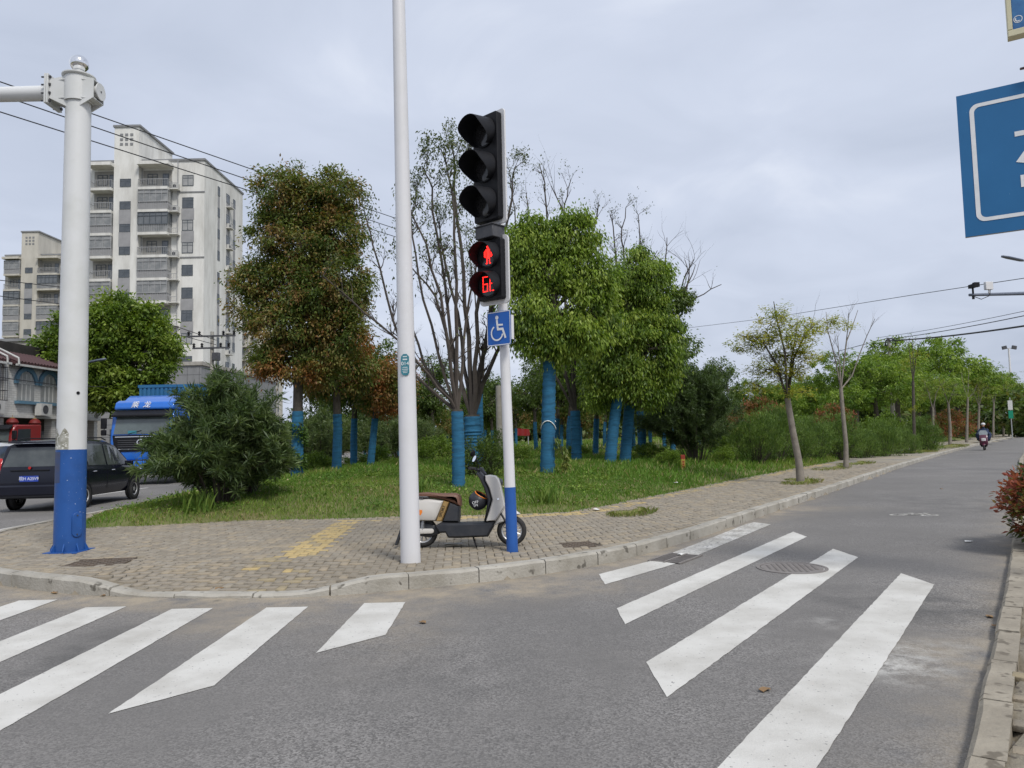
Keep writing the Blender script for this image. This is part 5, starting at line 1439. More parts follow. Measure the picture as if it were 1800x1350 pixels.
apartment((-39.4, 94, 0), 'tall pale apartment tower with balconies, nearest of the three blocks', seed=1)
apartment((-81.9, 140, 0), 'beige apartment tower at the far left behind the low house', 'facade_warm', seed=2, patt_r='opogpgopgpgg', patt_l='gopggogpogog')
apartment((-54.6, 162, 0), 'lower beige apartment block half hidden right of the tall tower', 'facade_warm', rows=9, dz=FH * 3, seed=3)

# podium and grey annex in front of the tower
an = empty('grey_annex', (-29.5, 70, 0), 0, 'flat-roofed grey tiled annex at the foot of the tall tower', 'building')
m = MB(); m.bb((-9.5, 0, 0), (0, 22, 9.0)); m.build('wall', M['facade_grey'], an)
m = MB(); m.bb((-9.65, -.15, 9.0), (.15, 22.1, 9.35)); m.build('parapet', M['concrete'], an)
for i in range(4):
    for j in range(2): window(an, -8.6 + i * 2.3, 0, 1.6 + j * 3.6, 1.3, 1.5)
for j in range(6):
    window(an, 0, 1.5 + j * 3.3, 5.2, 1.3, 1.5, 'pane', R(90))
for i in range(9):
    m = MB(); m.bb((-9.4 + i * 1.15, -.015, .3), (-9.38 + i * 1.15, -.002, 8.9)); m.build('panel_joint', M['dark_grey'], an)
for i in range(7):
    m = MB(); m.bb((-9.4, -.012, 1.2 + i * 1.15), (-.02, -.003, 1.22 + i * 1.15)); m.build('panel_joint', M['dark_grey'], an)
m = MB(); m.tube([(-3.6, -.12, 1), (-3.6, -.12, 9)], .09, 8); m.build('downpipe', M['concrete'], an)

# low tiled house along the left road
M['white_tile'] = bpy.data.materials.new('white_tile'); M['white_tile'].use_nodes = True
_n = M['white_tile'].node_tree; _b = _n.nodes['Principled BSDF']; _b.inputs['Roughness'].default_value = .45
_t = _n.nodes.new('ShaderNodeTexCoord'); _br = _n.nodes.new('ShaderNodeTexBrick'); _m = _n.nodes.new('ShaderNodeMapping'); _m.inputs['Rotation'].default_value = (R(90), 0, 0)
_br.inputs['Scale'].default_value = 3.2; _br.inputs['Color1'].default_value = (.60, .59, .56, 1); _br.inputs['Color2'].default_value = (.52, .51, .48, 1); _br.inputs['Mortar'].default_value = (.30, .29, .27, 1); _br.inputs['Mortar Size'].default_value = .02; _br.inputs['Brick Width'].default_value = 1.0; _br.inputs['Row Height'].default_value = .35
_n.links.new(_t.outputs['Object'], _m.inputs['Vector']); _n.links.new(_m.outputs[0], _br.inputs['Vector']); _n.links.new(_br.outputs['Color'], _b.inputs['Base Color'])
M['blue_trim'] = material('blue_trim', (0.10, 0.20, 0.28), .6, var=(0.10, 0.17, 0.23), scale=4)
M['roof_tile'] = material('roof_tile', (0.055, 0.025, 0.027), .6, var=(0.08, 0.038, 0.04), scale=6)
M['lantern_red'] = material('lantern_red', (0.16, 0.012, 0.01), .6, var=(0.11, 0.01, 0.01), scale=9)
M['painted_shade'] = material('painted_shade', (0.03, 0.028, 0.026), .9, var=(0.06, 0.055, 0.05), scale=1.5)  # near-black colour stands in for shade in the shopfront and roof gap
ho = empty('low_house', (-24, 26, .12), R(90), 'two storey white tiled house with blue arched windows by the left road', 'house')
L_ = 16.9
m = MB(); m.bb((0, 0, 2.95), (L_, 7, 5.45)); m.build('upper_wall', M['white_tile'], ho)
m = MB(); m.bb((0, 1.6, 0), (L_, 7, 2.95)); m.build('lower_wall', M['painted_shade'], ho)  # recessed wall coloured near-black, shade behind the columns put into its colour
for x in (0.1, 4.2, 8.6, 12.6, 16.5):
    m = MB(); m.bb((x, .05, 0), (x + .35, .45, 2.95)); m.build('column', M['white_tile'], ho, bevel=.01)
for x in (5.0, 9.6, 13.3):
    m = MB(); m.bb((x, 1.55, 0.05), (x + 1.5, 1.6, 2.3)); dd = m.build('shop_door', M['win_frame'], ho)
    m = MB(); m.bb((x + .15, 1.53, .3), (x + .68, 1.55, 2.1)); m.build('pane', M['curtain_pane'], dd)
    m = MB(); m.bb((x + .82, 1.53, .3), (x + 1.35, 1.55, 2.1)); m.build('pane', M['curtain_pane'], dd)
for x in (8.65, 0.05, 16.6):
    m = MB(); m.bb((x, -.12, 2.95), (x + .3, -.003, 5.7)); m.build('pilaster', M['white_tile'], ho)
def arch_pts(w, h, n=12):
    return [(-w / 2, 0), (w / 2, 0), (w / 2, h - w / 2)] + [(w / 2 * math.cos(t), h - w / 2 + w / 2 * math.sin(t)) for t in np.linspace(0, math.pi, n)][1:-1] + [(-w / 2, h - w / 2)]
for xc in (10.35, 12.15, 3.0, 5.4):
    w, h = 1.25, 1.45
    m = MB(); m.prism([(xc + p[0], 3.72 + p[1]) for p in arch_pts(w, h)], -.04, -.003); pw_ = m.build('arched_window', M['curtain_pane'], ho)
    for dx in (-.32, 0, .32):
        m = MB(); m.bb((xc + dx - .025, -.065, 3.74), (xc + dx + .025, -.041, 3.72 + h - .12)); m.build('mullion', M['ac_white'], pw_)
    m = MB(); m.bb((xc - w / 2, -.065, 4.55), (xc + w / 2, -.042, 4.6)); m.build('transom', M['ac_white'], pw_)
    m = MB(); n = 14
    inn = [(xc + (w / 2 + .02) * math.cos(t), 3.72 + h - w / 2 + (w / 2 + .02) * math.sin(t)) for t in np.linspace(0, math.pi, n)]; ou = [(xc + (w / 2 + .24) * math.cos(t), 3.72 + h - w / 2 + (w / 2 + .24) * math.sin(t)) for t in np.linspace(0, math.pi, n)]
    for i in range(n - 1): m.prism([inn[i], ou[i], ou[i + 1], inn[i + 1]], -.11, -.004)
    m.build('arch_hood', M['blue_trim'], pw_)
    m = MB(); m.bb((xc - w / 2 - .15, -.22, 3.56), (xc + w / 2 + .15, -.003, 3.7)); m.build('sill', M['blue_trim'], pw_)
m = MB(); m.bb((6.6, -.03, 3.75), (8.4, -.003, 5.1)); cg = m.build('caged_window', M['curtain_pane'], ho)
m = MB()
for i in range(13): m.tube([(6.55 + 1.9 * i / 12, -.42, 3.65), (6.55 + 1.9 * i / 12, -.42, 5.2)], .012, 4)
for z in (3.65, 4.1, 4.6, 5.2): m.tube([(6.5, -.03, z), (6.5, -.42, z), (8.5, -.42, z), (8.5, -.03, z)], .014, 4)
m.build('window_cage', M['dark_grey'], cg)
for x in (7.4, 10.9): air_con(ho, x, -.14, 3.02)
for x0, x1 in ((0, 8.62), (8.98, 16.55)):
    m = MB(); m.prism([(-.45, 5.42), (-.45, 5.5), (1.1, 6.15), (1.1, 5.46)], x0, x1, 'YZ'); rf = m.build('tiled_roof', M['roof_tile'], ho)
    k = int((x1 - x0) / .24)
    for i in range(k):
        x = x0 + (i + .5) * (x1 - x0) / k
        link('roof_tile', cached('rtile', lambda: MB().tube([(0, -.47, 5.53), (0, 1.1, 6.19)], .07, 6).mesh('roof_tile', M['roof_tile'])), rf, (x, 0, 0))
    m = MB(); m.bb((x0, -.5, 5.34), (x1, -.42, 5.44)); m.build('gutter', M['ac_white'], rf)
m = MB(); m.bb((0, 1.3, 5.46), (L_, 7, 6.75)); m.build('dark_roof_gap', M['painted_shade'], ho)  # solid dark box drawing the shaded open gap behind the tiled roof
for x in (8.3, 9.1):
    m = MB(); m.tube([(x, 1.2, 6.6), (x, .9, 6.5), (x, .5, 6.2), (x, .2, 6.05), (x, -.48, 5.7), (x, -.5, 5.4)], .05, 8); m.build('drainpipe', M['ac_white'], ho, smooth=40)
m = MB(); m.bb((-.1, -.14, 2.88), (L_ + .1, -.004, 3.0)); m.build('ledge', M['ac_white'], ho)
for i, (x, lab) in enumerate(((8.95, 'red round lantern over the shopfront nearest the red truck'), (10.6, 'red round lantern over the shopfront beside the thick mast'))):
    la = empty('lantern', (-24 + .35, 26 + x, 2.75), 0, lab, 'lantern', 'red lanterns')
    m = MB(); m.lathe([(.09, -.2), (.2, -.14), (.27, 0), (.2, .14), (.09, .2)], n=14); m.build('body', M['lantern_red'], la, smooth=40)
    m = MB(); m.lathe([(.1, .2), (.1, .24)], n=10); m.tube([(0, 0, .24), (0, 0, .36)], .012, 4); m.lathe([(.1, -.24), (.1, -.2)], n=10); m.build('cap', M['gold'], la)
# concrete block behind the house
cb_ = empty('concrete_building', (-47, 46, .1), 0, 'raw concrete wall building rising behind the tiled house roof', 'building')
m = MB(); m.bb((-4, 0, 0), (17, 8, 8.1)); m.build('wall', M['concrete'], cb_)
m = MB(); m.bb((-4.1, -.1, 8.1), (17.1, 8.1, 8.28)); m.build('coping', M['facade_grey'], cb_)
pw2 = MB(); pw2.bb((-23.6, 43.6, 0), (-21.0, 43.85, 2.1)); M['pink_wall'] = streaky('pink_wall', (0.52, 0.45, 0.42), (0.42, 0.36, 0.33), (1, 1, .4))
tag(pw2.build('garden_wall', M['pink_wall']), 'low pale pink wall left of the blue truck', 'wall')
rc = lawn_at(917, 768); rc = Vector((.8, 62, lz(.8, 62)))
rc = Vector((.75, 62, lz(.75, 62)))
aw = empty('red_awning', rc, 0, 'small red awning on poles deep among the trees', 'awning')
m = MB(); m.prism([(-.6, 1.0), (-.5, 1.5), (.6, 1.4), (.65, .9), (.4, .85), (-.5, .9)], -.6, .6); m.build('canopy', M['truck_red'], aw)
for x in (-.5, .5):
    for y in (-.5, .5): m = MB(); m.tube([(x, y, -.1), (x, y, 1.0)], .04, 6); m.build('pole', M['galv'], aw)

# utility poles and wires
def utility_pole(px, py, Y, label, arms=2):
    t = at(px, py, Y); e_ = empty('utility_pole', (t.x, t.y, 0), 0, label, 'pole', 'utility poles')
    m = MB(); m.tube([(0, 0, 0), (0, 0, t.z)], [.2, .13], 10); m.build('shaft', M['concrete'], e_, smooth=40)
    for k in range(arms):
        z = t.z - .35 - k * .9; w = 1.8 - k * .4
        m = MB(); m.bb((-w, -.2, z - .06), (w, -.1, z + .06)); ca_ = m.build('crossarm', M['dark_grey'], e_)
        for x in (-w + .1, -w * .5, w * .5, w - .1):
            m = MB(); m.lathe([(.05, 0), (.12, .08), (.06, .14), (.12, .22), (.05, .32)], (x, -.15, z + .06), 8); m.build('insulator', M['black_plastic'], ca_)
    if arms:
      m = MB(); m.box((.35, -.1, t.z - 1.9), (.5, .4, .6)); m.build('transformer', M['dark_grey'], e_, bevel=.03)
    return t
utility_pole(373, 583, 55, 'concrete power pole with insulators in front of the tall tower')
up2 = utility_pole(1562, 597, 62, 'power pole top with coiled cable above the trees by the right road', 0)
gp = MB(); q = lawn_at(877, 770); q = Vector((-.55, 30, lz(-.55, 30))); gp.tube([(0, 0, -.2), (0, 0, 2.9)], [.14, .12], 12)
tag(gp.build('concrete_post', M['concrete'], None, smooth=40, loc=q), 'plain grey concrete post among the trees behind the signal pole', 'post')
def wire(name, pts, r, label, sag=0.0):
    P_ = [at(*p) for p in pts]; o = []
    for a, b in zip(P_[:-1], P_[1:]):
        for i in range(10):
            t = i / 10; v = a.lerp(b, t); v.z -= sag * 4 * t * (1 - t); o.append(v)
    o.append(P_[-1]); m = MB(); m.tube(o, r, 5)
    return tag(m.build(name, M['cable']), label, 'wire', 'overhead wires')
wire('power_line', [(-160, 88, 22), (473, 308, 34), (720, 392, 46)], .022, 'uppermost of the three wires crossing the left sky')
wire('power_line', [(-160, 112, 22), (466, 326, 34), (720, 410, 46)], .022, 'middle of the three wires crossing the left sky')
wire('power_line', [(-160, 146, 22), (441, 336, 34), (720, 424, 46)], .022, 'lowest of the three wires crossing the left sky')
wire('power_line', [(-60, 655, 30), (110, 678, 36), (300, 683, 44)], .02, 'thin wire across the tiled house windows')
wire('power_line', [(-40, 488, 40), (110, 505, 46), (380, 598, 55)], .025, 'upper thin wire in front of the far left apartment block')
wire('power_line', [(-40, 515, 40), (110, 535, 46), (380, 606, 55)], .025, 'lower thin wire in front of the far left apartment block')
wire('power_line', [(1180, 580, 70), (1352, 559, 55), (1601, 519, 38), (1800, 489, 30), (2000, 455, 24)], .016, 'thin wire running above the street tree tops at right')
wire('power_line', [(1562, 599, 62), (1800, 573, 40), (2000, 540, 30)], .055, 'thick black cable at right, lowest of its bundle', .12)
wire('power_line', [(1562, 596, 62), (1800, 555, 40), (2000, 515, 30)], .026, 'middle cable of the bundle at right', .1)
wire('power_line', [(1540, 594, 62), (1800, 547, 40), (2000, 505, 30)], .016, 'upper thin cable of the bundle at right', .1)
wire('power_line', [(1475, 617, 75), (1562, 594, 62)], .03, 'short thin wire left of the coiled cable')
m = MB()
m.tube([(up2.x + .45 * math.cos(t), up2.y - .3, up2.z - .35 + .4 * math.sin(t)) for t in np.linspace(0, 12.6, 40)], .06, 5)
tag(m.build('cable_coil', M['cable']), 'black coil of cable hung on the pole above the trees', 'cable')
# ------------------------------------------------------------------ vegetation
M['leaf'] = tint_material('leaf', .5, .35, .36)
M['leaf_matte'] = tint_material('leaf_matte', .65, .25, .25)
M['bark'] = material('bark', (0.065, 0.055, 0.045), .9, var=(0.11, 0.095, 0.08), scale=7, bump=.6, bscale=30)
M['bark_pale'] = material('bark_pale', (0.24, 0.215, 0.18), .9, var=(0.15, 0.13, 0.11), scale=5, bump=.5, bscale=26)
M['twig'] = material('twig', (0.075, 0.062, 0.052), .9, var=(0.045, 0.038, 0.033), scale=4)
M['wrap_blue'] = streaky('wrap_blue', (0.03, 0.15, 0.275), (0.016, 0.065, 0.12), (1.6, 1.6, 9), 2.2, .34, .72)  # dark level bands paint shade into the wrap's creases, with uneven fading
def lawn_pos(px, Y):
    X = (px - 900) / F_PX * Y
    return Vector((X, Y, lz(X, Y)))
AXIS = {}
def far_y(px, inset, Y):
    """first distance at or beyond Y where that bearing lies on the lawn, inset metres from its edge"""
    while Y < 200 and float(sdist([((px - 900) / F_PX * Y, Y)], LAWN)[0]) < inset: Y += 1.0
    return Y
def nrm(a):
    return a / np.maximum(np.linalg.norm(a, axis=-1, keepdims=True), 1e-9)
def leaf_mesh(name, p, d, L, W, cols, seed=0, mat='leaf', up=.6, fold=.12):
    """one folded diamond per leaf"""
    r = np.random.default_rng(seed); n = len(p)
    d = nrm(d); u = nrm(r.normal(0, 1, (n, 3)) * (1 - up) + np.array([0, 0, 1.0]) * up)
    s = nrm(np.cross(d, u)); nn = np.cross(s, d)
    L = L * r.uniform(.65, 1.25, n)[:, None]; W = W * r.uniform(.7, 1.25, n)[:, None]
    V = np.empty((n, 4, 3))
    V[:, 0] = p; V[:, 1] = p + d * L * .45 + s * W * .5 + nn * W * fold; V[:, 2] = p + d * L - nn * L * .08; V[:, 3] = p + d * L * .45 - s * W * .5 + nn * W * fold
    return np_mesh(name, V.reshape(-1, 3), np.arange(n * 4).reshape(n, 4), M[mat], colors=np.repeat(cols, 4, 0))
def palette(cl, n, r, stops, w=None, spread=.22):
    """stops: colours; cl: a clump number in 0..1 per leaf picks along them"""
    s = np.array(stops); t = np.clip(cl + r.normal(0, spread, n), 0, .9999) * (len(s) - 1)
    i = t.astype(int); f = (t - i)[:, None]
    return (s[i] * (1 - f) + s[np.minimum(i + 1, len(s) - 1)] * f) * r.uniform(.78, 1.22, n)[:, None]
def crown(lobes, n, r, clump=.28, per=45, shell=.5, droop=.5, out=.6):
    """lobes (k,6): centre and radii -> leaf positions, directions, clump numbers, clump centres"""
    lb = np.array([q[:6] for q in lobes], float); a = (lb[:, 3] * lb[:, 5] + lb[:, 4] * lb[:, 5] + lb[:, 3] * lb[:, 4])
    nc = max(6, n // per); k = r.choice(len(lb), nc, p=a / a.sum())
    dv = nrm(r.normal(0, 1, (nc, 3))); rad = shell + (1.0 - shell) * r.random(nc) ** .6; rad = np.where(r.random(nc) < .16, r.uniform(1.0, 1.2, nc), rad)
    cc = lb[k, :3] + dv * lb[k, 3:6] * rad[:, None]
    ci = r.integers(0, nc, n); size = clump * r.uniform(.6, 1.3, nc)
    off = r.normal(0, 1, (n, 3)) * size[ci][:, None] * np.array([1, 1, .75]) * .6
    p = cc[ci] + off
    o = nrm(p - lb[k[ci], :3] * np.array([1, 1, 1]))
    d = o * out + r.normal(0, .55, (n, 3)) + np.array([0, 0, -droop])
    return p, d, r.random(nc)[ci], cc, k
def limb(m, a, b, r0, r1, rnd, k=4, wig=.08, n=6):
    a, b = Vector(a), Vector(b); L = (b - a).length; pts = []
    for i in range(k + 1):
        t = i / k; q = a.lerp(b, t)
        if 0 < i < k: q += Vector((rnd.uniform(-1, 1), rnd.uniform(-1, 1), rnd.uniform(-.4, .6))) * wig * L
        pts.append(q)
    m.tube(pts, [r0 + (r1 - r0) * i / k for i in range(k + 1)], n); return pts
def grow(m, p, d, L, r, depth, rnd, tips, spread=.55, up=.15, k=4, n=5, kids=(2, 4), shrink=(.5, .75)):
    p, d = Vector(p), Vector(d).normalized(); pts, ds = [p.copy()], [d.copy()]
    for i in range(k):
        d = (d + Vector((rnd.gauss(0, .13), rnd.gauss(0, .13), rnd.gauss(0, .10) + up * .3))).normalized(); p = p + d * (L / k); pts.append(p.copy()); ds.append(d.copy())
    m.tube(pts, [r * (1 - .6 * i / k) for i in range(k + 1)], n if r > .012 else 3, cap=False)
    if depth <= 0: tips.append((p.copy(), d.copy())); return
    for c in range(rnd.randint(*kids)):
        i = rnd.randint(max(1, k // 3), k); q = Vector((rnd.gauss(0, 1), rnd.gauss(0, 1), rnd.gauss(0, .6) + up)).normalized()
        grow(m, pts[i], ds[i] * (1 - spread) + q * spread, L * rnd.uniform(*shrink), r * (1 - .6 * i / k) * .62, depth - 1, rnd, tips, spread, up, k, n, kids, shrink)
    tips.append((p.copy(), d.copy()))
def trunk_wrap(m, pts, r0, r1, n=16, rings=34):
    out_ = []; rad = []
    P0 = [Vector(q) for q in pts]; tot, ptf = resample([(q.x, q.y) for q in P0], .1) if False else (0, None)
    seg = [(b - a).length for a, b in zip(P0[:-1], P0[1:])]; T = sum(seg)
    for i in range(rings + 1):
        s = T * i / rings; j = 0
        while j < len(seg) - 1 and s > seg[j]: s -= seg[j]; j += 1
        out_.append(P0[j].lerp(P0[j + 1], min(1, s / seg[j]))); rad.append((r0 + (r1 - r0) * i / rings) * (1 + (.075 if i % 2 else -.03) * random.uniform(.2, 1.4)))
    rad[0] *= 1.02
    m.tube(out_, rad, n)
def lobes_px(Y, L, depth=.9, seed=0, jit=.35):
    r = random.Random(seed); o = []
    for px, py, rx, ry in L:
        c = at(px, py, Y); s = F_PX / Y; w = rx / s
        o.append((c.x, c.y + r.uniform(-jit, jit) * w, c.z, w, w * depth, ry / s))
    return o
def crown_tree(name, label, cat, base, lobes, n, seed, stops, r0=.19, r1=.10, wrap=None, L=.12, W=.05, clump=.28, mat='leaf', group=None, dead=0, per=45, shell=.5, droop=.5, limbs=True, bark='bark', fork=.5, spread=.22, up=.6, red_low=None):
    r = np.random.default_rng(seed); rnd = random.Random(seed); base = Vector(base)
    e_ = empty(name, base, 0, label, cat, group)
    lb = np.array([q[:6] for q in lobes], float); lb[:, :3] -= np.array(base)
    top = lb[:, 2].max(); zlow = (lb[:, 2] - lb[:, 5]).min(); cxy = lb[:, :2].mean(0)
    zf = max(zlow + (top - zlow) * .12, .5)
    fork_p = Vector((cxy[0] * .35, cxy[1] * .35, zf)); topp = Vector((cxy[0] * .8, cxy[1] * .8, top * .96))
    AXIS[label] = fork_p
    m = MB(); tp = [Vector((0, 0, -.15)), Vector((0, 0, .12)), fork_p * .5 + Vector((rnd.uniform(-.05, .05), 0, 0)), fork_p, fork_p.lerp(topp, .5) + Vector((rnd.uniform(-.2, .2), 0, 0)), topp]
    m.tube(tp, [r0 * 1.08, r0 * .98, r0 * .9, r0 * .82, r0 * .5, .025], 12); m.build('trunk', M[bark], e_, smooth=60)
    if wrap:
        m = MB(); h = wrap; t = h / max(fork_p.z, .1); b2 = tp[2]
        mid = Vector((0, 0, 0)).lerp(b2, min(1, 2 * t)) if t < .5 else b2
        endp = Vector((0, 0, 0)).lerp(b2, 2 * t) if t < .5 else b2.lerp(fork_p, min(1, 2 * t - 1))
        trunk_wrap(m, [(0, 0, -.05), mid * .5, endp] if t < .5 else [(0, 0, -.05), b2, endp], r0 * 1.10, r0 * .97); m.build('trunk_wrap', M['wrap_blue'], e_, smooth=45)
    p, d, cl, cc, kk = crown(lb, n, r, clump, per, shell, droop)
    if limbs:
        m = MB()
        for i in range(len(lb)):
            z0 = min(max(zf, lb[i, 2] - 1.0 * fork * 2), top * .8); t = max(0, (z0 - zf) / max(top - zf, .1)); a = fork_p.lerp(topp, t)
            limb(m, a, lb[i, :3], r0 * .42, .02, rnd)
        for j in rnd.sample(range(len(cc)), min(len(cc), 90)):
            limb(m, lb[kk[j], :3], cc[j], .018, .006, rnd, 2, .1, 4)
        m.build('branches', M[bark], e_, smooth=60)
    c = palette(cl, n, r, stops, spread=spread)
    if red_low is not None:                       # flush of coppery young leaves on some boughs
        w = np.clip(wob(p[:, 0] * 1.9 + 3, p[:, 2] * 1.9, 1.0) + red_low[1] * (p[:, 2] < red_low[2]) + r.normal(0, .22, n) - red_low[0], 0, 1)[:, None]
        c = c * (1 - w) + np.array([.36, .135, .05]) * w * r.uniform(.7, 1.2, n)[:, None]
    link('crown', leaf_mesh('crown', p, d, L, W, c, seed, mat, up), e_)
    if dead:
        m = MB(); tips = []
        for i in range(dead):
            a = Vector(lb[rnd.randrange(len(lb)), :3]); a.z = max(a.z, top * .75)
            grow(m, a, (rnd.uniform(-.5, .5), rnd.uniform(-.3, .3), 1), rnd.uniform(1.2, 2.0), .03, 2, rnd, tips, .45, .2)
        m.build('dead_branches', M['twig'], e_)
    return e_

GREEN = [(.07, .125, .020), (.145, .23, .030), (.22, .31, .042), (.30, .37, .07)]
DEEP = [(.045, .08, .018), (.075, .12, .026), (.115, .17, .036)]
RUST = [(.07, .11, .024), (.12, .165, .036), (.18, .19, .05), (.26, .15, .06)]
OLE = [(.055, .09, .034), (.10, .15, .056), (.165, .215, .09)]
LOCUST = [(.22, .26, .035), (.33, .35, .055), (.42, .37, .07)]
JUN = [(.07, .125, .03), (.12, .195, .045), (.18, .26, .065)]
PHOT = [(.07, .11, .025), (.14, .13, .04), (.30, .10, .06), (.36, .12, .08)]

# --- the copper-tinted camphor on the left
b1 = lawn_at(522, 838)
crown_tree('camphor_tree', 'tall camphor tree with rust-tinted leaves left of the plain white pole', 'tree', b1,
           lobes_px(b1.y, [(500, 342, 46, 42), (585, 335, 44, 42), (545, 360, 40, 40), (482, 405, 40, 45), (595, 405, 44, 50), (535, 430, 55, 55), (455, 490, 44, 42), (505, 500, 50, 50), (560, 510, 55, 55), (612, 500, 38, 62), (440, 545, 36, 28), (500, 570, 55, 40), (570, 590, 60, 45), (615, 590, 32, 45), (500, 630, 50, 34), (555, 650, 45, 28), (470, 625, 30, 30)], seed=1),
           92000, 11, RUST, r0=.165, wrap=1.95, L=.12, W=.05, clump=.27, per=95, spread=.14, group='big camphor trees', red_low=(.38, .5, 3.4), shell=.35)
b3 = lawn_at(962, 832)
crown_tree('camphor_tree', 'bright green camphor tree with blue-wrapped trunk right of the signal pole', 'tree', b3,
           lobes_px(b3.y, [(1003, 408, 38, 32), (955, 425, 36, 32), (918, 425, 28, 30), (905, 475, 26, 45), (960, 470, 50, 42), (1025, 475, 45, 40), (1050, 500, 30, 35), (920, 540, 38, 50), (980, 540, 52, 48), (1038, 545, 34, 42), (950, 590, 48, 32), (1010, 590, 42, 36), (938, 392, 20, 14), (1015, 380, 18, 11), (1036, 420, 16, 18), (890, 440, 14, 16), (1076, 508, 10, 14), (1068, 560, 12, 14), (898, 592, 14, 14), (985, 622, 16, 14), (1040, 600, 14, 18)], seed=2),
           48000, 12, GREEN, r0=.17, wrap=2.95, L=.135, W=.045, clump=.27, per=110, spread=.13, group='big camphor trees', droop=1.3, shell=.62, dead=2)
b4 = lawn_at(1072, 815)
crown_tree('camphor_tree', 'bright green camphor tree between its neighbour and the dark oleander', 'tree', b4,
           lobes_px(b4.y, [(1105, 478, 38, 34), (1140, 495, 34, 40), (1085, 530, 34, 36), (1150, 550, 36, 45), (1110, 570, 45, 40), (1075, 600, 40, 40), (1140, 615, 45, 44), (1095, 655, 52, 38), (1165, 640, 28, 45), (1130, 685, 35, 22), (1060, 660, 32, 36), (1120, 447, 16, 12), (1166, 480, 14, 16), (1192, 570, 10, 14), (1048, 560, 14, 16), (1186, 660, 10, 14), (1150, 705, 16, 12), (1050, 700, 16, 14)], seed=3),
           48000, 13, GREEN, r0=.175, wrap=2.5, L=.145, W=.048, clump=.3, per=110, spread=.13, group='big camphor trees', droop=1.3, shell=.6, dead=6)
b5 = lawn_pos(1094, 25.5)
crown_tree('camphor_tree', 'darker camphor leaning out to the right above the oleander with bare twigs', 'tree', b5,
           lobes_px(b5.y, [(1190, 530, 24, 20), (1170, 560, 20, 22), (1205, 515, 14, 10), (1120, 520, 40, 40), (1130, 590, 40, 40), (1180, 600, 20, 26)], seed=4),
           16000, 14, DEEP + [(.11, .16, .03)], r0=.18, wrap=2.0, L=.13, W=.05, clump=.2, group='big camphor trees', droop=.7, dead=5)
b6 = lawn_pos(590, 25)
crown_tree('camphor_tree', 'copper-leaved camphor standing just behind the tall rust-tinted one', 'tree', b6,
           lobes_px(b6.y, [(600, 560, 40, 60), (580, 640, 45, 40), (620, 640, 36, 45), (560, 680, 30, 20)], seed=5), 15000, 15, RUST, r0=.15, wrap=1.9, L=.13, W=.055, group='big camphor trees', red_low=(.7, .2, 9))
b7 = lawn_pos(620, 27.5)
crown_tree('camphor_tree', 'low dark camphor with blue wrap, left of two thin neighbours behind the white pole', 'tree', b7,
           lobes_px(b7.y, [(625, 670, 36, 40), (600, 690, 30, 25), (655, 690, 34, 36)], seed=6), 9000, 16, DEEP, r0=.12, wrap=1.8, L=.12, W=.05, group='big camphor trees')
b8 = lawn_pos(649, 26.5)
crown_tree('camphor_tree', 'small reddish camphor half hidden by the plain white pole', 'tree', b8,
           lobes_px(b8.y, [(665, 655, 32, 28), (690, 690, 34, 40), (660, 700, 34, 30), (710, 660, 24, 30)], seed=7), 10000, 17, RUST, r0=.12, wrap=1.7, L=.12, W=.05, group='big camphor trees', red_low=(.1, .3, 9))

# --- thin multi-stemmed trees in the middle
def stem_tree(label, base, wrap, r0, stems, seed, leaves=0, group='thin bare trees', twigs=(12, 17), fan=.9, tw=.38):
    rnd = random.Random(seed); base = Vector(base); Y = base.y
    e_ = empty('bare_tree', base, 0, label, 'tree', group)
    f = Vector((0, 0, wrap + .05)); m = MB(); m.tube([(0, 0, -.15), (0, 0, wrap * .5), f], [r0 * 1.1, r0, r0 * .95], 12); m.build('trunk', M['bark'], e_, smooth=60)
    m = MB(); trunk_wrap(m, [(0, 0, -.05), (.01, 0, wrap * .5), (0, 0, wrap)], r0 * 1.12, r0 * 1.04); m.build('trunk_wrap', M['wrap_blue'], e_, smooth=45)
    m = MB(); tips = []
    for st_ in stems:
        pts = [f * .96] + [at(px, py, Y + dy) - base for px, py, dy in st_]
        k = len(pts); rs = r0 * rnd.uniform(.24, .38); fine = []
        for a, b in zip(pts[:-1], pts[1:]):
            for i in range(3): fine.append(a.lerp(b, i / 3) + (Vector((rnd.gauss(0, .03), rnd.gauss(0, .03), 0)) if i else Vector()))
        fine.append(pts[-1]); n = len(fine)
        m.tube(fine, [rs * (1 - .85 * i / (n - 1)) + .006 for i in range(n)], 6, cap=False)
        for c in range(rnd.randint(*twigs)):
            i = rnd.randint(2, n - 1); d = (fine[i] - fine[i - 1]).normalized(); q = Vector((rnd.gauss(0, 1), rnd.gauss(0, .8), rnd.gauss(.5, .5))).normalized()
            grow(m, fine[i], d * .5 + q * .5, rnd.uniform(.6, 1.3) * tw, rs * (1 - .85 * i / (n - 1)) * .5 + .007, 2, rnd, tips, .4, .25, 3, 4, (2, 4))
        tips.append((fine[-1], (fine[-1] - fine[-2]).normalized()))
    m.build('branches', M['twig'], e_)
    if leaves:
        r = np.random.default_rng(seed); tp = np.array([t[0][:] for t in tips]); w = np.clip(tp[:, 2] - tp[:, 2].mean() + .8, .08, None); k = r.choice(len(tp), leaves, p=w / w.sum())
        p = tp[k] + r.normal(0, .09, (leaves, 3)); d = r.normal(0, .5, (leaves, 3)) + np.array([0, 0, -.5])
        link('leaves', leaf_mesh('leaves', p, d, .085, .034, palette(r.random(len(tp))[k], leaves, r, [(.05, .075, .025), (.08, .11, .035), (.12, .13, .04)]), seed), e_)
    return e_
c1 = lawn_at(806, 856)
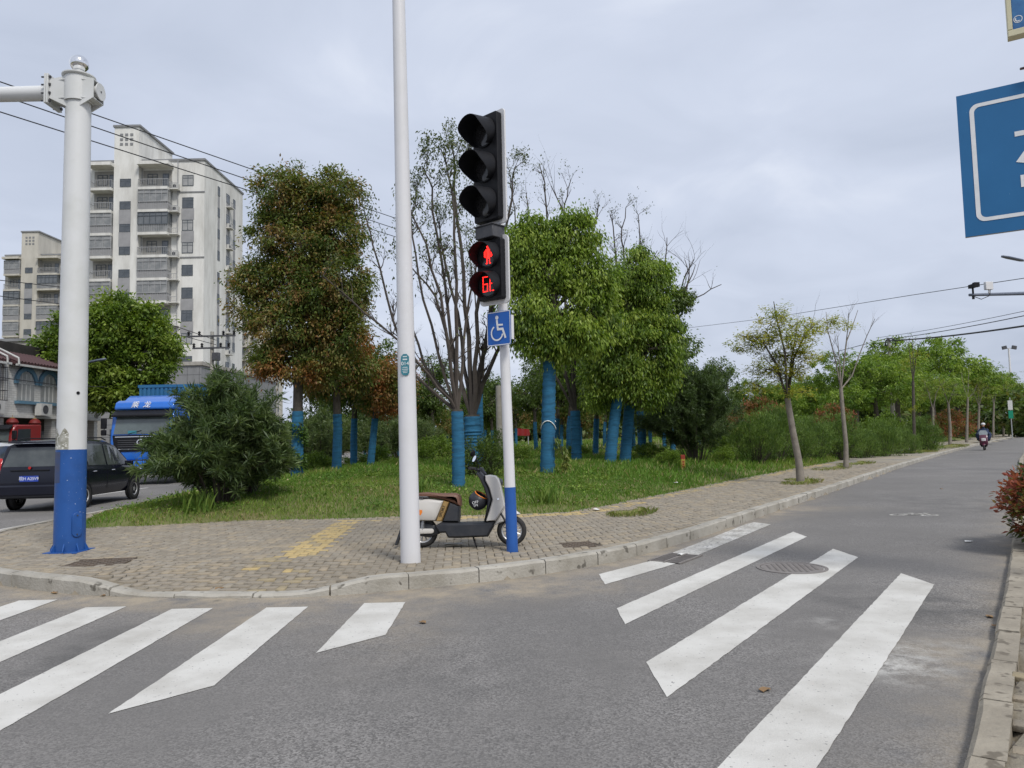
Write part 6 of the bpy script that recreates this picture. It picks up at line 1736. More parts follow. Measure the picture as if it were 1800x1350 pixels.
stem_tree('slender multi-stemmed tree with blue wrap directly above the parked scooter', c1, 1.62, .125,
          [[(770, 620, 0), (735, 480, .2), (722, 380, .3), (735, 320, .3)], [(792, 590, .1), (775, 450, .2), (760, 330, .1), (745, 295, 0)], [(755, 660, -.2), (690, 590, -.4), (620, 530, -.5), (568, 485, -.5)], [(803, 590, 0), (800, 450, -.2), (795, 340, -.2), (775, 262, 0)], [(730, 660, .3), (690, 560, .5), (655, 430, .5), (640, 370, .5)], [(815, 600, .2), (835, 480, .3), (850, 400, .2)], [(745, 640, .4), (712, 540, .7), (700, 430, .7)], [(780, 560, -.3), (750, 430, -.5), (705, 345, -.5)]], 21, 3400)
c2 = lawn_pos(829, 20.5)
stem_tree('thicker dark multi-stemmed tree just right of the slender one', c2, 1.5, .22,
          [[(826, 650, 0), (815, 480, .2), (798, 330, .2), (795, 255, .2)], [(850, 620, .2), (875, 470, .2), (900, 350, .3), (905, 295, .3)], [(800, 640, .3), (765, 520, .5), (715, 460, .6)], [(840, 600, -.2), (850, 450, -.2), (845, 330, -.2), (822, 262, 0)], [(860, 650, .1), (905, 560, .2), (935, 450, .4)], [(812, 600, .4), (780, 450, .5), (768, 380, .5)], [(845, 640, .3), (868, 560, .5), (860, 420, .5)]], 22, 3600)
c3 = lawn_pos(842, 24)
stem_tree('thin leaning trunk with blue wrap behind the dark multi-stemmed tree', c3, 2.3, .10, [[(850, 640, 0), (862, 520, .2), (880, 420, .3)], [(845, 640, .3), (835, 520, .4), (820, 430, .4)]], 23, 1200)
c4 = lawn_pos(1010, 26)
stem_tree('bare crowned tree rising behind the bright camphor', c4, 1.8, .16,
          [[(975, 600, 0), (965, 420, 0), (958, 340, 0), (948, 288, 0)], [(1000, 600, 0), (985, 430, 0), (992, 360, 0), (1003, 318, 0)], [(940, 600, .3), (915, 450, .3), (905, 370, .3), (896, 300, .3)], [(1010, 560, .2), (1040, 430, .2), (1052, 360, .2)], [(960, 520, .2), (935, 400, .2), (925, 340, .2)]], 24, 500, tw=.5)
c5 = lawn_pos(1125, 28)
stem_tree('bare twiggy tree showing above the second bright camphor', c5, 1.8, .15, [[(1100, 600, 0), (1085, 470, 0), (1078, 400, 0), (1075, 370, 0)], [(1130, 600, 0), (1130, 480, 0), (1125, 420, 0), (1122, 378, 0)], [(1115, 600, .2), (1100, 470, .2), (1092, 420, .2), (1100, 365, .2)], [(1150, 600, .2), (1180, 560, .2), (1220, 525, .2), (1268, 500, .2)]], 25, 300)

# --- roadside tree on the left
b = Vector((-21.3, 40.5, .12))
crown_tree('camphor_tree', 'broad green roadside camphor behind the thick mast and blue truck', 'tree', b,
           lobes_px(b.y, [(195, 575, 50, 40), (235, 580, 45, 40), (150, 595, 45, 38), (265, 600, 38, 38), (112, 625, 38, 36), (180, 630, 62, 42), (235, 640, 55, 42), (105, 662, 32, 28), (150, 675, 52, 32), (205, 690, 52, 26), (285, 615, 22, 24), (250, 670, 34, 26), (170, 542, 20, 16), (215, 530, 24, 14), (255, 552, 20, 16), (290, 580, 16, 14), (303, 606, 12, 13), (88, 612, 18, 16), (78, 650, 18, 14), (130, 572, 20, 18), (292, 640, 14, 12), (95, 685, 18, 14), (235, 705, 26, 14)], seed=8),
           66000, 18, [(.075, .13, .018), (.125, .195, .028), (.19, .265, .04), (.27, .335, .065)], r0=.26, L=.24, W=.11, clump=.46, per=170, shell=.58, spread=.13, group='big camphor trees', droop=.3)

# --- park trees further back, copies of three patterns
def proto_tree(name, seed, h, cw, stops, wrap, n, L, W, flat=False, r0=.11, red=None):
    rnd = random.Random(seed); lobes = []
    k = 9 if not flat else 11
    for i in range(k):
        a = rnd.uniform(0, 6.28); t = rnd.random(); z = h * (.46 + .46 * t) if not flat else h * (.33 + .6 * t)
        rr_ = cw * (.42 if not flat else .55) * (1 - .55 * t) * rnd.uniform(.5, 1)
        s_ = cw * (.27 if not flat else .30) * rnd.uniform(.7, 1.2)
        lobes.append((rr_ * math.cos(a), rr_ * math.sin(a), z, s_, s_, s_ * (.85 if not flat else .42)))
    return crown_tree(name, 'x', 'tree', (0, 0, 0), lobes, n, seed, stops, r0=r0, wrap=wrap, L=L, W=W, clump=.26 if not flat else .3, shell=.35, group='park trees further back', red_low=red)
protoA = proto_tree('park_tree', 31, 5.2, 3.2, DEEP + [(.10, .15, .03)], 1.6, 9000, .17, .07)
protoB = proto_tree('park_tree', 32, 4.6, 3.0, RUST, 1.6, 8000, .17, .07, red=(.8, 0, 0))
protoC = proto_tree('spreading_tree', 33, 7.0, 7.0, [(.09, .165, .022), (.16, .25, .034), (.25, .34, .055)], None, 15000, .24, .09, flat=True, r0=.2)
used = set()
def plant(proto, pos, s, rz, label, group=None):
    o = proto if proto.name not in used else copy_tree(proto)
    used.add(o.name) if o is proto else None
    used.add(proto.name)
    o.location = pos; o.scale = (s, s, s); o.rotation_euler = (0, 0, rz); o['label'] = label
    if group: o['group'] = group
    return o
rnd = random.Random(5)
spots = [(940, 44, 0), (975, 36, 0), (984, 41, 1), (997, 33, 0), (1018, 46, 1), (1043, 30, 0), (1060, 50, 0), (1110, 40, 0), (1125, 36, 0), (1140, 48, 1), (740, 46, 1), (762, 38, 0), (700, 44, 1), (672, 36, 0), (720, 58, 0), (785, 60, 1), (850, 48, 0), (865, 40, 0), (905, 52, 1), (560, 46, 0), (1165, 44, 0), (1190, 52, 1), (1225, 46, 0), (1265, 50, 0), (1180, 36, 0), (1240, 60, 0), (1300, 64, 0), (640, 62, 0), (810, 72, 0), (940, 76, 1), (1000, 70, 0), (1080, 72, 0)]
regions = [(0, 700, 'left of the plain white pole'), (700, 800, 'right of the plain white pole'), (800, 880, 'behind the multi-stemmed trees'), (880, 962, 'just right of the signal pole'), (962, 1072, 'between the two bright camphors'), (1072, 1180, 'right of the bright camphors'), (1180, 2000, 'behind the tall dark oleander')]
ordw = ['nearest', 'second nearest', 'third nearest', 'fourth nearest', 'fifth nearest', 'sixth nearest', 'seventh nearest', 'eighth nearest']
seen_r = {}
for px, Y, k in sorted(spots, key=lambda q: q[1]):
    X = (px - 900) / F_PX * Y
    rg = next(t for lo, hi, t in regions if lo <= px < hi); n_ = seen_r.get(rg, 0); seen_r[rg] = n_ + 1
    plant((protoA, protoB)[k], (X, Y, lz(X, Y) - .05), rnd.uniform(.8, 1.12), rnd.uniform(0, 6.28), ('green', 'copper')[k] + '-crowned wrapped park tree, ' + ordw[n_] + ' of those ' + rg)
sp_spots = [(1500, 46, .82), (1575, 48, .92), (1640, 46, .88), (1540, 60, 1.0), (1680, 66, .95), (1745, 84, .95), (1720, 72, .85), (1790, 100, .9), (1440, 56, .72), (1400, 52, .66), (1610, 62, .85), (1340, 50, .62), (1775, 120, 1.0)]
sp_lab = ['spreading green tree directly behind the pollarded street tree', 'spreading green tree under the coiled cable', 'spreading tree with a clear round top left of the bare far twigs', 'spreading tree behind the coil, partly hidden', 'spreading green tree above the far copper hedge', 'spreading tree above the oncoming rider', 'low spreading tree left of the rider', 'distant spreading tree at the right edge', 'spreading tree between the two nearest street trees', 'low spreading tree behind the nearest street tree', 'spreading tree showing behind the round-topped one', 'low spreading tree right of the tall oleander', 'farthest spreading tree by the green sign']
for (px, Y, s), lab in zip(sp_spots, sp_lab):
    Y0 = Y; Y = far_y(px, 2.2, Y); s *= Y / Y0
    X = (px - 900) / F_PX * Y
    plant(protoC, (X, Y, lz(X, Y) - .05), s, rnd.uniform(0, 6.28), lab, 'spreading trees beyond the hedges')

# --- street trees along the right road
def street_tree(label, base, trunk_px, arms, leaf_spots, seed, n, r0, stops=LOCUST, bark='bark_pale', flat=.35):
    """trunk_px: sight points up the trunk; arms: lists of sight points; leaf_spots px lobes"""
    rnd = random.Random(seed); base = Vector(base); Y = base.y; e_ = empty('street_tree', base, 0, label, 'tree', 'street trees along the right pavement')
    tp = [Vector((0, 0, -.1))] + [at(px, py, Y) - base for px, py in trunk_px]; k = len(tp)
    for q in tp[1:]: q.y *= .3
    m = MB(); m.tube(tp, [r0 * (1.2 if i == 0 else 1 - .3 * i / k) for i in range(k)], 12); m.build('trunk', M[bark], e_, smooth=60)
    m = MB(); tips = []
    for a in arms:
        pts = [tp[-1] - Vector((0, 0, .05))] + [at(px, py, Y + rnd.uniform(-.4, .4)) - base for px, py in a]; rs = r0 * .36
        m.tube(pts, [rs * (1 - .72 * i / (len(pts) - 1)) for i in range(len(pts))], 7)
        for c in range(4):
            i = rnd.randint(1, len(pts) - 1); d = (pts[i] - pts[i - 1]).normalized()
            grow(m, pts[i].lerp(pts[i - 1], rnd.random() * .6), d * .5 + Vector((rnd.gauss(0, .5), rnd.gauss(0, .5), .3)), rnd.uniform(.4, .8), rs * .25, 1, rnd, tips, .4, .2, 3, 4)
    m.build('limbs', M['bark' if n > 3000 else bark], e_, smooth=60)
    if n:
        r = np.random.default_rng(seed); lb = np.array(lobes_px(Y, leaf_spots, 1.0, seed, .8)); lb[:, :3] -= np.array(base)
        p, d, cl, cc, kk = crown(lb, n, r, .15, 26, .2, .1, .5)
        p[:, 2] = cc[:, 2][0] * 0 + p[:, 2]
        d[:, 2] *= flat
        m = MB()
        for j in range(0, len(cc), 3): limb(m, Vector(lb[kk[j], :3]), cc[j], .010, .004, rnd, 2, .06, 3)
        if n > 1200: tag(m.build('twigs', M['twig'], e_), kind='stuff')
        link('leaves', leaf_mesh('leaves', p, d, .095, .04, palette(cl, n, r, stops), seed, 'leaf', .85), e_)
    return e_
s1 = ground(1408, 848, .15)
street_tree('yellowish street tree with leaning pale trunk, nearest along the right pavement', s1, [(1404, 810), (1394, 760), (1384, 700)], [[(1365, 640), (1340, 600), (1320, 590)], [(1380, 620), (1365, 560), (1360, 530)], [(1395, 630), (1415, 590), (1430, 570)], [(1390, 640), (1400, 580)], [(1370, 660), (1345, 630)]],
            [(1360, 545, 20, 14), (1350, 572, 32, 14), (1375, 600, 45, 18), (1322, 604, 36, 14), (1418, 592, 34, 16), (1385, 625, 48, 16), (1420, 630, 30, 14), (1345, 650, 34, 16), (1400, 655, 36, 14), (1340, 680, 28, 12), (1430, 575, 18, 10), (1310, 590, 18, 8), (1350, 590, 30, 10), (1400, 570, 26, 10), (1370, 560, 18, 9), (1395, 690, 24, 8)], 41, 9500, .10)
s2 = ground(1487, 823, .15)
street_tree('pollarded bare street tree with sparse tuft of leaves, second along the right pavement', s2, [(1487, 780), (1482, 730), (1478, 682)], [[(1468, 630), (1455, 580), (1452, 548)], [(1484, 630), (1490, 580), (1492, 550)], [(1476, 640), (1472, 590)], [(1498, 660), (1512, 620), (1524, 590), (1538, 560)], [(1488, 600), (1498, 575), (1508, 545)]],
            [(1462, 566, 20, 8), (1478, 575, 20, 8), (1455, 580, 14, 7), (1470, 560, 10, 8), (1440, 572, 14, 6)], 42, 1100, .085)
s3 = ground(1607, 794, .15)
street_tree('dark thin street tree with few leaves, third along the right pavement', s3, [(1607, 760), (1606, 720), (1605, 670)], [[(1600, 630), (1596, 600)], [(1610, 630), (1616, 605)], [(1605, 620), (1603, 595)]], [(1606, 720, 8, 6), (1600, 640, 14, 10), (1610, 625, 12, 10)], 43, 900, .10, bark='bark')
s4 = ground(1640, 788, .15)
street_tree('small leafy street tree with low yellow sprout, fourth along the right pavement', s4, [(1640, 760), (1640, 720)], [[(1632, 690), (1624, 670)], [(1646, 690), (1655, 675)]], [(1630, 670, 26, 10), (1652, 680, 24, 10), (1640, 695, 28, 9), (1638, 760, 12, 12), (1620, 685, 16, 8)], 44, 2600, .10, stops=[(.14, .2, .03), (.2, .26, .045), (.28, .28, .055)])
s5 = ground(1670, 782, .15)
street_tree('green leafy street tree just left of the oncoming rider', s5, [(1670, 750), (1667, 710)], [[(1660, 690), (1652, 670)], [(1674, 690), (1684, 672)]], [(1660, 680, 26, 10), (1682, 676, 26, 10), (1670, 695, 30, 9), (1690, 690, 16, 8)], 45, 2600, .12, stops=[(.11, .18, .03), (.17, .24, .035), (.23, .28, .05)])
s6 = ground(1699, 777, .15)
street_tree('pale bare street tree with forked top beside the oncoming rider', s6, [(1700, 740), (1701, 700)], [[(1702, 670), (1704, 645)], [(1694, 680), (1690, 655)], [(1712, 690), (1718, 675)]], [(1702, 670, 8, 5)], 46, 150, .12)
for i, (px, py, lab) in enumerate(((1720, 774, 'street tree immediately above the rider, yellow-green'), (1746, 769, 'street tree right of the rider, yellow-green'), (1764, 766, 'second street tree right of the rider, small in the distance'), (1781, 763, 'farthest street tree by the right edge'))):
    q = ground(px, py, .15)
    street_tree(lab, q, [(px, py - 25), (px + 1, py - 60)], [[(px - 8, py - 85)], [(px + 8, py - 88)], [(px, py - 95)]], [(px - 10, py - 90, 22, 9), (px + 12, py - 92, 22, 9), (px, py - 76, 26, 8), (px + 2, py - 103, 16, 8)], 47 + i, 2200, .13, stops=[(.13, .18, .03), (.2, .23, .045), (.27, .25, .05)])

# --- wood closing the view behind the park
r = np.random.default_rng(77); lobes = []
for i in range(120):
    px = 430 + 1400 * i / 119; Y = r.uniform(95, 135); X = (px - 900) / F_PX * Y; h = r.uniform(3.0, 6.5) * (1 if px < 1250 else 1.15)
    lobes.append((X, Y, lz(X, min(Y, 200)) + h * .45, r.uniform(2.5, 4.5), 2.5, h * .55))
p, d, cl, cc, kk = crown(np.array(lobes), 46000, r, 1.0, 60, .2, .3)
p[:, 2] = np.maximum(p[:, 2], .6)
tag(link('distant_wood', leaf_mesh('distant_wood', p, d, .85, .5, palette(cl, 46000, r, [(.05, .085, .022), (.08, .125, .03), (.12, .165, .04), (.13, .12, .05)]), 77)), 'mixed wood closing the view behind the park', 'wood', kind='stuff')

# --- shrubs
def oleander(name, label, base, w, h, n, seed, stops=OLE, L=.17, W=.024, group='oleander bushes', lean=(0, 0)):
    r = np.random.default_rng(seed); rnd = random.Random(seed); base = Vector(base); e_ = empty(name, base, 0, label, 'shrub', group)
    m = MB(); tips = []
    ns = int(34 + w * 6)
    for i in range(ns):
        a = rnd.uniform(0, 6.28); q = rnd.random() ** .6; rr_ = w * .5 * q; hh_ = h * math.sqrt(max(.04, 1 - (q * .95) ** 2.2)) * rnd.uniform(.72, 1.02)
        b0 = Vector((math.cos(a) * rr_ * .18, math.sin(a) * rr_ * .18, -.05)); b1_ = Vector((math.cos(a) * rr_ + lean[0] * q, math.sin(a) * rr_ * .9 + lean[1] * q, hh_))
        md = b0.lerp(b1_, .5) + Vector((0, 0, h * .12)); pts = [b0, b0.lerp(md, .6), md, md.lerp(b1_, .6), b1_]
        m.tube(pts, [.012, .010, .008, .006, .004], 4, cap=False)
        for j in range(12):
            t = .10 + .90 * rnd.random() ** .8; k = min(3, int(t * 4)); s0 = pts[k].lerp(pts[k + 1], t * 4 - k)
            d = ((pts[k + 1] - pts[k]).normalized() + Vector((rnd.gauss(0, .55), rnd.gauss(0, .55), rnd.gauss(.15, .3)))).normalized(); l = rnd.uniform(.25, .6) * min(1, h / 2.2); e2_ = s0 + d * l
            m.tube([s0, e2_], [.006, .003], 3, cap=False)
            for u in (.35, .7, 1.0): tips.append((s0.lerp(e2_, u), d))
        tips.append((b1_, Vector((0, 0, 1))))
    m.build('stems', M['twig'], e_)
    tp = np.array([t[0][:] for t in tips]); td = np.array([t[1][:] for t in tips]); k = r.integers(0, len(tp), n)
    rad = r.normal(0, 1, (n, 3)); d = td[k] * .55 + nrm(rad) * .9 + np.array([0, 0, .02]); p = tp[k] + r.normal(0, .035, (n, 3))
    link('foliage', leaf_mesh('foliage', p, d, L, W, palette(r.random(len(tp))[k], n, r, stops), seed, 'leaf', .5, .05), e_)
    return e_
q = lawn_at(388, 884)
oleander('oleander_bush', 'big dark oleander bush on the lawn in front of the blue truck', q, 2.15, 2.2, 50000, 55, L=.2, W=.027)
q = lawn_at(440, 868)
oleander('oleander_bush', 'smaller oleander joined to the right side of the big one', q, 1.2, 1.3, 9000, 52)
oB = oleander('oleander_bush', 'large dark oleander right of the bright camphors', lawn_at(1225, 812), 3.9, 3.35, 46000, 53, stops=[(.045, .075, .028), (.07, .11, .04), (.10, .15, .055)])
oC = oleander('oleander_bush', 'pale-tipped oleander filling the gap behind the copper camphor', lawn_pos(560, 32), 3.4, 2.6, 12000, 54, stops=OLE + [(.13, .17, .06)], L=.22, W=.03)
for px, Y, s, lab in ((662, 34, .95, 'dark oleander left of the plain white pole, behind the thin wraps'), (705, 32, .8, 'oleander directly behind the plain white pole'), (735, 36, .8, 'oleander behind the lamp pole, right side'), (540, 34, 1.05, 'oleander behind the copper camphor trunk'), (470, 33, 1.1, 'oleander between the bush and the copper camphor'), (1290, 40, .9, 'oleander behind the dark hedge start')):
    o = copy_tree(oC); X = (px - 900) / F_PX * Y; o.location = (X, Y, lz(X, Y) - .03); o.scale = (s, s, s); o.rotation_euler = (0, 0, rnd.uniform(0, 6)); o['label'] = lab
def bush(name, label, base, lobes, n, seed, stops, L, W, cat='shrub', group=None, up=.5, vert=0.0, clump=.12, mat='leaf'):
    r = np.random.default_rng(seed); e_ = empty(name, base, 0, label, cat, group); rnd = random.Random(seed)
    p, d, cl, cc, kk = crown(lobes, n, r, clump, 30, .35, -.1, .8); d[:, 2] += vert
    p[:, 2] = np.maximum(p[:, 2], .02)
    m = MB()
    for j in rnd.sample(range(len(cc)), min(60, len(cc))): limb(m, (cc[j][0] * .2, cc[j][1] * .2, -.02), cc[j], .012, .004, rnd, 2, .05, 3)
    m.build('stems', M['twig'], e_)
    link('foliage', leaf_mesh('foliage', p, d, L, W, palette(cl, n, r, stops), seed, mat, up), e_)
    return e_
q = lawn_at(850, 838)
bush('round_shrub', 'rounded dark shrub on the lawn behind the scooter mirror', q, [(0, 0, .45, .55, .5, .45), (.3, .1, .6, .4, .4, .4), (-.3, 0, .5, .4, .4, .4)], 5500, 61, DEEP, .07, .025)
# juniper hedge clumps along the pavement
jun = bush('juniper_bush', 'x', (0, 0, 0), [(0, 0, .8, .75, .7, .8), (.4, .1, .9, .5, .5, .8), (-.45, 0, .75, .5, .5, .75), (.1, -.2, 1.2, .5, .4, .5)], 9000, 62, JUN, .10, .018, group='dark juniper hedge clumps', vert=1.6, clump=.14)
jl = ['dark juniper clump at the near end of the hedge', 'dark juniper clump left of the nearest street tree', 'dark juniper clump behind the nearest street tree trunk', 'dark juniper clump right of the nearest street tree', 'dark juniper clump before the pollarded street tree', 'dark juniper clump right of the pollarded street tree', 'dark juniper clump midway to the third street tree', 'dark juniper clump left of the third street tree', 'dark juniper clump right of the third street tree']
for i, (px, py) in enumerate(((1325, 812), (1360, 808), (1395, 806), (1428, 800), (1470, 797), (1510, 793), (1545, 790), (1578, 787), (1620, 781))):
    Y = [28, 29.5, 31, 33, 35, 37, 39, 42, 47][i]
    o = jun if i == 0 else copy_tree(jun); X = (px - 900) / F_PX * Y; s = [1.15, 1.35, .95, 1.15, 1.3, 1.0, 1.4, 1.15, 1.55][i]
    o.location = (X, Y, lz(X, Y) - .05); o.scale = (s, s, s); o.rotation_euler = (0, 0, i * 1.3); o['label'] = jl[i]
pho = bush('photinia_bush', 'x', (0, 0, 0), [(0, 0, .7, .8, .7, .6), (.6, .1, .6, .6, .6, .5), (-.6, 0, .65, .6, .6, .5), (.1, -.1, 1.05, .6, .5, .4)], 7000, 63, PHOT, .10, .045, group='red-leaved photinia bushes', clump=.14)
for i, (px, Y, s, lab) in enumerate(((1330, 34, 1.15, 'red-tipped photinia behind the near end of the hedge'), (1465, 40, 1.15, 'red-tipped photinia between the first two street trees'), (1672, 58, 1.5, 'coppery photinia mound left of the rider'), (1752, 74, 1.6, 'coppery photinia mound right of the rider'), (1645, 54, 1.2, 'coppery photinia behind the low sprouting street tree'), (1785, 88, 1.6, 'coppery photinia mound by the right edge'), (1710, 66, 1.4, 'coppery photinia mound directly above the rider'))):
    Y0 = Y; Y = far_y(px, .9, Y); s *= Y / Y0; o = pho if i == 0 else copy_tree(pho); X = (px - 900) / F_PX * Y; o.location = (X, Y, lz(X, Y) - .05 + (.95 if i < 2 else 0)); o.scale = (s, s, s); o.rotation_euler = (0, 0, i * 1.7); o['label'] = lab
grn = bush('leafy_shrub', 'x', (0, 0, 0), [(0, 0, .5, .7, .6, .45), (.5, .1, .45, .5, .5, .4), (-.5, 0, .4, .5, .5, .4), (.2, 0, .8, .5, .5, .35)], 4500, 64, [(.085, .15, .022), (.14, .22, .032), (.20, .28, .045)], .09, .04, group='light green shrubs', clump=.14)
for i, (px, Y, s, lab) in enumerate(((1430, 31, 1.0, 'light green shrub right of the nearest street tree trunk'), (1460, 33, .9, 'light green shrub left of the pollarded trunk'), (1400, 44, 1.6, 'tall light shrub above the hedge'), (1260, 36, .7, 'low light shrub right of the oleander'), (740, 24.5, .8, 'light green shrub right of the plain white pole'), (1560, 52, 2.0, 'light mound of shrub behind the third street tree'), (1530, 47, 1.7, 'light mound of shrub behind the pollarded tree'), (1770, 66, 1.2, 'light shrub right of the rider'), (775, 30, .9, 'light green shrub behind the slender wrapped trunk'), (555, 26, .7, 'low green shrub right of the copper camphor trunk'), (905, 27, .6, 'low green shrub behind the signal pole'), (1690, 70, 1.3, 'light shrub left of the rider'))):
    Y0 = Y; Y = far_y(px, .8, Y); s *= Y / Y0; o = grn if i == 0 else copy_tree(grn); X = (px - 900) / F_PX * Y; o.location = (X, Y, lz(X, Y) - .05); o.scale = (s, s, s); o.rotation_euler = (0, 0, i * 1.9); o['label'] = lab
for i, (px, Y, s, lab) in enumerate(((625, b7.y + 1.5, .55, 'knee-high undergrowth left of the plain white pole'), (572, b6.y + 1.2, .5, 'knee-high undergrowth at the second blue-wrapped trunk'), (665, b8.y + 1.5, .7, 'undergrowth below the small reddish camphor'), (690, 24, .3, 'undergrowth touching the plain white pole on its left'), (1140, 27, .6, 'undergrowth between the bright camphors and the oleander'), (1170, 24, .5, 'low undergrowth in front of the tall oleander'), (1270, 27, .6, 'low undergrowth right of the yellow marker'), (1015, 30, .5, 'low undergrowth between the two bright camphors'), (880, 30, .6, 'low undergrowth left of the bright camphor trunk'))):
    o = copy_tree(grn); X = (px - 900) / F_PX * Y; o.location = (X, Y, lz(X, Y) - .05); o.scale = (s * 1.3, s, s); o.rotation_euler = (0, 0, i * 2.3); o['label'] = lab
# near photinia at the right edge
bush('photinia_bush', 'near photinia bush with red and green leaves at the right kerb', (6.5, 9.0, .1), [(0, 0, .45, .42, .5, .38), (.1, .1, .68, .42, .45, .28), (-.16, -.1, .3, .36, .4, .28), (-.2, 0, .55, .3, .35, .25), (-.1, -.35, .28, .34, .3, .24), (.05, -.3, .6, .36, .34, .3), (.0, .1, .85, .26, .3, .16), (.4, .35, .5, .6, .6, .4), (.75, .7, .55, .6, .6, .4)], 9500, 65, [(.045, .075, .02), (.09, .11, .03), (.19, .12, .035), (.27, .06, .045), (.32, .10, .07)], .085, .04, group='red-leaved photinia bushes', clump=.09)
for i, (x, y) in enumerate(((9.2, 12.6), (12.5, 17.3))):
    o = copy_tree(pho); o.location = (x + 1.0, y, .1); o.scale = (.55, .55, .5); o['label'] = ('photinia bush just beyond the near one on the right verge', 'third photinia bush along the right verge')[i]

# --- ivy on the copper camphor, shoot on the green one
r = np.random.default_rng(71); n = 1500; zz = r.uniform(.15, 1.5, n) ; a = r.uniform(0, 6.28, n)
keep = (np.sin(zz * 7 + a) > -.2); zz, a = zz[keep], a[keep]; n = len(zz)
iv = empty('ivy', b1, 0, 'green ivy climbing the copper camphor trunk', 'plant')
p = np.stack([np.cos(a) * .24, np.sin(a) * .24, zz + .1], 1) + r.normal(0, .03, (n, 3))
link('foliage', leaf_mesh('foliage', p, np.stack([np.cos(a), np.sin(a), -.6 + 0 * a], 1) + r.normal(0, .4, (n, 3)), .09, .07, palette(r.random(n), n, r, [(.05, .1, .02), (.09, .16, .03)]), 71), iv)
m = MB(); m.tube([(.2 * math.cos(t * 2), -.2 + 0 * t, .1 + t * .5) for t in np.linspace(0, 3, 9)], .01, 4); m.build('stem', M['twig'], iv)
n = 260; t = r.random(n); p = np.stack([.22 + .25 * np.sin(t * 2.4), -.16 - .1 * t, .15 + .75 * (1 - t) ** 1.2], 1) + r.normal(0, .06, (n, 3))
sh_ = empty('leafy_shoot', b3, 0, 'yellow-green drooping shoot at the foot of the bright camphor', 'plant')
link('foliage', leaf_mesh('foliage', p, r.normal(0, .4, (n, 3)) + np.array([.2, -.1, -.8]), .12, .045, palette(t, n, r, [(.10, .16, .03), (.2, .21, .05)]), 72), sh_)
m = MB(); m.tube([(.18, -.14, .95), (.35, -.2, .7), (.46, -.26, .2), (.5, -.28, 0)], .01, 4); m.build('stem', M['twig'], sh_)
fk = AXIS['bright green camphor tree with blue-wrapped trunk right of the signal pole']; zr = 1.25; ox = fk * (zr / fk.z); m = MB(); m.tube([(ox.x + math.cos(t) * .192, ox.y + math.sin(t) * .192, zr + .12 * math.sin(t * 1.5 + 1)) for t in np.linspace(0, 6.28, 22)], .014, 5)
tag(m.build('rope_tie', M['print_white'], None, loc=b3), 'white cord tied round the bright camphor trunk', 'cord')

# --- fallen leaf litter and low broad-leaved weeds in the grass
pp = scatter(2600, -9, 12, 12.9, 24, 95, .05); nl = len(pp); rl = np.random.default_rng(95)
tag(link('leaf_litter', leaf_mesh('leaf_litter', pp + np.array([0, 0, .045]), rl.normal(0, 1, (nl, 3)) * np.array([1, 1, .25]), .075, .04, palette(rl.random(nl), nl, rl, [(.16, .09, .04), (.30, .21, .10), (.42, .36, .22)]), 95, 'leaf_matte', .7)), 'dry leaf litter in the lawn grass', 'leaves', kind='stuff')
ctr = scatter(240, -9, 9, 13.2, 22, 96, .15); ki = rl.integers(0, len(ctr), 9000); pw_ = ctr[ki] + np.column_stack([rl.normal(0, .16, (9000, 2)), rl.uniform(0, .10, 9000)]); ci_ = rl.random(len(ctr))[ki]
tag(link('low_weeds', leaf_mesh('low_weeds', pw_, rl.normal(0, 1, (9000, 3)) * np.array([1, 1, .4]) + np.array([0, 0, .3]), .065, .035, palette(ci_, 9000, rl, [(.07, .14, .025), (.13, .22, .035), (.2, .28, .05)]), 96, 'leaf_matte', .7)), 'clover-like weeds in the lawn', 'weeds', kind='stuff')

# --- weeds in the tree pits and along the pavement
def weeds(label, c, rx, ry, n, seed, ang=0.0, h=(.02, .10)):
    r = np.random.default_rng(seed); t = r.uniform(0, 6.28, n); q = np.sqrt(r.random(n)); x, y = np.cos(t) * q * rx, np.sin(t) * q * ry
    P_ = np.stack([c[0] + x * math.cos(ang) - y * math.sin(ang), c[1] + x * math.sin(ang) + y * math.cos(ang), np.full(n, .145)], 1)
    def cols(b, rr_):
        k = len(b); return np.where(rr_.random((k, 1)) < .35, np.array([.33, .28, .14]), np.array([.19, .24, .06])) * rr_.uniform(.7, 1.25, k)[:, None]
    o = blades('pit_weeds', P_, h[0], h[1], .006, cols, 1.2, seed=seed); return tag(o, label, 'weeds', kind='stuff')
ra = R(55)
weeds('weeds in the empty pit beside the lawn edge', (2.05, 13.3), .62, .4, 800, 81, ra)
weeds('weeds round the nearest street tree', (s1.x, s1.y), .95, .5, 700, 82, ra)
weeds('weeds beyond the nearest street tree', (s1.x + .35, s1.y + 1.3), .6, .3, 260, 87, ra)
weeds('weeds round the pollarded street tree', (s2.x - .5, s2.y + .1), 1.7, .6, 800, 83, ra)
weeds('weeds between the second and third street trees', (s2.x + 1.9, s2.y + 3.4), 1.5, .7, 800, 84, ra)
weeds('weeds round the third street tree', (s3.x, s3.y), 2.2, 1.2, 1800, 85, ra)
weeds('weeds round the farther street trees', (s4.x + 3, s4.y + 4), 7, 1.6, 3000, 86, ra)
rr2 = np.random.default_rng(90); tt = rr2.random(2600); L2_ = [Vector(p) for p in LAWN[5:17]]
tot_, ptl = resample([tuple(p) for p in L2_], .1)
P_ = np.array([[*(ptl(t * tot_)), .13] for t in tt]); P_[:, :2] += rr2.normal(0, .10, (len(tt), 2))
tag(blades('edge_weeds', P_, .03, .13, .006, lawn_cols, 1.1, seed=90), 'ragged weeds along the lawn edge', 'weeds', kind='stuff')
w_ = [(x, y) for x, y in ((-8.0, 12.3), (-7.6, 12.6), (-8.3, 12.6))]
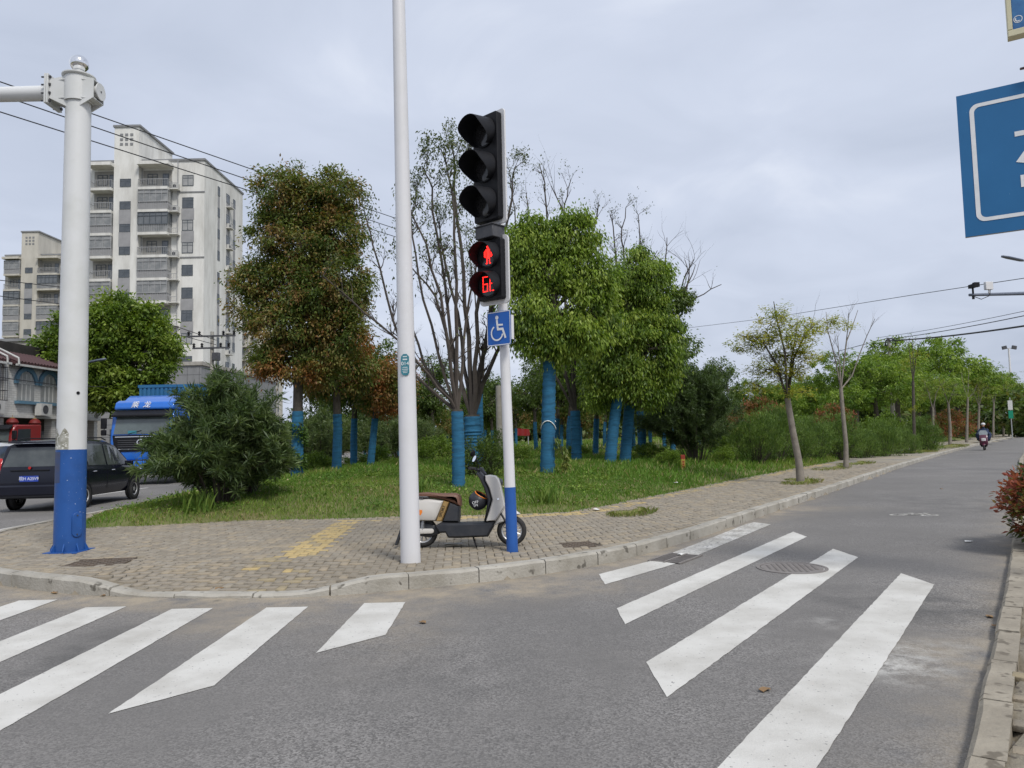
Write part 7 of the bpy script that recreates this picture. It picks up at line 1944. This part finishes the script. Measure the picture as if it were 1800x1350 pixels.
for i, (px, py) in enumerate(((250, 885), (340, 893), (355, 900), (735, 868), (958, 885))):
    q = lawn_at(px, py); r = np.random.default_rng(100 + i); n = 90
    P_ = np.column_stack([q.x + r.normal(0, .12, n), q.y + r.normal(0, .12, n), np.full(n, q.z)])
    tag(blades('tall_weed', P_, .15, .38, .012, [(.10, .18, .03), (.15, .22, .04)], .7, seed=100 + i), ('tall weed clump at the lawn tip beside the mast', 'tall weeds left below the big oleander', 'tall weeds below the big oleander', 'tall grass tuft right of the plain white pole', 'grass tuft right of the signal pole')[i], 'weeds', kind='stuff')

# ------------------------------------------------------------------ litter
M['litter_white'] = material('litter_white', (0.68, 0.68, 0.66), .7, var=(0.5, 0.5, 0.48), scale=20)
M['dry_leaf'] = material('dry_leaf', (0.20, 0.12, 0.06), .8, var=(0.28, 0.19, 0.09), scale=20)
def scrap(name, label, x, y, z, s, mat, seed, cat):
    r = random.Random(seed); m = MB(); n = 7; vs = [(0, 0, s * .25)]
    for i in range(n):
        a = 2 * math.pi * i / n; q = s * r.uniform(.5, 1.1); vs.append((q * math.cos(a), q * math.sin(a) * .7, s * r.uniform(.0, .3)))
    m.add(vs, [(0, i + 1, (i + 1) % n + 1) for i in range(n)]); o = m.build(name, M[mat], None, loc=(x, y, z), rot=(0, 0, r.uniform(0, 6))); o.modifiers.new('thick', 'SOLIDIFY').thickness = .004
    return tag(o, label, cat)
q = ground(1702, 953); scrap('paper_scrap', 'crumpled white paper on the right road', q.x, q.y, .006, .07, 'litter_white', 1, 'litter')
q = ground(1196, 975, .02); scrap('tissue', 'white tissue on the gully grate', q.x, q.y, .02, .07, 'litter_white', 2, 'litter')
q = lawn_at(1189, 852); scrap('plastic_bag', 'pale plastic bag on the lawn edge near the yellow marker', q.x, q.y, q.z + .03, .12, 'litter_white', 3, 'litter')
q = ground(1048, 896, .15); scrap('paper_sheet', 'flat white paper at the lawn edge above the empty pit', q.x, q.y, .15, .13, 'litter_white', 4, 'litter')
q = ground(760, 955, .15); scrap('paper_sheet', 'white sheet lying under the parked scooter', q.x + .3, 9.75, .153, .16, 'litter_white', 5, 'litter')
pts_l = [(95, 1044, 'dry leaf in the gutter left of the dropped kerb'), (182, 1048, 'second dry leaf in the left gutter'), (386, 1032, 'reddish leaf on the tactile paving'), (1738, 1085, 'pale dry leaf by the right kerb'), (1750, 1103, 'smaller dry leaf by the right kerb'), (742, 1096, 'yellow leaf on the road near the shortest stripe'), (1655, 860, 'scrap on the far right road'), (1345, 1215, 'dark chip beside the long stripe')]
for i, (px, py, lab) in enumerate(pts_l):
    q = ground(px, py, .15 if i == 2 else 0); scrap('dry_leaf', lab, q.x, q.y, q.z + .008 + (-.02 if i == 2 else 0), .05, 'dry_leaf', 20 + i, 'leaf')
fl_lab = ['below the signal pole', 'near the empty pit', 'left of the plain white pole', 'at the bright camphor foot', 'below the second bright camphor', 'close to the plain white pole, left', 'touching the plain white pole side', 'below the yellow marker']
for i, (px, py) in enumerate(((880, 905), (1010, 890), (600, 870), (950, 868), (1075, 862), (640, 880), (690, 876), (1120, 850))):
    q = lawn_at(px, py); scrap('fallen_leaf', 'small pale fallen leaf on the lawn ' + fl_lab[i], q.x, q.y, q.z + .05, .045, 'dry_leaf', 40 + i, 'leaf')['group'] = 'fallen leaves on the lawn'
